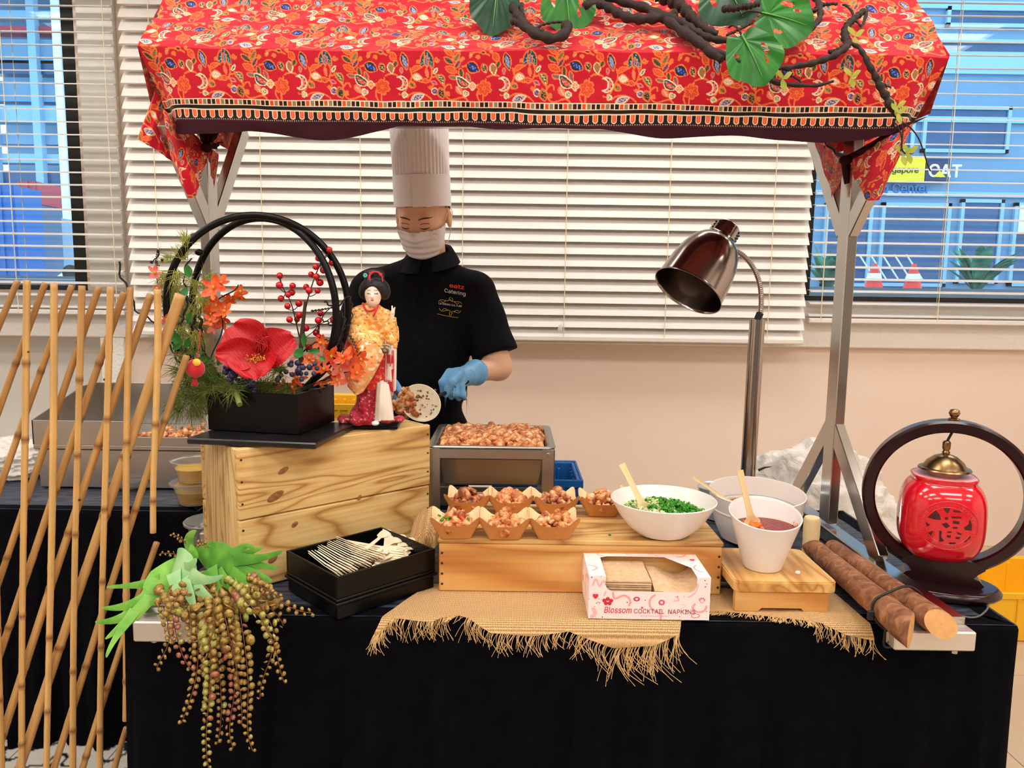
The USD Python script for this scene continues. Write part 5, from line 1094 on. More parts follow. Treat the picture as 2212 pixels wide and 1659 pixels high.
# ------------------------------------------------------------------ ring lantern lamp
pbr('rosewood', (34, 6, 12), .22, spec=.4, coat_weight=.15, coat_roughness=.1); pbr('red_glaze', (214, 20, 40), .12, spec=.6, coat_weight=.6, coat_roughness=.05); pbr('brass', (150, 120, 84), .28, metal=1.0); pbr('pierced_dark', (70, 6, 12), .6); pbr('pale_ceramic', (240, 170, 172), .4)
LC = P(2030, 1268, Z=TZ + .012); LC = V(LC[0] + .005, 1.655, TZ + .003)
lan = Thing('lantern_lamp', 'red ceramic lantern hung in a round dark wooden ring stand', 'lamp', LC, -.40)
LCz = .222; RI, RO = .150, .177
put('base_plate', (lambda m: (m[0] * V(1.02, .72, 1), m[1]))(lathe([(.0005, 0), (.116, 0), (.122, .006), (.122, .012), (.116, .019), (.108, .022), (.0005, .022)], 56)), M['rosewood'], lan, smooth=40, local=True)
pr = Polygon([(-.078, 0), (.078, 0), (.084, .006), (.074, .018), (.062, .022), (.070, .032), (.084, .044), (.078, .056), (.060, .060), (-.060, .060), (-.078, .056), (-.084, .044), (-.070, .032), (-.062, .022), (-.074, .018), (-.084, .006)])
pm = prism(pr, -.026, .026); put('pedestal', (np.stack([pm[0][:, 0], -pm[0][:, 2], pm[0][:, 1] + .0222], 1), pm[1]), M['rosewood'], lan, local=True)
an = np.linspace(0, 2 * PI, 97)[:-1]; pf = [(RI, -.019), (RI + .004, -.024), (RO - .005, -.024), (RO, -.019), (RO, .019), (RO - .005, .024), (RI + .004, .024), (RI, .019)]
gr = np.array([[[r * math.cos(a), y, LCz + r * math.sin(a)] for a in an] for r, y in pf + pf[:1]]); put('ring', grid(gr, close_u=True), M['rosewood'], lan, smooth=35, local=True)
put('finial', lathe([(.0005, LCz + RO + .026), (.009, LCz + RO + .023), (.012, LCz + RO + .016), (.009, LCz + RO + .009), (.006, LCz + RO + .006), (.012, LCz + RO + .003), (.012, LCz + RO - .002), (.0005, LCz + RO - .002)][::-1], 20), M['brass'], lan, smooth=50, local=True)
LBz = LCz - .047; LA_, LBh = .088, .100
rz_l = .06; dxl = -.010
def lsurf(th, ph):
    c, s = np.cos(th), np.sin(th); d = (np.abs(c) ** 2.8 + np.abs(s) ** 2.8) ** (-1 / 2.8); cp, sp = np.cos(ph), np.sin(ph); e = (np.abs(cp) ** 3.0 + np.abs(sp) ** 3.0) ** (-1 / 3.0)
    return np.stack([LA_ * d * c * e * cp, LA_ * d * s * e * cp, LBh * e * sp], -1)
cR, sR = math.cos(rz_l), math.sin(rz_l)
def lrot(p): p = np.asarray(p, float); return np.stack([p[..., 0] * cR - p[..., 1] * sR + dxl, p[..., 0] * sR + p[..., 1] * cR, p[..., 2] + LBz], -1)
T_, Ph = np.meshgrid(np.linspace(0, 2 * PI, 97)[:-1], np.linspace(-PI / 2 + .02, .863, 50), indexing='ij')
body = lsurf(T_, Ph).transpose(1, 0, 2); rimr = body[-1]; zt_ = rimr[0, 2]
col = [rimr * V(1.02, 1.02, 1) + V(0, 0, .004), rimr * V(1.05, 1.05, 1) + V(0, 0, .010), rimr * V(1.0, 1.0, 1) + V(0, 0, .012), rimr * V(.86, .86, 1) + V(0, 0, .010)]
put('lantern_body', grid(np.concatenate([lrot(body)] + [lrot(c)[None] for c in col[:3]]), close_u=True), M['red_glaze'], lan, smooth=True, local=True)
put('top_disc', grid(np.array([lrot(col[2] + V(0, 0, -.001)), lrot(rimr * V(.02, .02, 0) + V(0, 0, zt_ + .010))]), close_u=True), M['pale_ceramic'], lan, smooth=True, local=True, label='pale pink glazed top of the lantern')
def on_face(a, b, lift=.0006):
    """medallion coordinates (right, up) on the front face of the lantern"""
    a, b = np.broadcast_arrays(np.asarray(a, float), np.asarray(b, float)); lo, hi = np.zeros(a.shape), np.full(a.shape, LA_ * 1.2)
    for _ in range(40):
        m_ = .5 * (lo + hi); hr = (np.abs(a / LA_) ** 2.8 + np.abs(m_ / LA_) ** 2.8) ** (3.0 / 2.8) + np.abs(b / LBh) ** 3.0; ins = hr < 1; lo = np.where(ins, m_, lo); hi = np.where(ins, hi, m_)
    return lrot(np.stack([a, -(lo + lift), b], -1))
fan = lambda pts: (on_face([p[0] for p in pts] + [np.mean([p[0] for p in pts])], [p[1] for p in pts] + [np.mean([p[1] for p in pts])], .0005), np.array([[i, (i + 1) % len(pts), len(pts)] for i in range(len(pts))]))
mx, my = 610., 790.; k_ = 1 / 4.366 / 935 
holes = [[(440, 730), (470, 690), (500, 655), (530, 690), (545, 735), (500, 740)], [(550, 625), (610, 625), (600, 665), (585, 670)], [(630, 635), (690, 640), (695, 655), (640, 655)], [(620, 695), (700, 690), (705, 705), (630, 712)], [(640, 730), (690, 735), (690, 760), (640, 758)], [(770, 700), (800, 760), (795, 812), (740, 808), (730, 785), (765, 755)], [(550, 775), (590, 755), (620, 785), (590, 808)],
         [(425, 770), (465, 795), (440, 815)], [(450, 870), (490, 845), (480, 895)], [(538, 835), (560, 840), (558, 910), (585, 930), (545, 940)], [(600, 838), (636, 832), (634, 845), (604, 850)], [(600, 872), (634, 868), (630, 892), (604, 892)], [(675, 830), (718, 845), (712, 858), (680, 848)], [(668, 880), (710, 875), (700, 895), (674, 897)], [(740, 915), (788, 860), (795, 872), (750, 925)], [(620, 938), (680, 930), (672, 950), (628, 955)], [(640, 790), (680, 785), (678, 803), (644, 805)], [(570, 710), (600, 705), (596, 728), (576, 730)]]
for h in holes: put('pierced_hole', fan([((x - mx) * k_, -(y - my) * k_) for x, y in h]), M['pierced_dark'], lan, local=True)
for r, t in ((.0585, .0012), (.0455, .0009)): put('raised_ring', tube(np.vstack([on_face(r * np.cos(an), r * .92 * np.sin(an), .0), on_face([r], [0.0], .0)]), t, 8), M['red_glaze'], lan, smooth=True, local=True)
put('key_border', join([tube(on_face(np.array([.0485 * math.cos(a), .0545 * math.cos(a), .0545 * math.cos(a + .07), .0505 * math.cos(a + .07), .0505 * math.cos(a + .035)]), .92 * np.array([.0485 * math.sin(a), .0545 * math.sin(a), .0545 * math.sin(a + .07), .0505 * math.sin(a + .07), .0505 * math.sin(a + .035)]), 0.0), .0007, 5) for a in np.linspace(0, 2 * PI, 43)[:-1]]), M['red_glaze'], lan, smooth=True, local=True)
zt2 = LBz + zt_ + .012
put('brass_cap', lathe([(.052, .010), (.055, .0125), (.053, .016), (.046, .017), (.038, .030), (.024, .042), (.011, .047), (.0005, .0475)], 40, (dxl, 0, zt2)), M['brass'], lan, smooth=40, local=True)
put('socket_collar', lathe([(.030, -.002), (.030, .010), (.0005, .010)], 24, (dxl, 0, zt2)), M['pale_ceramic'], lan, smooth=40, local=True)
put('cap_stem', lathe([(.0075, .046), (.0085, .052), (.006, .056), (.0085, .060), (.0088, .074), (.006, .078), (.0005, .078)], 16, (dxl, 0, zt2)), M['brass'], lan, smooth=40, local=True)
pbr('black_cable', (20, 20, 22), .5); pbr('grey_cable', (96, 92, 90), .4)
put('hanging_cord', tube([(dxl, 0, zt2 + .076), (0, 0, LCz + RI + .002)], .0028, 8), M['black_cable'], lan, smooth=True, local=True)
cb = [P(1918, 1352, Y=1.43), P(1945, 1322, Y=1.455), P(1986, 1296, Y=1.50)] + [P(x, y, Z=TZ + .004) for x, y in ((2010, 1300), (2050, 1322), (2095, 1334), (2125, 1324), (2134, 1308), (2128, 1298))]
put('power_cord', tube(spline(cb, 60), .0022, 8), M['grey_cable'], lan, smooth=True)

# ------------------------------------------------------------------ two peeled logs tied together
ramp_noise('log_bark', [(0.25, (92, 54, 34)), (0.5, (144, 92, 60)), (0.75, (184, 132, 94))], 40, rough=.6, stretch=(1, 1, 1), detail=6, bump=1.0, bdist=.004, distortion=1.0)
pbr('log_end', (214, 160, 98), .7, var=.2, vscale=60)
def log(name, label, p0, p1, r0, r1, cut):
    th = Thing(name, label, 'log', 0.5 * (p0 + p1) - V(0, 0, r0)); n = 60; t = np.linspace(0, 1, n)[:, None]; p = p0 + t * (p1 - p0); d = (p1 - p0) / np.linalg.norm(p1 - p0)
    p = p + .003 * (meshkit.noise(np.hstack([t * 6, t * 6, t * 6]) + r0 * 1e3, 3)[:, None] - .5) * V(1, 1, .3)
    r = (r0 + (r1 - r0) * t[:, 0]) * (1 + .06 * (meshkit.noise(np.hstack([t * 14, t * 3, t]) + 7, 5) - .5)); v, f = tube(p, r, 28, caps=False)
    ring_ = v.reshape(n, 28, 3); side = np.cross(d, V(0, 0, 1)); side /= np.linalg.norm(side)
    k = np.clip((t[:, 0] - .86) / .14, 0, 1)[:, None, None]
    ring_ = ring_ + d * (k * (((ring_ - p[:, None]) @ cut)[..., None]))
    put('trunk', grid(ring_, close_u=True), M['log_bark'], th, smooth=True)
    for e, nm in ((ring_[-1], 1), (ring_[0], -1)):
        c = e.mean(0); g = np.array([e, c + (e - c) * .5, c + (e - c) * .02]); put('cut_end', grid(g, flip=False, close_u=True), M['log_end'], th, smooth=True)
    return th
zl = TZ + .0295
a0, a1 = P(1752, 1180, Z=zl), P(1968, 1362, Z=TZ + .058); log('peeled_log', 'front peeled brown log pointing at the viewer with a slanted cut', a0, a1, .0235, .0300, V(-1.64, .49, 0))
b0_, b1_ = P(1792, 1186, Z=zl), P(2024, 1352, Z=TZ + .060); log('peeled_log', 'rear peeled brown log with a pale joint, beside the lamp base', b0_ + V(.012, .01, 0), b1_ + V(.012, .008, 0), .0215, .0255, V(.5, 1.2, -.5))
ct = Thing('cord_tie', 'black cord tied round the two peeled logs', 'cord', P(1918, 1360, Y=1.43))
pA, pB = a0 + (a1 - a0) * .80, b0_ + V(.012, .01, 0) + (b1_ - b0_) * .78
lp_ = [pA + V(-.030, -.014, -.008), pA + V(-.022, -.006, .024), pA + V(.004, 0, .034), pB + V(.006, .002, .030), pB + V(.028, .004, .008), pB + V(.018, -.006, -.026), pA + V(-.008, -.02, -.034), pA + V(-.030, -.020, -.012)]
put('loop', tube(spline(lp_, 60), .0026, 8), M['black_cable'], ct, smooth=True)
put('tail', join(tube(spline([lp_[0], P(1912, 1362, Y=1.405), P(1913, 1398, Y=1.40), P(1930, 1396, Y=1.39), P(1950, 1378, Y=1.39)], 30), .0022, 8), tube(spline([lp_[0], P(1920, 1350, Y=1.41), P(1921, 1390, Y=1.40)], 20), .0035, 8)), M['black_cable'], ct, smooth=True)
put('wrap', cbox(*sum([[lp_[0][k] - e, lp_[0][k] + e] for k, e in ((0, .012), (1, .004), (2, .010))], []), .002), M['black_cable'], ct)
pw = P(1752, 1138, Y=1.845)
stick = Thing('pale_wood_piece', 'short pale wooden stub standing behind the chilli cup by the logs', 'wood', (pw[0] + .008, 1.86, TZ + .003))
put('stub', lathe([(.0005, 0), (.020, 0), (.021, .01), (.020, .048), (.021, .052), (.021, .10), (.018, .106), (.0005, .106)], 20), M['spoon_wood'], stick, smooth=40, local=True)

# ------------------------------------------------------------------ heat lamp
HL = P(1626, 1045, Y=2.12); HL = V(HL[0] + .012, 2.205, TZ + .003)
hl = Thing('heat_lamp', 'stainless heat lamp with bell shade on a gooseneck', 'heat lamp', HL)
pbr('pale_metal', (214, 218, 218), .18, metal=.6)
put('base_disc', (lambda m: (m[0] * V(1.72, .98, 1), m[1]))(lathe([(.0005, 0), (.078, 0), (.083, .05), (.087, .088), (.088, .093), (.085, .095), (.081, .090), (.05, .074), (.0005, .074)], 64)), M['pale_metal'], hl, smooth=40, local=True)
tp_ = P(1636, 690, Y=2.205); ptop = V(tp_[0], 2.205, tp_[2])
put('post', tube([HL + V(0, 0, .07), ptop], .0225, 28), M['lamp_steel'], hl, smooth=40)
gn = spline([P(x, y, Y=2.205) for x, y in ((1640, 696), (1644, 660), (1640, 610), (1622, 570), (1600, 548), (1580, 538))], 140)
put('gooseneck', tube(gn, .0075 + .0009 * np.sin(np.arange(140) * 1.9), 12), M['lamp_steel'], hl, smooth=True)
put('collar', tube([ptop + V(0, 0, -.001), P(1642, 676, Y=2.205)], .0105, 16), M['black_rubber'], hl, smooth=40)
sc0 = P(1568, 497, Y=2.215); sc1 = P(1478, 634, Y=2.165); ax_s = sc1 - sc0; SL = np.linalg.norm(ax_s); ax_s = ax_s / SL + V(0, -.12, 0); ax_s /= np.linalg.norm(ax_s); RS = frame(ax_s, FW)
prof = [(.0005, -.012), (.036, -.012), (.042, -.004), (.043, .030), (.046, .040), (.062, .052), (.078, .075), (.089, .11), (.096, .15), (.101, SL - .008), (.105, SL)]
inn = [(r - .002, z) for r, z in prof[::-1][:-3]] + [(.0005, .042)]
v, f = lathe(prof + inn, 56); put('shade', (v @ RS.T + sc0, f), M['lamp_steel'], hl, smooth=40)
v, f = lathe([(.0005, SL - .062), (.02, SL - .064), (.034, SL - .08), (.038, SL - .10), (.026, SL - .13), (.014, SL - .15)], 28); pbr('bulb_glass', (210, 200, 190), .2, spec=.5); put('bulb', (v @ RS.T + sc0, f), M['bulb_glass'], hl, smooth=True)
put('vent_hole', join([xf(sphere((0, 0, 0), (.0032, .0032, .0012), 1), RS @ frame(V(math.cos(a), math.sin(a), 0)), sc0 + RS @ V(.0432 * math.cos(a), .0432 * math.sin(a), z)) for a in np.linspace(0, 2 * PI, 19)[:-1] if (int(a * 3) % 3) for z in (.002, .012, .022)]), M['black_rubber'], hl, kind='stuff')
put('power_cord', join(tube([P(1650, 1044, Y=2.175), P(1656, 1043, Y=2.165), P(1668, 1046, Y=2.165)], [.006, .006, .003], 8), tube(spline([P(x, y, Y=2.16) for x, y in ((1664, 1044), (1690, 1048), (1700, 1048), (1703, 1056), (1702, 1068))], 24), .003, 8)), M['black_cable'], hl, smooth=True)
put('switch_knob', tube([P(1638, 1016, Y=2.185), P(1652, 1010, Y=2.18), P(1666, 1008, Y=2.18)], [.004, .003, .001], 8), M['black_cable'], hl, smooth=True)

# ------------------------------------------------------------------ chafing dish
X0, X1, Y0, Y1 = -.225, .118, 1.955, 2.29
ZR = P(1150, 966, Y=Y0)[2]
ch = Thing('chafing_dish', 'stainless steel chafing dish of braised meat behind the tall crate', 'chafing dish', (.5 * (X0 + X1), .5 * (Y0 + Y1), TZ + .002))
def rrect(x0, x1, y0, y1, r, n=8): return np.array(Polygon([(x0 + r, y0 + r), (x1 - r, y0 + r), (x1 - r, y1 - r), (x0 + r, y1 - r)]).buffer(r, quad_segs=n).exterior.coords)[:-1][::-1]
def rr_loft(levels):
    rows = [np.column_stack([rrect(*l[:4], l[4]), np.full(len(rrect(*l[:4], l[4])), l[5])]) for l in levels]; return grid(np.array(rows), close_u=True, flip=False)
cx = lambda d, r, z: (X0 + d, X1 - d, Y0 + d, Y1 - d, r, z)
put('food_pan', rr_loft([cx(.0, .02, ZR - .006), cx(-.003, .022, ZR - .003), cx(.0, .02, ZR), cx(.012, .02, ZR), cx(.018, .03, ZR - .004), cx(.022, .035, ZR - .03), cx(.03, .04, ZR - .06), cx(.14, .02, ZR - .062)]), M['brushed_steel'], ch, smooth=40)
put('water_pan', rr_loft([cx(.14, .02, ZR - .118), cx(.035, .03, ZR - .116), cx(.020, .03, ZR - .108), cx(.012, .02, ZR - .04), cx(.006, .016, ZR - .034), cx(.006, .016, ZR - .006)]), M['brushed_steel'], ch, smooth=40)
for y in (Y0, Y1 - .003): put('frame_strip', cbox(X0, X1, y, y + .003, ZR - .034, ZR - .008, .001), M['brushed_steel'], ch)
for x in (X0, X1 - .003): put('frame_strip', cbox(x, x + .003, Y0 + .003, Y1 - .003, ZR - .034, ZR - .008, .001), M['brushed_steel'], ch)
for x in (X0, X1 - .034):
    for y in (Y0 - .001, Y1 - .012): put('leg', join(cbox(x, x + .034, y, y + .003, TZ + .002, ZR - .006, .001), cbox(x if x < 0 else x + .031, (x if x < 0 else x + .031) + .003, y, y + .013, TZ + .002, ZR - .006, .001)), M['brushed_steel'], ch)
for y in (Y0 + .004, Y1 - .02): put('stretcher', cbox(X0, X1, y, y + .004, TZ + .05, TZ + .066, .001), M['brushed_steel'], ch)
put('rivet', xf(lathe([(.0001, .002), (.005, .0015), (.006, 0)], 12), rotm([1, 0, 0], PI / 2), (X1 - .018, Y0 - .001, ZR - .021)), M['steel'], ch)
put('fuel_tin', lathe([(.0005, TZ + .003), (.035, TZ + .003), (.035, TZ + .055), (.030, TZ + .058), (.0005, TZ + .058)], 28, (-.145, 2.08, 0)), M['brushed_steel'], None, smooth=40, label='small steel fuel tin standing under the chafing dish', cat='fuel tin')
rg = np.random.default_rng(12); ms = []
for k in range(620):
    x, y = rg.uniform(X0 + .03, X1 - .03), rg.uniform(Y0 + .03, Y1 - .03); e = min(x - X0, X1 - x, y - Y0, Y1 - y)
    ms.append(chunk(rg, (x, y, ZR - .030 + .026 * min(1, e / .07) + .010 * meshkit.noise(V(x * 14, y * 14, 0)) + rg.uniform(-.006, .008)), rg.uniform(.006, .0145)))
ms.append(xf(box(X0 + .026, X1 - .026, Y0 + .026, Y1 - .026, 0, .006), None, (0, 0, ZR - .028)))
put('braised_meat', join(ms), M['meat'], None, smooth=True, label='chopped braised chicken filling the chafing dish', cat='meat', kind='stuff')

# ------------------------------------------------------------------ griddle table goods
gx0, gx1, gy0, gy1 = -1.605, -.93, 2.44, 2.86; gz = T2Z + .003
zr1 = P(100, 968, Y=gy0)[2]; zr2 = P(100, 908, Y=gy0)[2]; zlip = P(360, 945, Y=gy0)[2]; zbk = P(400, 828, Y=gy1)[2]
gd = Thing('griddle', 'stainless steel griddle with splash guards holding meat scraps', 'griddle', (.5 * (gx0 + gx1), .5 * (gy0 + gy1), gz))
put('stand_body', cbox(gx0 + .01, gx1 - .01, gy0 + .008, gy1 - .01, gz, zr1 - .004, .003), M['brushed_steel'], gd)
put('cooking_plate', cbox(gx0, gx1, gy0, gy1, zr1 - .003, zr1 + .012, .002), M['brushed_steel'], gd)
put('front_guard', join(cbox(gx0, gx0 + .33, gy0, gy0 + .003, zr1 + .012, zr2, .001), cbox(gx0 + .33, gx1, gy0, gy0 + .003, zr1 + .012, zlip, .001)), M['brushed_steel'], gd)
for x in (gx0, gx1 - .004): put('side_guard', hull([(xx, y, z) for xx in (x, x + .004) for y, z in ((gy0, zr1 + .012), (gy0, zr2), (gy1 - .12, zbk), (gy1, zbk), (gy1, zr1 + .012))]), M['brushed_steel'], gd)
put('back_guard', cbox(gx0, gx1, gy1 - .004, gy1, zr1 + .012, zbk, .001), M['brushed_steel'], gd)
rg = np.random.default_rng(14)
put('meat_scraps', join([chunk(rg, (rg.normal() * .11 - 1.16, gy0 + .09 + abs(rg.normal()) * .10, zr1 + .016 + rg.uniform(0, .012)), rg.uniform(.005, .012)) for _ in range(130)]), M['meat'], None, smooth=True, label='reddish meat scraps scattered on the steel griddle', cat='meat', kind='stuff')
_mk('clear_plastic', {'p': ('principled_bsdf', {'base_color': lin((250, 250, 250)), 'roughness': .06, 'ior': 1.25, 'transmission_weight': .92, 'specular_ior_level': .5})}, [])
_mk('oil', {'p': ('principled_bsdf', {'base_color': lin((255, 206, 20)), 'roughness': .03, 'ior': 1.3, 'transmission_weight': .45, 'specular_ior_level': .5})}, [])
def tub(c, lid, label, oil=True, r=.068, h=.066):
    th = Thing('oil_tub' if oil else 'plastic_tub', label, 'plastic tub', c); pr = [(r * .70, 0), (r * .74, .003), (r * .95, h - .006), (r * 1.06, h - .004), (r * 1.08, h), (r * 1.02, h + .001), (r * .93, h - .006), (r * .72, .0025), (.0005, .002)]
    put('tub_wall', lathe([(.0005, 0)] + pr, 44), M['clear_plastic'], th, smooth=40, local=True)
    if lid: put('lid', lathe([(r * 1.10, h - .004), (r * 1.12, h + .002), (r * 1.05, h + .006), (r * .95, h + .004), (.0005, h + .0045)], 44), M['clear_plastic'], th, smooth=40, local=True)
    if oil: put('oil_fill', lathe([(.0005, .0035), (r * .70, .0035), (r * .86, h * .62), (.0005, h * .62)], 44), M['oil'], th, smooth=40, local=True)
    return th
oc = P(408, 1096, Z=T2Z); oc = V(oc[0], max(oc[1] + .05, T2Y0 + .075), T2Z + .002)
tub(oc, True, 'lidded clear tub of yellow oil, lower of the two stacked'); tub(oc + V(.002, 0, .0735), False, 'open clear tub of yellow oil stacked on a lidded one')
pc = P(290, 1050, Z=T2Z); tub(V(pc[0], max(pc[1], T2Y0 + .08), T2Z + .002), True, 'empty clear lidded tub in front of the steel griddle', False, .078, .03)
tub(V(-.775, 1.86, TZ + .002), True, 'clear lidded tub beside the left end of the tall crate', False, .060, .074)
_mk('plastic_bag', {'t': ('texture_coordinate', {}), 'n': ('noise_texture', {'scale': 14.0, 'detail': 4.0, 'distortion': 1.5}), 'b': ('bump', {'strength': .7, 'distance': .02}), 'p': ('principled_bsdf', {'base_color': lin((244, 240, 234)), 'roughness': .3, 'specular_ior_level': .5}), 'tr': ('translucent_bsdf', {'color': lin((240, 236, 230))}), 'x': ('mix_closure', {'fac': .25})},
    [('t.object', 'n.vector'), ('n.fac', 'b.height'), ('b.normal', 'p.normal'), ('p.BSDF', 'x.closure1'), ('tr.BSDF', 'x.closure2')], surface='x.closure')
def bag(label, c, r, seed, m='plastic_bag', name='plastic_bag', amp=.6):
    s = trimesh.creation.icosphere(5); v = np.array(s.vertices); d = meshkit.fbm(v * 2.2 + seed, 4, seed) - .5; d2 = np.abs(meshkit.noise(v * 5 + seed * 3, seed + 1) - .5)
    v = v * (1 + amp * d - .25 * d2)[:, None]; v = v * np.asarray(r); v[:, 2] = np.maximum(v[:, 2], -r[2] * .55); v[:, 2] -= v[:, 2].min()
    th = Thing(name, label, 'plastic bag', c); v[:, 2] = .93 * (v[:, 2] / v[:, 2].max()) ** .45 + .04 * (meshkit.fbm(v * 9, 3, 5) - .5) * (v[:, 2] > .2) if r[2] > .3 else v[:, 2]; v[:, 2] -= v[:, 2].min()
    put('crumpled_film', (v, np.array(s.faces)), M[m], th, smooth=True, local=True); return th
bag('big crumpled white plastic sack standing behind the table by the right post', V(1.10, 2.58, .002), (.30, .16, .60), 4)
bag('white crumpled bag by the left end of the steel griddle', V(-1.80, 2.62, T2Z + .003), (.14, .12, .085), 6)
# things on the floor behind
pbr('crate_yellow', (248, 190, 30), .45); pbr('bin_blue', (24, 104, 178), .4); pbr('paper_white', (244, 242, 238), .7)
def plastic_crate(label, x0, x1, y0, y1, z0, h, m='crate_yellow', name='plastic_crate', slots=5):
    th = Thing(name, label, 'plastic crate', (.5 * (x0 + x1), .5 * (y0 + y1), z0)); t = .012
    put('floor_panel', cbox(x0 + t, x1 - t, y0 + t, y1 - t, z0, z0 + .01), M[m], th)
    for a, b, ax in ((y0, y0 + t, 1), (y1 - t, y1, 1), (x0, x0 + t, 0), (x1 - t, x1, 0)):
        q = (x0, x1, a, b) if ax else (a, b, y0 + t, y1 - t); w0, w1 = (q[0], q[1]) if ax else (q[2], q[3]); ms = [cbox(*q, z0, z0 + h)]; ex = .008
        for k in range(slots + 1):
            u = w0 + (w1 - w0) * k / slots; u0, u1 = max(w0, u - .018), min(w1, u + .018); u0, u1 = max(w0, u - .006), min(w1, u + .006); ms.append(cbox(u0, u1, q[2] - ex, q[3] + ex, z0 + h * .08, z0 + h - .02) if ax else cbox(q[0] - ex, q[1] + ex, u0, u1, z0 + h * .08, z0 + h - .02))
        put('side_wall', join(ms), M[m], th)
    put('rim', join(cbox(x0 - .008, x1 + .008, y0 - .008, y0, z0 + h - .025, z0 + h + .004), cbox(x0 - .008, x1 + .008, y1, y1 + .008, z0 + h - .025, z0 + h + .004), cbox(x0 - .008, x0, y0, y1, z0 + h - .025, z0 + h + .004), cbox(x1, x1 + .008, y0, y1, z0 + h - .025, z0 + h + .004)), M[m], th); return th
yz = P(720, 856, Y=3.48)[2]; hh = yz / 4 - .004
for k in range(4): plastic_crate(f'yellow plastic crate, {("bottom", "second", "third", "top")[k]} of the stack behind the flower arrangement', -.88, -.655, 3.16, 3.48, .002 + k * (hh + .008), hh)
fy = P(2150, 1222, Z=.0); plastic_crate('yellow plastic crate on the floor at the far right', 2.02, 2.62, 2.98, 3.42, .002, .21)
bz = P(1150, 1037, Y=2.42)[2]; plastic_crate('blue plastic bin standing behind the chafing dish', -.055, .235, 2.42, 2.70, .002, bz - .002, 'bin_blue', 'plastic_bin')
# ------------------------------------------------------------------ bamboo lattice fence
painted('bamboo', .38, .45, bump=.08, bscale=60)
fence = Thing('bamboo_fence', 'folding lattice fence of tan bamboo canes standing left of the stall', 'bamboo fence', P(150, 1900, Y=1.63) * V(1, 1, 0))
rp = np.random.default_rng(17)
def cane(pt, pb, Y, rpx, tone):
    a = P(*pt, Y=Y); b = P(*pb, Y=Y); d = (b - a)
    if b[2] < .004: b = a + d * ((a[2] - .004) / (a[2] - b[2]))
    L = np.linalg.norm(b - a); n = max(12, int(L / .012)); t = np.linspace(0, 1, n); p = a + t[:, None] * (b - a)
    r = rpx * (Y / FPX) * (1 + .06 * np.sin(t * 5 + tone * 9)); bow = np.sin(t * PI * 1.5 + tone * 7) * .004; p[:, 0] += bow
    nodes_ = np.cumsum(rp.uniform(.13, .22, 20)); dn = np.min(np.abs(t[:, None] * L - nodes_[None]), 1); r = r * (1 + .16 * np.exp(-(dn / .006) ** 2) - .05 * np.exp(-((dn - .012) / .006) ** 2))
    v, f = tube(p, r, 12)
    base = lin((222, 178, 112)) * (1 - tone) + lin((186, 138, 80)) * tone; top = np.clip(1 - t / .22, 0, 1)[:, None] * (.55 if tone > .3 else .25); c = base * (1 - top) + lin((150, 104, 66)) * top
    c = np.where((dn < .004)[:, None], lin((140, 92, 52)), c); c = c * (1 + .18 * (meshkit.noise(np.stack([t * 40, t * 0 + tone * 50, t * 0], 1))[:, None] - .5)); cc = np.repeat(c, 12, 0)
    ang = np.tile(np.arange(12), n); cc = cc * (1 + .10 * np.sin(ang * 2.1 + tone * 20))[:, None]; cc = np.vstack([cc, lin((176, 134, 84)), lin((176, 134, 84))])
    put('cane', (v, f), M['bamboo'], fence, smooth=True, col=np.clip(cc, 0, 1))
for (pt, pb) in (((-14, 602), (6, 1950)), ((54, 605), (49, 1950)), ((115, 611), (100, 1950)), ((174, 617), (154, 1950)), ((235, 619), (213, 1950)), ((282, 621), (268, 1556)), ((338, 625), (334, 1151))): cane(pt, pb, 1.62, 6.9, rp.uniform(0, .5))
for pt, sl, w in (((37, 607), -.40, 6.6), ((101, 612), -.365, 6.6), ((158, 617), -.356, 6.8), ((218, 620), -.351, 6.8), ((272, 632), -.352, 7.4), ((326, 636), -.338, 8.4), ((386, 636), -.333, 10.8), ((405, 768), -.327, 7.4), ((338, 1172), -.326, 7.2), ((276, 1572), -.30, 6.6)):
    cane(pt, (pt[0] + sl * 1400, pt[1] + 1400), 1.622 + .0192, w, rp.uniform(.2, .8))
put('pin', join([xf(sphere((0, 0, 0), .003, 1), None, P(x, y, Y=1.618)) for x, y in ((226, 820), (275, 720), (118, 900), (60, 760), (172, 1080))]), M['nail'], fence, kind='stuff')

# ------------------------------------------------------------------ staghorn fern and trailing button fern on the table corner
leafy('stag_green', (112, 190, 66), (166, 224, 104), .5, 30, .3); leafy('stag_mint', (156, 216, 150), (190, 232, 170), .5, 30, .25); leafy('stag_deep', (84, 166, 60), (140, 210, 84), .5, 26, .25)
stag = Thing('staghorn_fern', 'bright green staghorn fern with antler fronds at the table corner', 'fern', P(430, 1262, Z=TZ))
def ribbon(pl, w, Ys, n=18, cup=.10):
    p = np.array([P(x, y, Y=yy) for (x, y), yy in zip(pl, np.broadcast_to(Ys, len(pl)))]); c = spline(p, n); t = np.gradient(c, axis=0); t /= np.linalg.norm(t, axis=1, keepdims=True)
    s = np.cross(t, FW); s /= np.linalg.norm(s, axis=1, keepdims=True); ww = np.interp(np.linspace(0, 1, n), np.linspace(0, 1, len(w)), np.array(w) * 1.28 + 3.2) * 1.5 / FPX * .5 * np.clip((1.02 - np.linspace(0, 1, n)) / .10, .1, 1) ** .5
    g = np.stack([c + s * (k * ww)[:, None] - FW * (cup * (1 - k * k) * ww)[:, None] for k in (-1, -.5, 0, .5, 1)], 1); return thick(g, .0012)
def frond(m, ribs): put('frond', join([ribbon(*r) for r in ribs]), M[m], stag, smooth=40)
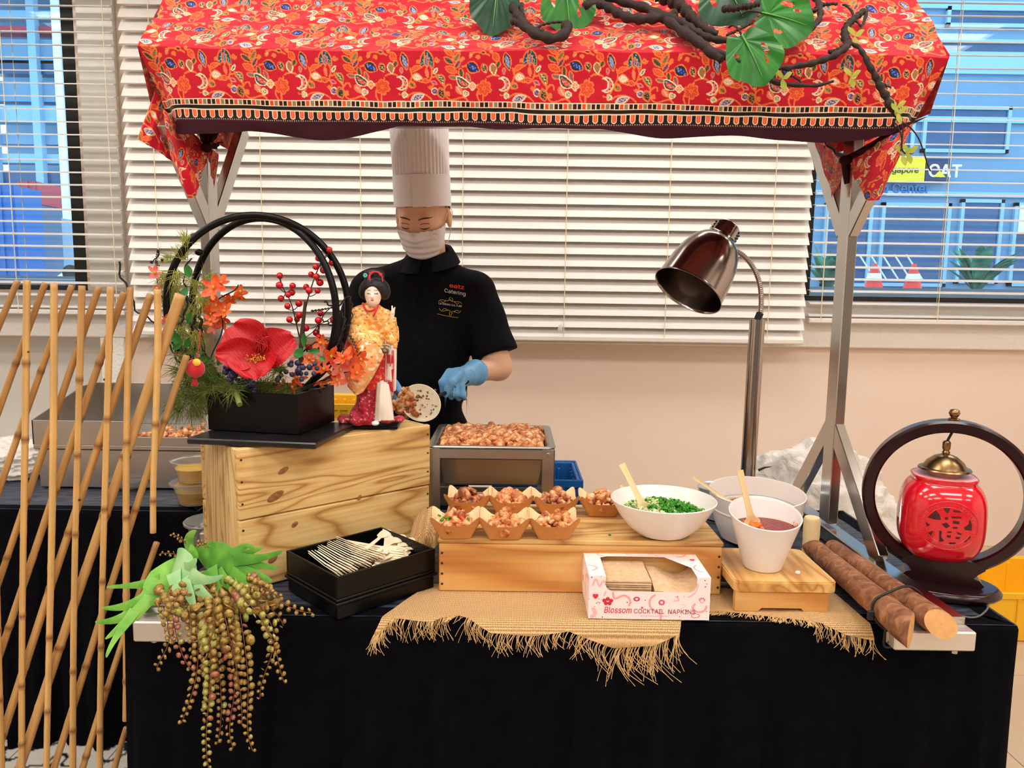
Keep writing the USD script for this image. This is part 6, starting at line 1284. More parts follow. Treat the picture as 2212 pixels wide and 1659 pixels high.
frond('stag_green', [([(404, 1200), (366, 1232), (318, 1284)], [6, 26, 40, 24], [1.49, 1.45, 1.41]), ([(322, 1278), (276, 1328), (206, 1343)], [18, 17, 11, 2], [1.41, 1.39, 1.37]), ([(330, 1284), (288, 1330), (228, 1380)], [18, 18, 12, 2], [1.41, 1.385, 1.36]), ([(340, 1270), (296, 1300), (220, 1313)], [18, 15, 10, 2], [1.42, 1.40, 1.38]),
    ([(346, 1258), (290, 1264), (230, 1268)], [26, 12, 5, 2], [1.43, 1.42, 1.40]), ([(292, 1318), (268, 1352), (242, 1392), (230, 1420)], [16, 12, 6, 2], [1.39, 1.37, 1.35, 1.34]), ([(356, 1270), (340, 1296), (322, 1304)], [20, 18, 12, 4], [1.42, 1.40, 1.39])])
frond('stag_mint', [([(384, 1196), (392, 1222), (414, 1252)], [12, 40, 50, 34], [1.47, 1.42, 1.40]), ([(410, 1240), (440, 1252), (482, 1243)], [26, 16, 9, 3], [1.40, 1.39, 1.38]), ([(376, 1236), (382, 1270), (393, 1300)], [24, 18, 12, 3], [1.41, 1.39, 1.38]), ([(396, 1250), (408, 1280), (421, 1311)], [20, 17, 13, 5], [1.40, 1.385, 1.37]), ([(416, 1256), (442, 1284), (463, 1297)], [22, 17, 12, 4], [1.40, 1.38, 1.37]), ([(400, 1226), (418, 1216), (424, 1206)], [18, 14, 8, 3], [1.41, 1.40, 1.40])])
frond('stag_deep', [([(424, 1186), (468, 1206), (522, 1222)], [14, 44, 58, 36], [1.50, 1.45, 1.42]), ([(506, 1206), (556, 1206), (610, 1190)], [22, 14, 8, 3], [1.42, 1.40, 1.38]), ([(520, 1222), (566, 1222), (599, 1228)], [22, 14, 8, 3], [1.42, 1.40, 1.39]), ([(514, 1232), (548, 1240), (588, 1256)], [20, 17, 11, 4], [1.42, 1.40, 1.38]), ([(500, 1236), (530, 1258), (553, 1283)], [20, 18, 13, 5], [1.42, 1.40, 1.38]),
    ([(470, 1232), (494, 1262), (521, 1276)], [18, 16, 11, 4], [1.43, 1.41, 1.39]), ([(452, 1228), (466, 1266), (479, 1297)], [28, 18, 14, 4], [1.43, 1.41, 1.39]), ([(506, 1200), (530, 1180), (549, 1183)], [20, 10, 6, 2], [1.42, 1.42, 1.41]), ([(520, 1204), (546, 1190), (566, 1184)], [18, 10, 6, 2], [1.42, 1.41, 1.40])])
frond('stag_green', [([(414, 1192), (408, 1170), (424, 1146)], [12, 14, 12, 3], [1.48, 1.48, 1.47]), ([(410, 1182), (420, 1196), (428, 1206)], [10, 14, 12, 4], [1.47, 1.45, 1.44])])
ramp_noise('button_leaf', [(0.3, (118, 92, 44)), (0.5, (168, 138, 66)), (0.7, (196, 160, 92))], 300, rough=.35); ramp_noise('button_leaf_red', [(0.3, (140, 78, 54)), (0.6, (188, 122, 92))], 300, rough=.35); ramp_noise('button_leaf_green', [(0.3, (136, 136, 62)), (0.6, (186, 180, 96))], 300, rough=.35); pbr('button_stem', (120, 76, 50), .6)
trail = Thing('trailing_fern', 'bronze button fern trailing in long strands over the table corner', 'trailing plant', P(470, 1268, Z=TZ))
put('root_clump', sphere(P(470, 1262, Y=1.53), (.075, .04, .03), 3), M['button_leaf'], trail, smooth=True)
strands = [[(372, 1284), (358, 1330), (366, 1378), (350, 1420), (338, 1444)], [(385, 1290), (376, 1350), (390, 1402), (414, 1446), (432, 1456)], [(428, 1296), (428, 1400), (424, 1460), (412, 1508), (392, 1562)], [(446, 1286), (454, 1400), (452, 1500), (446, 1580), (456, 1680)], [(462, 1280), (470, 1420), (478, 1520), (470, 1606)], [(486, 1284), (498, 1400), (506, 1500), (496, 1580), (504, 1616)],
           [(514, 1278), (528, 1390), (536, 1500), (534, 1560), (546, 1622)], [(500, 1266), (556, 1326), (590, 1386), (604, 1440), (613, 1472)], [(520, 1276), (574, 1326), (592, 1376), (574, 1450), (562, 1508)], [(528, 1262), (584, 1284), (632, 1314), (676, 1324)], [(438, 1296), (444, 1400), (450, 1480), (440, 1542)], [(476, 1280), (490, 1350), (510, 1440), (522, 1566)], [(404, 1282), (412, 1350), (418, 1420)], [(536, 1276), (560, 1300), (600, 1330), (612, 1352)],
           [(456, 1270), (462, 1330), (466, 1400), (474, 1470)], [(392, 1272), (372, 1310), (362, 1356), (372, 1384)], [(402, 1176), (388, 1162), (370, 1154)], [(396, 1204), (372, 1196), (346, 1196)], [(420, 1180), (436, 1172), (450, 1182)], [(540, 1268), (572, 1272), (604, 1290)]]
cnt = 0; rest = []
for si, pl in enumerate(strands):
    up = si in (16, 17, 18); Ys = np.linspace(1.46, 1.45, len(pl)) if up else np.r_[1.44, np.full(len(pl) - 1, 1.352)] - (.006 * (si % 4)); Ys = Ys + (.03 if si in (13, 19, 9) else 0)
    p = np.array([P(x, y, Y=yy) for (x, y), yy in zip(pl, Ys)]); L = np.sum(np.linalg.norm(np.diff(p, axis=0), axis=1)); n = max(10, int(L / .0072)); c = spline(p, n)
    stm = put('stem', tube(c, .0009, 5), M['button_stem'], trail, smooth=True); tn = np.gradient(c, axis=0); tn /= np.linalg.norm(tn, axis=1, keepdims=True)
    mcol = ('button_leaf', 'button_leaf_red', 'button_leaf', 'button_leaf_green')[si % 4]
    for k in range(1 if not up else 2, n):
        sgn = 1 if k % 2 else -1; s = k / n; r = (.0084 if not up else .0045) * (1 - .58 * s) * rp.uniform(.8, 1.15) * (1.35 if s < .45 and si < 16 and rp.random() < .35 else 1)
        side = np.cross(tn[k], FW); side /= np.linalg.norm(side); o = c[k] + sgn * side * r * 1.15 - FW * .001 * (k % 3); nn = -FW + rp.normal(size=3) * .35; R = frame(nn)
        a8 = np.arange(9) * 2 * PI / 9; v = np.vstack([np.stack([r * np.cos(a8), r * 1.1 * np.sin(a8), 0 * a8], 1), [[0, 0, r * .28]], [[0, 0, -r * .12]]]); f = np.vstack([[[i, (i + 1) % 9, 9] for i in range(9)], [[(i + 1) % 9, i, 10] for i in range(9)]])
        me = (v @ R.T + o, f); mm = mcol if rp.random() < .75 else ('button_leaf', 'button_leaf_red', 'button_leaf_green')[rp.integers(3)]
        if cnt < 296 and r > .0042: put('leaflet', me, M[mm], stm, smooth=True); cnt += 1
        else: rest.append(me)
for _ in range(70):
    o = P(rp.uniform(362, 600), rp.uniform(1268, 1330), Y=1.40 - rp.uniform(0, .05)); r = rp.uniform(.004, .0085); R = frame(-FW + rp.normal(size=3) * .5); a8 = np.arange(9) * 2 * PI / 9
    v = np.vstack([np.stack([r * np.cos(a8), r * np.sin(a8), 0 * a8], 1), [[0, 0, r * .25]]]); rest.append((v @ R.T + o, np.array([[i, (i + 1) % 9, 9] for i in range(9)])))
put('leaflets', join(rest), M['button_leaf'], trail, smooth=True, kind='stuff')

# ------------------------------------------------------------------ serving board, flower arrangement
BZ = TZ + .001 + CHT
bA, bB = P(402, 946, Z=BZ + .016), P(668, 957, Z=BZ + .016)
yaw_b = math.atan2(bB[1] - bA[1], bB[0] - bA[0])
ramp_noise('slate_black', [(0.3, (14, 14, 16)), (0.7, (30, 31, 34))], 20, rough=.28, bump=.2)
board = Thing('serving_board', 'black serving board under the square flower planter', 'board', (bA[0], bA[1], BZ + .001), yaw_b)
put('slab', cbox(0, .302, 0, .262, .001, .015, .003), M['slate_black'], board, local=True)
put('foot', cbox(.02, .28, .02, .24, 0, .001, .0002), M['slate_black'], board, local=True)
pA, pB = P(450, 929, Z=BZ + .0165), P(645, 940, Z=BZ + .0165)
yaw_p = math.atan2(pB[1] - pA[1], pB[0] - pA[0]); PWd = float(np.hypot(*(pB - pA)[:2])); PH = P(646, 852, Y=pB[1])[2] - BZ - .0165
arr = Thing('flower_arrangement', 'flower arrangement with black hoops, red blooms and berries in a black square planter', 'flower arrangement', (pA[0], pA[1], BZ + .0165), yaw_p)
put('planter', join(cbox(0, PWd, 0, .006, .001, PH, .001), cbox(0, PWd, .184, .19, .001, PH, .001), cbox(0, .006, .006, .184, .001, PH, .001), cbox(PWd - .006, PWd, .006, .184, .001, PH, .001), cbox(.006, PWd - .006, .006, .184, .001, .006, .001)), M['black_lacquer'], arr, local=True)
pbr('moss', (34, 44, 22), .9, bump=1, bscale=200, bdist=.01, var=.4, vscale=60)
put('foam_moss', cbox(.007, PWd - .007, .007, .183, .01, PH - .008, .004), M['moss'], arr, local=True)
ARY = 1.80
def ringpath(cx, cy, rx, ry, Y, yawr, a0, a1, n=110):
    c = P(cx, cy, Y=Y); k = Y / FPX * 1.0; a = np.linspace(a0, a1, n); x, z = rx * k * np.cos(a), ry * k * np.sin(a)
    return c + np.stack([x * math.cos(yawr), x * math.sin(yawr), z], 1)
put('hoop', tube(ringpath(558, 664, 190, 194, 1.79, .10, -.95, PI + 1.02), .0085, 10), M['black_lacquer'], arr, smooth=True)
put('hoop', tube(ringpath(566, 672, 178, 196, 1.83, -.28, -.98, PI + .98), .0085, 10), M['black_lacquer'], arr, smooth=True)
for x, y in ((421, 510), (430, 545)): put('hoop_clip', sphere(P(x, y, Y=1.80), (.010, .010, .008), 2), M['black_lacquer'], arr, smooth=True)
_mk('red_petal', {'t': ('texture_coordinate', {}), 'w': ('wave_texture', {'wave_type': 'bands', 'bands_direction': 'diagonal', 'scale': 60.0, 'distortion': 6.0, 'detail': 2.0, 'detail_scale': 1.5}), 'r': ('rgb_ramp', {'ramp': [(0, lin((192, 16, 30))), (1, lin((218, 28, 42)))]}), 'b': ('bump', {'strength': .15, 'distance': .001}), 'p': ('principled_bsdf', {'roughness': .42}), 'tr': ('translucent_bsdf', {}), 'x': ('mix_closure', {'fac': .18})},
    [('t.object', 'w.vector'), ('w.fac', 'r.fac'), ('w.fac', 'b.height'), ('r.color', 'p.base_color'), ('r.color', 'tr.color'), ('b.normal', 'p.normal'), ('p.BSDF', 'x.closure1'), ('tr.BSDF', 'x.closure2')], surface='x.closure')
pbr('red_stamen', (186, 24, 30), .5); pbr('yellow_stamen', (206, 150, 40), .5); pbr('berry_red', (190, 12, 30), .22, spec=.6); pbr('berry_blue', (44, 46, 84), .45); pbr('twig', (58, 36, 26), .8, bump=.6, bscale=150); pbr('dark_twig', (34, 24, 22), .8)
leafy('orchid', (226, 60, 24), (250, 130, 60), .45, 55, .25); leafy('orchid_pink', (226, 90, 80), (248, 150, 130), .45, 55, .25); leafy('needle', (60, 86, 30), (120, 134, 52), .6, 60, .2); leafy('needle_light', (130, 140, 50), (176, 176, 84), .6, 60, .3); leafy('leaf_green', (24, 96, 44), (70, 150, 62), .4, 40, .2)
bl = Thing.__new__(Thing)
mc = P(556, 768, Y=1.70)
def petal(L, W, dpx, fwd, cup, m='red_petal'):
    """a broad petal from the flower's heart along a picture direction, leaning fwd towards the viewer"""
    d = RT * dpx[0] - UP * dpx[1]; d /= np.linalg.norm(d); d = d - FW * fwd; d /= np.linalg.norm(d); s = np.cross(d, -FW); s /= np.linalg.norm(s); nrm = np.cross(s, d)
    nrm = nrm if nrm @ FW < 0 else -nrm
    t = np.linspace(0.02, 1, 22)[:, None]; k = np.linspace(-1, 1, 17)[None]; w = W * .5 * np.sin(np.clip(t, 0, 1) ** .75 * PI * .93) ** .7 * (1 + .12 * t)
    h = cup * (k * k) * w * .9 - cup * .6 * L * (t - .3) ** 2 + .004 * np.sin(k * 6 + t * 5) * t + 0 * k
    g = mc + d * (t * L)[..., None] * 1 + (s * (k * w)[..., None]) + nrm * h[..., None]; return thick(g, .0010)
blm = put('bloom', join([sphere(mc, (.012, .010, .012), 2)]), M['red_stamen'], arr, smooth=True, label='large red silk bloom')
for L, W, dp, fw, cp in ((.092, .112, (-.78, -.95), .05, .35), (.094, .086, (1, -.46), .15, .4), (.062, .108, (.12, 1), .75, .5), (.088, .070, (-1, -.08), .55, .55), (.06, .09, (.1, -1), -.4, .2)): put('petal', petal(L, W, dp, fw, cp), M['red_petal'], blm, smooth=True)
ms = [tube(spline([mc + V(rp.normal() * .004, -.004, .002), mc + V(rp.uniform(-.004, .028), -.012 + rp.normal() * .004, .02 + rp.normal() * .004), mc + V(rp.uniform(-.004, .030), -.010 + rp.normal() * .006, rp.uniform(.034, .052))], 8), .0009, 5) for _ in range(44)]
put('stamens', join(ms), M['red_stamen'], blm, smooth=True, kind='stuff')
put('pollen', join([sphere(mc + V(rp.normal() * .014 + .004, -.018 + rp.normal() * .004, -.006 + rp.normal() * .005), .0016, 1) for _ in range(60)]), M['yellow_stamen'], blm, smooth=True, kind='stuff')
def cpx(x, y, s=4.881, o=(600, 520)): return (o[0] + x / s, o[1] + y / s)
bt = [(545, 95), (430, 185), (575, 230), (400, 275), (480, 310), (352, 355), (408, 378), (445, 440), (300, 488), (330, 525), (420, 527), (22, 370), (18, 470), (157, 475), (148, 545), (108, 570), (35, 610), (222, 660), (103, 690), (228, 785), (203, 830), (124, 832), (295, 920), (450, 765), (428, 840), (605, 765), (585, 840), (265, 1035), (435, 1015), (405, 970), (250, 1100), (330, 1120)]
stems = [put('berry_stem', tube(spline([P(x, y, Y=1.80) for x, y in pl], 30), np.linspace(.0022, .0010, 30), 6), M['twig'], arr, smooth=True) for pl in ([(655, 790), (648, 735), (638, 690), (622, 640), (616, 630), (604, 596)], [(664, 760), (664, 650), (676, 610), (690, 575), (712, 542)], [(690, 760), (690, 700), (706, 672), (722, 660)])]
hard = [(8, 4), (16, 5), (29, 5), (20, 17), (16, 22), (26, 12)]
for i, (x, y) in enumerate(bt):
    px, py = cpx(x, y); r = .0080 * (.9 + .25 * ((i * 7) % 5) / 5); c = P(px, py, Y=1.785 + .012 * (i % 3)); put('berry', sphere(c, r, 2), M['berry_red'], arr, smooth=True)
    sx = 664 + (612 - 664) * (px < 645) ; tgt = min(([(616, 632), (632, 670), (640, 700), (646, 735)] if px < 648 else [(668, 640), (680, 600), (692, 572), (690, 700), (700, 560)]), key=lambda q: (q[0] - px) ** 2 + (q[1] - py) ** 2)
    if (tgt[0] - px) ** 2 + (tgt[1] - py) ** 2 < 2600: put('berry_stalk', tube(spline([c, P(.5 * (px + tgt[0]), .5 * (py + tgt[1]) + 4, Y=1.80), P(*tgt, Y=1.80)], 8), .0010, 5), M['twig'], arr, smooth=True)
put('cut_stalk', tube([P(648, 800, Y=1.77), P(652, 720, Y=1.775), P(660, 651, Y=1.78)], [.0055, .005, .004], 8), M['twig'], arr, smooth=True)
for cx_, cy_, n_ in ((506, 812, 14), (486, 800, 6), (545, 835, 5), (620, 792, 6), (645, 800, 9), (668, 790, 5), (604, 806, 5), (528, 828, 6)):
    for _ in range(n_): put('blue_berry', sphere(P(cx_ + rp.normal() * 11, cy_ + rp.normal() * 8, Y=1.705 + rp.uniform(-.02, .03)), rp.uniform(.0052, .0068), 2), M['berry_blue'], arr, smooth=True)
def orchid(px, py, size, Y, m='orchid', seed=0):
    r_ = np.random.default_rng(seed); c = P(px, py, Y=Y); ax_ = -FW + r_.normal(size=3) * .45; R = frame(ax_); ms = []
    for k in range(5):
        a = k * 2 * PI / 5 + r_.uniform(-.2, .2); L = size * r_.uniform(.8, 1.1); W = L * (.62 if k % 2 else .42); t = np.linspace(.04, 1, 8)[:, None]; q = np.linspace(-1, 1, 5)[None]; w = W * .5 * np.sin(t * PI * .95) ** .7
        x, y, z = t * L + 0 * q, q * w, .25 * L * (t ** 2) + .15 * w * q * q; v = np.stack([x * math.cos(a) - y * math.sin(a), x * math.sin(a) + y * math.cos(a), z], -1); ms.append(grid(v @ R.T + c))
    fl = put('orchid_flower', join(ms), M[m], arr, smooth=True); put('lip', sphere(c + R @ V(0, 0, .004), (.0034, .0034, .0044), 1), M['yellow_stamen'], fl, smooth=True)
for i, (x, y, s) in enumerate(((462, 622, 20), (478, 612, 14), (492, 650, 14), (448, 662, 14), (486, 674, 15), (462, 704, 14), (505, 640, 21), (520, 630, 14), (470, 658, 18), (458, 676, 16), (482, 690, 18), (470, 700, 16), (455, 694, 14), (335, 590, 12), (600, 848, 18), (610, 832, 12), (742, 772, 18), (735, 798, 18), (760, 790, 18), (720, 812, 17), (700, 800, 15), (692, 826, 14), (762, 764, 15), (752, 818, 16), (714, 768, 16), (780, 776, 14), (694, 742, 14), (640, 818, 16), (634, 836, 12), (698, 776, 14), (708, 752, 13), (776, 752, 12), (770, 806, 14), (728, 822, 13), (668, 776, 13), (640, 770, 10), (342, 624, 9), (360, 690, 10), (392, 760, 11), (432, 722, 11), (684, 790, 12), (756, 778, 16))):
    orchid(x, y, s * 1.75 / FPX * 1.45, 1.74 + .02 * (i % 4), 'orchid_pink' if x < 440 or i % 6 == 5 else 'orchid', i)
for pl, r in (([(455, 800), (470, 740), (480, 690), (470, 650), (494, 634), (515, 615)], .0016), ([(640, 800), (690, 790), (740, 785), (780, 760)], .0016), ([(440, 790), (400, 690), (340, 610), (333, 560), (328, 570)], .0012), ([(620, 860), (612, 845), (600, 848)], .002), ([(650, 840), (700, 820), (760, 800)], .0016)): put('flower_stem', tube(spline([P(x, y, Y=1.77) for x, y in pl], 30), r, 6), M['dark_twig'], arr, smooth=True)
for pl, r in (([(258, 565), (263, 600), (283, 640), (296, 672), (330, 692), (350, 722), (376, 760), (420, 800)], .0026), ([(700, 652), (722, 664), (745, 690), (740, 720), (752, 760)], .0024), ([(672, 672), (700, 668), (722, 664)], .002), ([(722, 664), (740, 652), (752, 640), (760, 660), (748, 700)], .002), ([(606, 884), (620, 862), (640, 850), (690, 826), (730, 800)], .004), ([(604, 882), (640, 872), (660, 868), (662, 880)], .0025), ([(630, 880), (656, 850), (672, 820)], .003), ([(655, 760), (700, 735), (742, 745)], .0018), ([(690, 690), (712, 700), (730, 730), (744, 770)], .0018), ([(400, 800), (390, 700), (404, 650), (398, 600), (412, 560)], .003), ([(420, 800), (412, 740), (420, 690), (440, 660)], .004), ([(410, 780), (430, 730), (432, 680), (400, 640)], .005), ([(352, 640), (362, 680), (380, 720), (410, 770)], .002), ([(750, 720), (765, 740), (772, 770)], .0016), ([(333, 560), (342, 552), (343, 544)], .0012), ([(343, 575), (338, 560), (341, 542)], .001), ([(680, 880), (692, 850), (720, 824)], .002)):
    put('twig', tube(spline([P(x, y, Y=1.785) for x, y in pl], 36) + .002 * np.sin(np.arange(36) * 1.3)[:, None] * V(1, 1, 1), np.linspace(r, r * .5, 36), 6), M['dark_twig'], arr, smooth=True)
for x, y in ((327, 566), (341, 542), (350, 562)): put('twig_bud', sphere(P(x, y, Y=1.785), (.003, .003, .004), 1), M['dark_twig'], arr, smooth=True)
def needles(px, py, n, L, Y, m, spread=1.0, dirn=None):
    c = P(px, py, Y=Y); ms = []
    for _ in range(n):
        d = rp.normal(size=3) * V(1, .5, .8) * spread + (V(0, 0, 0) if dirn is None else np.asarray(dirn, float)); d /= np.linalg.norm(d); l = L * rp.uniform(.6, 1.1); s = np.cross(d, FW) ; s /= np.linalg.norm(s) + 1e-9
        o = c + rp.normal(size=3) * L * .12; ms.append((np.array([o - s * .0007, o + s * .0007, o + d * l * .6 + s * .0006 + V(0, 0, -.04 * l), o + d * l + V(0, 0, -.15 * l), o + d * l * .6 - s * .0006 + V(0, 0, -.04 * l)]), np.array([[0, 1, 2], [0, 2, 4], [4, 2, 3]])))
    put('needle_tuft', join(ms), M[m], arr, kind='stuff')
for x, y, n, L in ((470, 838, 140, .055), (420, 800, 120, .06), (400, 760, 90, .05), (395, 800, 80, .05), (478, 826, 120, .050), (455, 838, 90, .046), (500, 840, 90, .046), (560, 838, 110, .044), (575, 828, 60, .04), (430, 812, 100, .050), (440, 790, 80, .046), (522, 834, 80, .042), (545, 850, 90, .042), (590, 846, 90, .042), (620, 842, 80, .04), (520, 852, 70, .038), (460, 848, 90, .04), (600, 800, 60, .04), (530, 812, 80, .04), (408, 830, 70, .05), (420, 856, 70, .05), (396, 856, 50, .045)): needles(x, y, n, L, 1.705 + rp.uniform(-.02, .06), 'needle')
for x, y, n, L, dr in ((362, 600, 70, .06, (-.4, 0, -1)), (385, 640, 80, .06, (-.1, 0, -1)), (410, 680, 80, .06, (0, 0, -1)), (376, 660, 60, .06, (-.2, 0, -1)), (425, 720, 70, .05, (.3, 0, -1)), (392, 710, 70, .05, (0, 0, -1)), (400, 520, 26, .035, (.1, 0, 1.4)), (400, 560, 46, .05, (-.2, 0, 1)), (404, 530, 30, .035, (.2, 0, 1.2)), (380, 590, 60, .05, (-.5, 0, -.6)), (372, 620, 70, .06, (-.3, 0, -1)), (420, 610, 60, .05, (.5, 0, -.5)), (432, 640, 50, .05, (.2, 0, -1)), (398, 655, 50, .05, (0, 0, -1)), (390, 870, 60, .06, (-.6, 0, -1)), (420, 872, 60, .06, (.2, 0, -1)), (440, 850, 60, .06, (.2, 0, -1)), (365, 720, 40, .05, (-.6, 0, -1)), (448, 600, 30, .04, (.6, 0, .3)), (385, 690, 40, .05, (-.2, 0, -1)), (430, 700, 50, .05, (.1, 0, -.6)), (370, 560, 30, .04, (-1, 0, .2))): needles(x, y, n, L, 1.79 + rp.uniform(-.03, .03), 'needle_light' if y < 730 else 'needle', .7, dr)
def simple_leaf(px, py, dpx, L, W, m='leaf_green', Y=1.72):
    o = P(px, py, Y=Y); d = RT * dpx[0] - UP * dpx[1]; d = d / np.linalg.norm(d) - FW * .25; d /= np.linalg.norm(d); s = np.cross(d, -FW); s /= np.linalg.norm(s); t = np.linspace(0, 1, 9)[:, None]; k = np.linspace(-1, 1, 5)[None]; w = W * .5 * np.sin(np.clip(t, .02, .98) * PI) ** .8
    put('leaf', grid(o + d * (t * L)[..., None] + s * (k * w)[..., None] - FW * ((1 - np.abs(k)) * w * -.3)[..., None]), M[m], arr, smooth=True)
for x, y, d, L, W in ((470, 790, (.6, -1), .048, .022), (462, 782, (-1, -.3), .034, .018), (474, 775, (1, -.2), .03, .016), (455, 800, (.2, .8), .03, .016), (480, 770, (.2, -1), .04, .018), (388, 750, (-.3, -1), .040, .022), (400, 752, (.4, -.8), .028, .014), (372, 755, (.8, -.4), .03, .014), (656, 750, (.1, -1), .034, .014), (652, 752, (-.5, 1), .028, .022), (666, 760, (1, -.1), .03, .014), (405, 700, (.3, -.8), .03, .014), (408, 600, (0, -1), .03, .02), (402, 620, (-.2, 1), .03, .018), (380, 730, (-1, .4), .03, .012), (690, 770, (.8, .6), .02, .012)): simple_leaf(x, y, d, L, W)
pbr('bamboo_green', (120, 140, 60), .5); put('cut_bamboo', tube([P(508, 842, Y=1.70), P(518, 874, Y=1.665)], .0065, 12), M['bamboo_green'], arr, smooth=30)
put('white_petal', sphere(P(390, 768, Y=1.74), (.008, .004, .006), 2), M['orchid_pink'], arr, smooth=True)
# hanging red fruit ornament
orn = Thing('hanging_ornament', 'red felt ball ornament with a yellow dot hanging from the flower arrangement', 'ornament', P(422, 796, Y=1.665))
oc_ = P(422, 796, Y=1.665); pbr('red_felt', (206, 14, 34), .75, sheen_weight=.4); put('ball', sphere(oc_, (.0205, .0205, .0215), 3), M['red_felt'], orn, smooth=True); pbr('yellow_felt', (246, 196, 70), .7)
put('dot', sphere(P(425, 783, Y=1.648), (.0092, .005, .0085), 2), M['yellow_felt'], orn, smooth=True)
put('red_cord', tube(spline([P(x, y, Y=1.668) for x, y in ((425, 776), (430, 745), (433, 712))], 12), .0012, 6), M['red_felt'], orn, smooth=True)
put('tassel', join([tube([P(421 + k * .8, 816, Y=1.665), P(419 + k * 2.2, 834, Y=1.665)], .0007, 5) for k in range(-3, 5)]), M['red_felt'], orn, smooth=True, kind='stuff')
# ------------------------------------------------------------------ the cook
pbr('skin', (246, 194, 160), .5, spec=.35, subsurface_weight=.15, subsurface_scale=.01, var=.06, vscale=18)
ramp_noise('shirt_black', [(0.3, (9, 10, 14)), (0.7, (17, 18, 24))], 60, rough=.85, bump=.15, spec=.12)
pbr('trouser_black', (14, 14, 18), .85, spec=.1); pbr('hat_paper', (252, 250, 253), .8); pbr('mask_paper', (246, 242, 243), .75, bump=.2, bscale=90, bdist=.002, transmission_weight=.0); pbr('glove_blue', (112, 176, 226), .42, bump=.3, bscale=120, bdist=.002); pbr('hair_black', (16, 12, 12), .5); pbr('brow', (54, 34, 28), .8)
pbr('logo_red', (226, 60, 44), .7); pbr('logo_white', (236, 232, 230), .7); pbr('logo_gold', (206, 176, 70), .7); pbr('shoe_black', (16, 16, 16), .35)
Yb = 2.60
NB, HC = P(926, 566, Y=2.585), P(913, 470, Y=2.545)
SL, SR = P(1030, 634, Y=2.60), P(797, 628, Y=2.60)
EL, WL, HLc = P(1076, 792, Y=2.55), P(1014, 808, Y=2.42), P(985, 820, Y=2.37)
ER, WR, HRc = P(756, 780, Y=2.57), P(812, 838, Y=2.42), P(838, 842, Y=2.37)
CHt, BE, PE = P(914, 690, Y=2.615), P(905, 800, Y=2.60), P(900, 930, Y=2.62)
fwd = V(-.15, -.90, -.36); fwd /= np.linalg.norm(fwd); hr = np.cross(fwd, V(.02, 0, 1)); hr = -hr / np.linalg.norm(hr); hr = hr if hr[0] > 0 else -hr; hu = np.cross(hr, fwd); hu = hu if hu[2] > 0 else -hu
HRm = np.stack([hr, fwd, hu], 1)
def head_sd(p, nose=True):
    q = (p - HC) @ HRm
    d = smin(sd_ell(q, (0, -.018, .030), (.084, .103, .094)), sd_ell(q, (0, .022, -.052), (.066, .074, .080)), .035)
    d = smin(d, sd_ell(q, (0, .06, -.01), (.060, .036, .036)), .03)
    if nose:
        d = smin(d, sd_cap(q, (0, .088, .004), (0, .104, -.032), .009, .013), .014)
        d = smin(d, sd_cap(q, (-.034, .080, .020), (.034, .080, .020), .012, .012), .02)
        for s in (-1, 1):
            d = smin(d, sd_ell(q, (s * .033, .078, .000), (.017, .014, .011)), .008); d = smin(d, sd_ell(q, (s * .089, -.012, -.004), (.009, .020, .034)), .008)
            d = np.maximum(d, -sd_ell(q, (s * .099, -.004, .002), (.007, .010, .020)))
    return d
def limb(p, pts, rs, k=.02):
    d = None
    for a, b, ra, rb in zip(pts[:-1], pts[1:], rs[:-1], rs[1:]):
        e = sd_cap(p, a, b, ra, rb); d = e if d is None else smin(d, e, k)
    return d
HIPL, HIPR = PE + V(.095, 0, -.02), PE + V(-.095, 0, -.02); KNL, KNR = V(HIPL[0] + .01, 2.60, .50), V(HIPR[0] - .02, 2.61, .50); ANL, ANR = V(KNL[0] + .01, 2.66, .10), V(KNR[0] - .01, 2.66, .10)
def body_sd(p):
    d = head_sd(p); d = smin(d, sd_cap(p, NB + V(0, .02, -.03), HC + HRm @ V(0, -.035, -.06), .062, .058), .03)
    d = smin(d, sd_cap(p, SR + V(.03, 0, 0), SL + V(-.03, 0, 0), .058, .058), .05); d = smin(d, sd_ell(p, CHt, (.165, .10, .17)), .06); d = smin(d, sd_ell(p, BE, (.150, .11, .20)), .06); d = smin(d, sd_ell(p, PE, (.155, .11, .12)), .06)
    d = smin(d, limb(p, [SL, EL, WL, HLc], [.060, .046, .027, .018]), .025); d = smin(d, limb(p, [SR, ER, WR, HRc], [.060, .046, .027, .018]), .025)
    for h, k, a in ((HIPL, KNL, ANL), (HIPR, KNR, ANR)): d = smin(d, limb(p, [h, k, a, a + V(0, -.12, -.05)], [.085, .058, .040, .035]), .03)
    return d
cook = Thing('person', 'cook in a tall white paper hat, face mask and black polo shirt, head bowed', 'person', (PE[0], 2.62, 0.0))
put('body', taubin(surface_net(body_sd, (-.70, 2.25, .01), (.14, 2.80, 1.86), .0075), 4), M['skin'], cook, smooth=True)
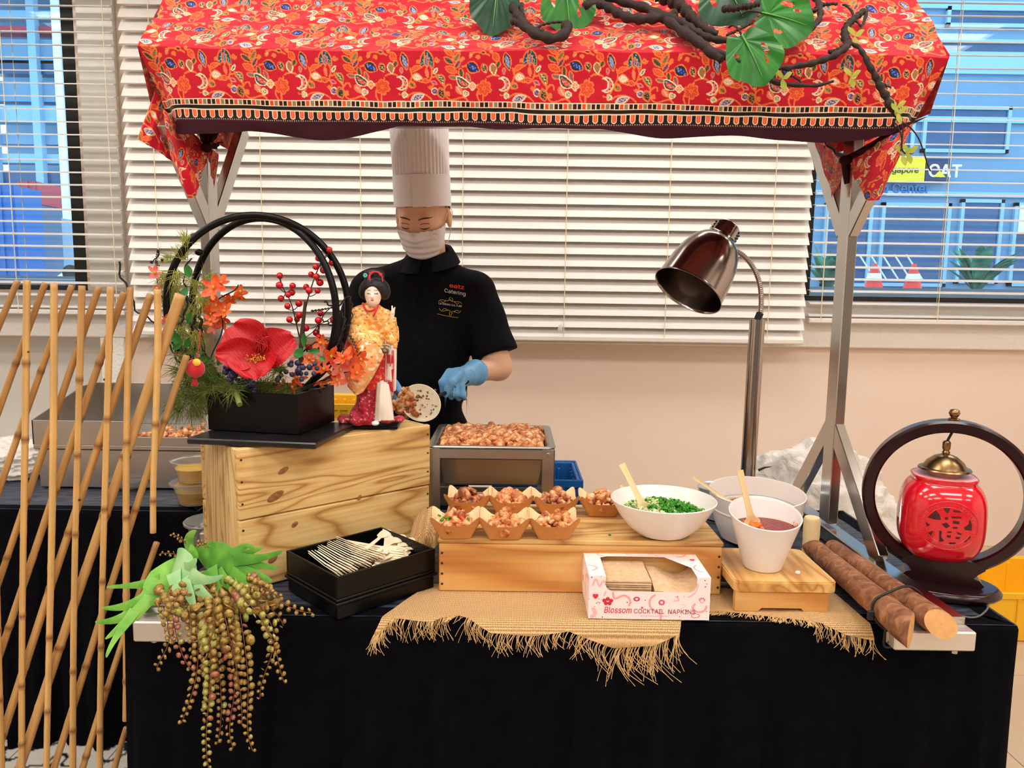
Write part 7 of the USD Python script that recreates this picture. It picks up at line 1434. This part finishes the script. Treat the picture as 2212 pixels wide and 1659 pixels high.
def shirt_sd(p):
    w = .0055 * (meshkit.noise(p * V(9, 9, 16), 4) - .5) * 2
    d = sd_cap(p, SR + V(.02, .005, .0), SL + V(-.02, .005, .0), .066, .066); d = smin(d, sd_cap(p, NB + V(.02, .02, -.035), SL + V(-.03, .01, .012), .062, .060), .03); d = smin(d, sd_cap(p, NB + V(-.02, .02, -.035), SR + V(.03, .01, .012), .062, .060), .03); d = smin(d, sd_ell(p, CHt, (.185, .122, .19)), .06); d = smin(d, sd_ell(p, BE + V(0, 0, -.02), (.172, .132, .22)), .06)
    d = smin(d, sd_cap(p, NB + V(0, .025, -.05), NB + V(0, .02, .0), .09, .068), .04)
    a = EL - SL; d = smin(d, sd_cap(p, SL, SL + a * .88 + V(.004, 0, 0), .068, .079), .03); a2 = ER - SR; d = smin(d, sd_cap(p, SR, SR + a2 * .88, .068, .079), .03)
    d = np.maximum(d, (P(900, 892, Y=2.5)[2]) - p[:, 2])
    cL = SL + a * .84; d = np.maximum(d, np.where((p - SL) @ a > .5 * (a @ a), (p - cL) @ (a / np.linalg.norm(a)) - .0, -1)) if False else d
    n1 = a / np.linalg.norm(a); n2 = a2 / np.linalg.norm(a2)
    near1 = np.linalg.norm(p - SL - a * .9, axis=1) < .13; near2 = np.linalg.norm(p - SR - a2 * .9, axis=1) < .13
    d = np.where(near1, np.maximum(d, (p - SL - a * .83) @ n1), d); d = np.where(near2, np.maximum(d, (p - SR - a2 * .83) @ n2), d)
    return d + w
put('polo_shirt', taubin(surface_net(shirt_sd, (-.72, 2.40, .90), (.16, 2.82, 1.66), .008), 3), M['shirt_black'], cook, smooth=True)
def trouser_sd(p):
    d = smin(sd_ell(p, PE + V(0, 0, .0), (.172, .130, .16)), sd_ell(p, BE + V(0, 0, -.03), (.165, .124, .22)), .04)
    for h, k, a in ((HIPL, KNL, ANL), (HIPR, KNR, ANR)): d = smin(d, limb(p, [h, k, a], [.098, .078, .068]), .03)
    return np.maximum(np.maximum(d, p[:, 2] - P(900, 850, Y=2.5)[2]), .05 - p[:, 2])
put('trousers', taubin(surface_net(trouser_sd, (-.62, 2.42, .03), (.0, 2.82, 1.10), .012), 3), M['trouser_black'], cook, smooth=True)
for a in (ANL, ANR): put('shoe', taubin(surface_net(lambda p: np.maximum(smin(sd_ell(p, a + V(0, -.09, -.06), (.05, .12, .045)), sd_ell(p, a + V(0, .0, -.04), (.045, .06, .06)), .03), .003 - p[:, 2]), a + V(-.08, -.25, -.11), a + V(.08, .1, .05), .01), 3), M['shoe_black'], cook, smooth=True)
# collar and placket
an = np.linspace(-PI / 2 + .22, 1.5 * PI - .22, 60); ring_ = lambda r, z, ry=1.0, dy=0.0: NB + np.stack([r * np.cos(an), .015 + dy + r * ry * np.sin(an), z + .030 * np.sin(an) + .012 * np.cos(an)], 1)
put('collar', thick(np.array([ring_(.066, -.004), ring_(.070, .030, .95), ring_(.078, .034, .98), ring_(.094, .010, 1.05, -.002), ring_(.106, -.012, 1.08, -.004)]), .002), M['shirt_black'], cook, smooth=50)
def on_shirt(x, z, lift=.0012, y0=2.30, y1=2.62):
    x, z = np.broadcast_arrays(np.asarray(x, float), np.asarray(z, float)); lo, hi = np.full(x.shape, y0), np.full(x.shape, y1)
    ys = np.linspace(y0, y1, 33); hit = np.full(x.shape, y1); done = np.zeros(x.shape, bool)
    for a, b in zip(ys[:-1], ys[1:]):
        ins = (shirt_sd(np.stack([x, np.full(x.shape, b), z], -1).reshape(-1, 3)) < 0).reshape(x.shape) & ~done; lo[ins], hi[ins] = a, b; done |= ins
    for _ in range(14):
        m_ = .5 * (lo + hi); ins = (shirt_sd(np.stack([x, m_, z], -1).reshape(-1, 3)) < 0).reshape(x.shape); hi = np.where(ins, m_, hi); lo = np.where(ins, lo, m_)
    return np.stack([x, lo - lift, z], -1)
def shirt_text(s, pa, pb, h, m, bold=False):
    a, b = P(*pa, Y=2.49), P(*pb, Y=2.49); t = meshkit.text_mesh(s, h, .0006, bold); v, f = sub_mesh((np.array(t.vertices), np.array(t.faces)), 1); sc = (b[0] - a[0]) / t.bounds[1][0]
    x = a[0] + v[:, 0] * sc; z = a[2] + v[:, 1] + (b[2] - a[2]) * v[:, 0] / t.bounds[1][0]; o = on_shirt(x, z, .0016); o[:, 1] -= v[:, 2]; return put('lettering', (o, f), M[m], cook)
shirt_text('eatz', (968, 620), (1001, 625), .0135, 'logo_red', True); shirt_text('Catering', (958, 631), (1004, 639), .0125, 'logo_white'); shirt_text('CATERING CULTURE', (946, 657), (996, 664), .0058, 'logo_white')
def shirt_curve(pl, r=.0009):
    q = spline(np.array([P(x, y, Y=2.49) for x, y in pl]), 16); return tube(on_shirt(q[:, 0], q[:, 2], .0012), r, 5)
put('gold_emblem', join([shirt_curve(pl) for pl in ([(946, 652), (954, 648), (964, 650), (970, 647)], [(996, 657), (988, 652), (978, 652), (971, 647)], [(948, 666), (958, 672), (966, 670), (972, 674)], [(994, 671), (986, 676), (978, 673), (973, 676)], [(950, 650), (956, 653), (962, 649)], [(990, 655), (984, 656), (980, 651)], [(954, 670), (960, 667), (966, 672)], [(990, 673), (984, 671), (979, 676)], [(944, 678), (960, 682), (988, 687)], [(972, 642), (970, 648), (975, 650), (974, 643)], [(970, 674), (971, 682), (976, 676)])]), M['logo_gold'], cook, smooth=True, kind='stuff')
put('placket', tube(on_shirt(np.full(14, NB[0] - .02), np.linspace(NB[2] - .06, NB[2] - .20, 14), .001), .0012, 5), M['trouser_black'], cook, smooth=True)
# hair, brows, eyelids
def clipm(m, keep):
    v, f = m; k = keep(v); f = f[k[f].all(1)]; u, inv = np.unique(f, return_inverse=True); return v[u], inv.reshape(-1, 3)
hl_ = lambda v: (v - HC) @ HRm
hair = surface_net(lambda p: head_sd(p, False) - .006, HC - .16, HC + .18, .006)
put('hair', clipm(hair, lambda v: (lambda q: ((q[:, 2] > .035) | ((q[:, 1] < -.015) & (q[:, 2] > -.02) & (np.abs(q[:, 0]) < .2)) | ((q[:, 1] < -.05) & (q[:, 2] > -.06))) & ~((q[:, 1] > .02) & (q[:, 2] < .055)))(hl_(v))), M['hair_black'], cook, smooth=True)
def on_head(x, z, lift):
    x, z = np.broadcast_arrays(np.asarray(x, float), np.asarray(z, float)); lo, hi = np.full(x.shape, .0), np.full(x.shape, .16)
    for _ in range(22):
        m_ = .5 * (lo + hi); ins = head_sd(HC + np.stack([x, m_, z], -1) @ HRm.T) < 0; lo = np.where(ins, m_, lo); hi = np.where(ins, hi, m_)
    return HC + np.stack([x, lo + lift, z], -1) @ HRm.T
for s in (-1, 1):
    t = np.linspace(0, 1, 14); put('eyebrow', tube(on_head(s * (.014 + .040 * t), .019 + .006 * np.sin(t * PI * .8) , .001), .0042 * np.sin(np.clip(t, .08, .95) * PI) ** .5, 6, squash=.5), M['brow'], cook, smooth=True)
    put('eyelash', tube(on_head(s * (.018 + .030 * t), -.0065 - .004 * np.sin(t * PI), .0012), .0016 * np.sin(np.clip(t, .1, .95) * PI) ** .5, 6), M['hair_black'], cook, smooth=True)
    put('eyelid_crease', tube(on_head(s * (.018 + .030 * t), .0045 + .003 * np.sin(t * PI), .0003), .0009, 5), M['brow'], cook, smooth=True)
# face mask with pleats and ear loops
def mask_sd(p):
    q = (p - HC) @ HRm; return smin(head_sd(p, False), sd_cap(q, (0, .088, .004), (0, .104, -.032), .009, .013), .03) - .0085 - .006 * np.exp(-((q[:, 0] / .02) ** 2)) * np.exp(-((q[:, 2] + .025) / .035) ** 2) - .0022 * np.sin(q[:, 2] * 260) * (np.abs(q[:, 0]) < .062)
mk = surface_net(mask_sd, HC - .15, HC + .17, .004)
put('face_mask', clipm(mk, lambda v: (lambda q: (q[:, 1] > .012 + .0 * q[:, 0]) & (q[:, 2] < -.012 - .10 * np.abs(q[:, 0]) * .3) & (q[:, 2] > -.148 + .9 * np.clip(np.abs(q[:, 0]) - .03, 0, 1)))(hl_(v))), M['mask_paper'], cook, smooth=True)
for s in (-1, 1): put('ear_loop', tube(spline([HC + HRm @ V(s * .078, .022, -.018), HC + HRm @ V(s * .091, .0, .022), HC + HRm @ V(s * .095, -.024, .024), HC + HRm @ V(s * .094, -.03, -.01), HC + HRm @ V(s * .080, .016, -.075)], 24), .0013, 5), M['hat_paper'], cook, smooth=True)
# paper hat
hb = HC + HRm @ V(0, -.012, .033); hax = V(-.035, -.10, 1); hax /= np.linalg.norm(hax); HX = frame(hax, -FW); 
an = np.linspace(0, 2 * PI, 241)[:-1]
def hring(r, z, pl=0.0, n=44): rr = r * (1 + pl * np.sin(an * n)); dz = 0 * an; return hb + np.stack([rr * .96 * np.cos(an), rr * 1.10 * np.sin(an), z + dz], 1) @ HX.T
band = [hring(.0985, 0), hring(.0995, .001), hring(.1000, .100), hring(.0975, .101), hring(.097, .002)]
ht = Thing.__new__(Thing)
hat = put('chef_hat', grid(np.array([hring(.094, .02), hring(.0960, .101, .020), hring(.0965, .16, .030), hring(.0975, .24, .034), hring(.099, .30, .034), hring(.094, .303, .02), hring(.03, .300), hring(.001, .300)]), close_u=True), M['hat_paper'], cook, smooth=50)
put('hat_band', grid(np.array(band), close_u=True), M['hat_paper'], (cook, hat[1]), smooth=40)
# paper seam with folded V at the front
fa = np.arctan2(*((HX.T @ (V(*(P(890, 400, Y=2.43))) - hb))[[1, 0]])); sa = np.linspace(fa - .02, fa + .02, 5)
seam = lambda a0, a1, r, z0, z1: grid(np.array([[hb + HX @ V(r * .96 * math.cos(a), r * 1.10 * math.sin(a), z) for a in np.linspace(a0, a1, 10)] for z in (z0, z1)]))
put('paper_seam', join(seam(fa - .02, fa + .60, .1040, -.002, .101)), M['hat_paper'], (cook, hat[1]), smooth=True)
vz = np.linspace(.190, .300, 8); vg = np.array([[hb + HX @ V(.1045 * .96 * math.cos(fa + .03 + k * .40 * (z - .188) / .11), .1045 * 1.10 * math.sin(fa + .03 + k * .40 * (z - .188) / .11), z) for k in np.linspace(-1, 1, 9)] for z in vz])
put('folded_v', thick(vg, .0012), M['hat_paper'], (cook, hat[1]), smooth=30)
# gloved hands
def glove(fn):
    f_ = fn
    palm = [f_(1012, 810, 2.42), f_(984, 818, 2.375)]
    fingers = [([(970, 803, 2.365), (955, 826, 2.335), (957, 848, 2.345)], .0112, .0092), ([(974, 812, 2.355), (967, 840, 2.325), (975, 858, 2.345)], .0114, .0092), ([(984, 824, 2.35), (983, 850, 2.33), (991, 861, 2.355)], .0110, .0088), ([(998, 832, 2.355), (999, 853, 2.34), (1004, 860, 2.365)], .0100, .0080), ([(994, 806, 2.36), (976, 826, 2.318), (963, 852, 2.320)], .0125, .0102)]
    fs = [([f_(*q) for q in pl], a, b) for pl, a, b in fingers]
    def sd(p):
        d = sd_cap(p, palm[0], palm[1], .031, .036)
        for pl, a, b in fs: d = smin(d, limb(p, pl, [a * 1.08, a, b], .006), .0055)
        d = smin(d, sd_cap(p, f_(1012, 810, 2.42), f_(1026, 805, 2.45), .034, .045), .01)
        return d + .0009 * (meshkit.noise(p * 130, 2) - .5)
    c = np.array([palm[0], palm[1]] + sum([x[0] for x in fs], []) + [f_(1024, 806, 2.445)]); return surface_net(sd, c.min(0) - .045, c.max(0) + .045, .0028)
put('glove', taubin(glove(lambda x, y, Y: P(x, y, Y=Y)), 2), M['glove_blue'], cook, smooth=True)
put('glove', taubin(glove(lambda x, y, Y: P(838 - (x - 985), y + 24, Y=Y)), 2), M['glove_blue'], cook, smooth=True)
# loaded turner in the cook's hand and the wooden stick
pbr('sauce_cream', (244, 236, 206), .4, bump=.4, bscale=90); turner = Thing('food_turner', 'cook\'s round turner coated in pale cream sauce and loaded with chopped meat', 'turner', P(905, 880, Y=2.24))
tc = P(908, 872, Y=2.24); tn_ = V(.35, -.78, .52); TR = frame(tn_, V(0, 0, 1))
v, f = lathe([(.0005, -.006), (.045, -.005), (.060, .004), (.063, .008), (.060, .009), (.044, .001), (.0005, 0)], 40); put('disc', (v @ TR.T + tc, f), M['sauce_cream'], turner, smooth=40)
put('handle', tube([tc + TR @ V(.055, .02, .004), P(955, 852, Y=2.30), P(985, 838, Y=2.355), P(1010, 822, Y=2.38)], [.005, .006, .008, .009], 10), M['dark_twig'], turner, smooth=True)
rg = np.random.default_rng(41)
put('bits', join([chunk(rg, tc + TR @ V(rg.uniform(-.02, .055), rg.uniform(-.045, .045), .003), rg.uniform(.0018, .004)) for _ in range(34)]), M['meat_dark'], turner, smooth=True, kind='stuff')
put('meat_on_turner', join([chunk(rg, P(872 + rg.normal() * 12, 874 + rg.normal() * 13, Y=2.205 + rg.uniform(0, .03)), rg.uniform(.006, .0125)) for _ in range(90)]), M['meat'], None, smooth=True, label='chopped meat heaped on the left of the cook\'s turner', cat='meat', kind='stuff')
stk = Thing('wooden_stick', 'wooden stick held in the cook\'s other hand behind the doll', 'stick', P(850, 850, Y=2.30)); put('shaft', tube([P(832, 820, Y=2.33), P(868, 862, Y=2.26)], .006, 10), M['twig'], stk, smooth=True)

# ------------------------------------------------------------------ kimono doll
DB = P(800, 919, Z=BZ + .008); DB = V(DB[0], DB[1], BZ + .001); DY = DB[1]
def D(px, py, dy=0.0): return P(px, py, Y=DY + dy)
doll = Thing('kimono_doll', 'small Japanese doll in an orange and red kimono on a black base', 'doll', DB)
dbx = [P(735, 922, Z=BZ + .010), P(842, 927, Z=BZ + .010)]; dyaw = math.atan2(dbx[1][1] - dbx[0][1], dbx[1][0] - dbx[0][0]); 
bs = cbox(-.066, .066, -.058, .058, .001, .010, .002); put('base', xf(bs, rotm([0, 0, 1], .05), V(D(802, 910)[0], DY + .040, BZ)), M['black_lacquer'], doll)
rd = np.random.default_rng(3)
def floral(v, base, accents, sc=90, seed=1, dens=.60):
    """printed brocade: little blossoms and clouds in the cloth's own coordinates"""
    c = np.tile(lin(base), (len(v), 1))
    for i, (a, th) in enumerate(accents):
        n1 = meshkit.noise(v * sc * (1 + .25 * i) + seed * 17 + i * 31, seed + i); c[n1 > th] = lin(a)
    return c
painted('brocade', .55, .4, sheen=.1); painted('doll_face', .35, .5)
skin_d = lin((250, 226, 206))
hd = D(806, 634, -.01)
def dh_sd(p):
    q = p - hd; d = sd_ell(q, (0, .004, .004), (.0225, .025, .027)); d = smin(d, sd_ell(q, (.001, -.006, -.016), (.0165, .017, .018)), .01); d = smin(d, sd_cap(q, (.002, -.021, -.003), (.002, -.0255, -.009), .002, .003), .004)
    d = smin(d, sd_cap(q, (0, .006, -.02), (-.002, .012, -.055), .011, .013), .008); return smin(d, sd_ell(q, (-.0225, .004, -.006), (.003, .006, .008)), .002)
m = taubin(surface_net(dh_sd, hd - .065, hd + .04, .0018), 2); q = m[0] - hd; cc = np.tile(skin_d, (len(q), 1)); ft = q[:, 1] < -.008
for s in (-1, 1):
    cc[ft & (np.abs(q[:, 0] - .002 - s * .0088) < .0045) & (np.abs(q[:, 2] + .0005) < .0011)] = lin((40, 26, 24)); cc[ft & (np.abs(q[:, 0] - .002 - s * .009) < .005) & (np.abs(q[:, 2] - .0075 - .0006 * s * 0) < .0009)] = lin((150, 110, 96))
cc[ft & (((q[:, 0] - .002) / .0038) ** 2 + ((q[:, 2] + .0165) / .0016) ** 2 < 1)] = lin((206, 60, 56)); cheek = ft & (((np.abs(q[:, 0] - .002) - .012) / .006) ** 2 + ((q[:, 2] + .010) / .005) ** 2 < 1); cc[cheek] = lin((250, 206, 190))
put('head', m, M['doll_face'], doll, smooth=True, col=cc)
def hair_sd(p):
    q = p - hd; d = sd_ell(q, (.002, .012, .016), (.034, .032, .026)); d = smin(d, sd_ell(q, (-.022, .012, .004), (.016, .020, .020)), .008); d = smin(d, sd_ell(q, (.026, .012, .004), (.015, .020, .020)), .008); d = smin(d, sd_ell(q, (.001, .010, .046), (.026, .020, .018)), .006); d = smin(d, sd_ell(q, (.002, .034, .010), (.02, .018, .02)), .008)
    return np.maximum(d, -sd_ell(q, (.002, -.022, -.012), (.020, .022, .030)))
put('hair', taubin(surface_net(hair_sd, hd - V(.05, .03, .04), hd + V(.055, .065, .075), .0022), 2), M['hair_black'], doll, smooth=True)
put('hair_ribbon', join(tube(spline([D(796, 604, -.03), D(799, 594, -.032), D(806, 588, -.026), D(818, 589, -.024), D(822, 596, -.028)], 14), .0024, 6), tube(spline([D(799, 588, -.034), D(799, 606, -.037)], 6), .0016, 6), tube(spline([D(824, 590, -.034), D(827, 608, -.034)], 6), .0016, 6)), M['red_felt'], doll, smooth=True)
pbr('hair_pin', (110, 190, 190), .4); put('hair_flower', join([sphere(D(789 + 3 * math.cos(a), 595 + 3 * math.sin(a), -.034), .0026, 1) for a in np.linspace(0, 5, 6)]), M['hair_pin'], doll, smooth=True)
OR = ((250, 190, 104), [((238, 146, 60), .60), ((250, 226, 168), .68), ((120, 130, 90), .80), ((206, 84, 60), .84)])
def top_sd(p):
    d = sd_ell(p, D(802, 690, .005), (.036, .030, .045)); d = smin(d, sd_cap(p, D(776, 680, .0), D(832, 684, .0), .019, .018), .015); d = smin(d, sd_ell(p, D(806, 735, .005), (.034, .030, .038)), .02)
    a = sd_cap(p, D(774, 682, -.004), D(772, 728, -.024), .020, .021); d = smin(d, a, .012); d = smin(d, sd_cap(p, D(772, 728, -.024), D(812, 742, -.045), .021, .017), .012)
    return smin(d, sd_cap(p, D(834, 686, -.004), D(846, 735, -.012), .015, .014), .012)
m = taubin(surface_net(top_sd, D(735, 795, -.075) - .01, D(870, 640, .05) + .01, .0022), 2); put('kimono_top', m, M['brocade'], doll, smooth=True, col=floral(m[0], OR[0], OR[1], 130, 2))
# long hanging sleeve on the left, lined in red, and the raised sleeve on the right
def cloth_sd(pts, th): 
    def f(p):
        d = None
        for a, b, ra, rb in pts: e = sd_cap(p, a, b, ra, rb); d = e if d is None else smin(d, e, .012)
        return d
    return f
slv = rpatch([(768, 712), (790, 735), (822, 752), (828, 765)], [(752, 800), (756, 835), (770, 852), (790, 838)], [DY - .02, DY - .05, DY - .055, DY - .05], [DY - .005, DY - .045, DY - .05, DY - .045], 60, 50, .012, 2, .001)
sm = thick(slv, .006); put('long_sleeve', sm, M['brocade'], doll, smooth=50, col=floral(sm[0], (250, 170, 104), [((252, 206, 150), .58), ((250, 236, 206), .72), ((226, 110, 70), .78), ((150, 176, 150), .83)], 90, 5))
sl2 = rpatch([(752, 706), (760, 712), (772, 716)], [(745, 768), (752, 800), (764, 800)], [DY, DY - .02, DY - .025], [DY + .01, DY - .012, DY - .015], 40, 24, .006, 1, .001); sm = thick(sl2, .004); put('sleeve_lining', sm, M['brocade'], doll, smooth=50, col=floral(sm[0], (200, 30, 44), [((236, 110, 90), .74)], 160, 6))
sl3 = rpatch([(838, 690), (846, 686), (852, 690)], [(836, 850), (844, 862), (850, 840)], [DY - .01] * 3, [DY - .005] * 3, 70, 20, .004, 1, .0008); sm = thick(sl3, .008)
t_ = np.clip((slv.shape[0] * 0 + (sm[0][:, 0] - sl3[..., 0].min()) / np.ptp(sl3[..., 0])), 0, 1); c3 = np.where(((t_ * 5) % 1 < .45)[:, None], lin((244, 230, 216)), lin((196, 34, 50))); put('striped_sleeve', sm, M['brocade'], doll, smooth=50, col=c3)
m = thick(rpatch([(842, 690), (850, 684), (855, 700)], [(846, 745), (853, 752), (856, 735)], [DY - .012] * 3, [DY - .01] * 3, 30, 16, .004, 1, .0006), .008); put('raised_cuff', m, M['brocade'], doll, smooth=50, col=floral(m[0], OR[0], OR[1], 130, 8))
hnd = join(taubin(surface_net(lambda p: smin(smin(sd_cap(p, D(847, 690, -.018), D(848, 676, -.02), .0048, .0055), sd_cap(p, D(848, 676, -.02), D(847, 661, -.022), .0036, .002), .003), sd_cap(p, D(850, 675, -.022), D(853, 664, -.024), .003, .0018), .003), D(838, 700, -.035), D(862, 655, -.008), .0014), 1)); put('hand', hnd, M['doll_face'], doll, smooth=True, col=np.tile(skin_d, (len(hnd[0]), 1)))
m = join(tube(ob := spline([D(792, 762, -.03), D(812, 758, -.046), D(836, 752, -.03)], 12), .012, 12)); put('obi', m, M['brocade'], doll, smooth=True, col=floral(m[0], (60, 54, 50), [((236, 224, 196), .55), ((206, 170, 90), .68), ((200, 200, 206), .80)], 200, 9))
put('collar', join(tube(spline([D(784, 655, -.008), D(800, 672, -.030), D(816, 664, -.024)], 12), .0028, 6), tube(spline([D(818, 655, -.014), D(812, 672, -.031), D(806, 684, -.034)], 12), .0024, 6)), M['red_felt'], doll, smooth=True)
def skirt_sd(p):
    d = sd_cap(p, D(812, 768, .0), D(804, 826, .0), .030, .033); d = smin(d, sd_cap(p, D(802, 826, .0), D(788, 895, .0), .030, .030), .016); d = smin(d, sd_ell(p, D(762, 905, .0), (.040, .034, .013)), .022); d = smin(d, sd_ell(p, D(838, 905, .012), (.042, .030, .009)), .02)
    d = d + .0028 * np.sin((p[:, 0] * 170) + p[:, 2] * 70) * np.clip((D(800, 800)[2] - p[:, 2]) / .06, 0, 1); return np.maximum(d, BZ + .0105 - p[:, 2])
m = taubin(surface_net(skirt_sd, D(715, 930, -.06) - .005, D(880, 740, .06) + .005, .0023), 1); zz = m[0][:, 2]; cS = floral(m[0], (188, 16, 36), [((214, 40, 40), .55), ((226, 96, 50), .72), ((240, 170, 90), .82)], 110, 4, ); lowm = zz < D(800, 838)[2]; cS2 = floral(m[0], (172, 20, 48), [((206, 60, 84), .58), ((238, 176, 176), .76)], 160, 7); cS[lowm] = cS2[lowm]; put('skirt', m, M['brocade'], doll, smooth=True, col=cS)
um = rpatch([(816, 828), (826, 822), (838, 830)], [(812, 912), (826, 908), (850, 908)], [DY - .032, DY - .038, DY - .034], [DY - .034, DY - .05, DY - .044], 50, 30, .006, 1, .001); sm = thick(um, .004); put('underskirt', sm, M['brocade'], doll, smooth=50, col=np.tile(lin((236, 222, 208)), (len(sm[0]), 1)))
put('foot', sphere(D(811, 914, -.047), (.0095, .012, .006), 2), M['hat_paper'], doll, smooth=True)
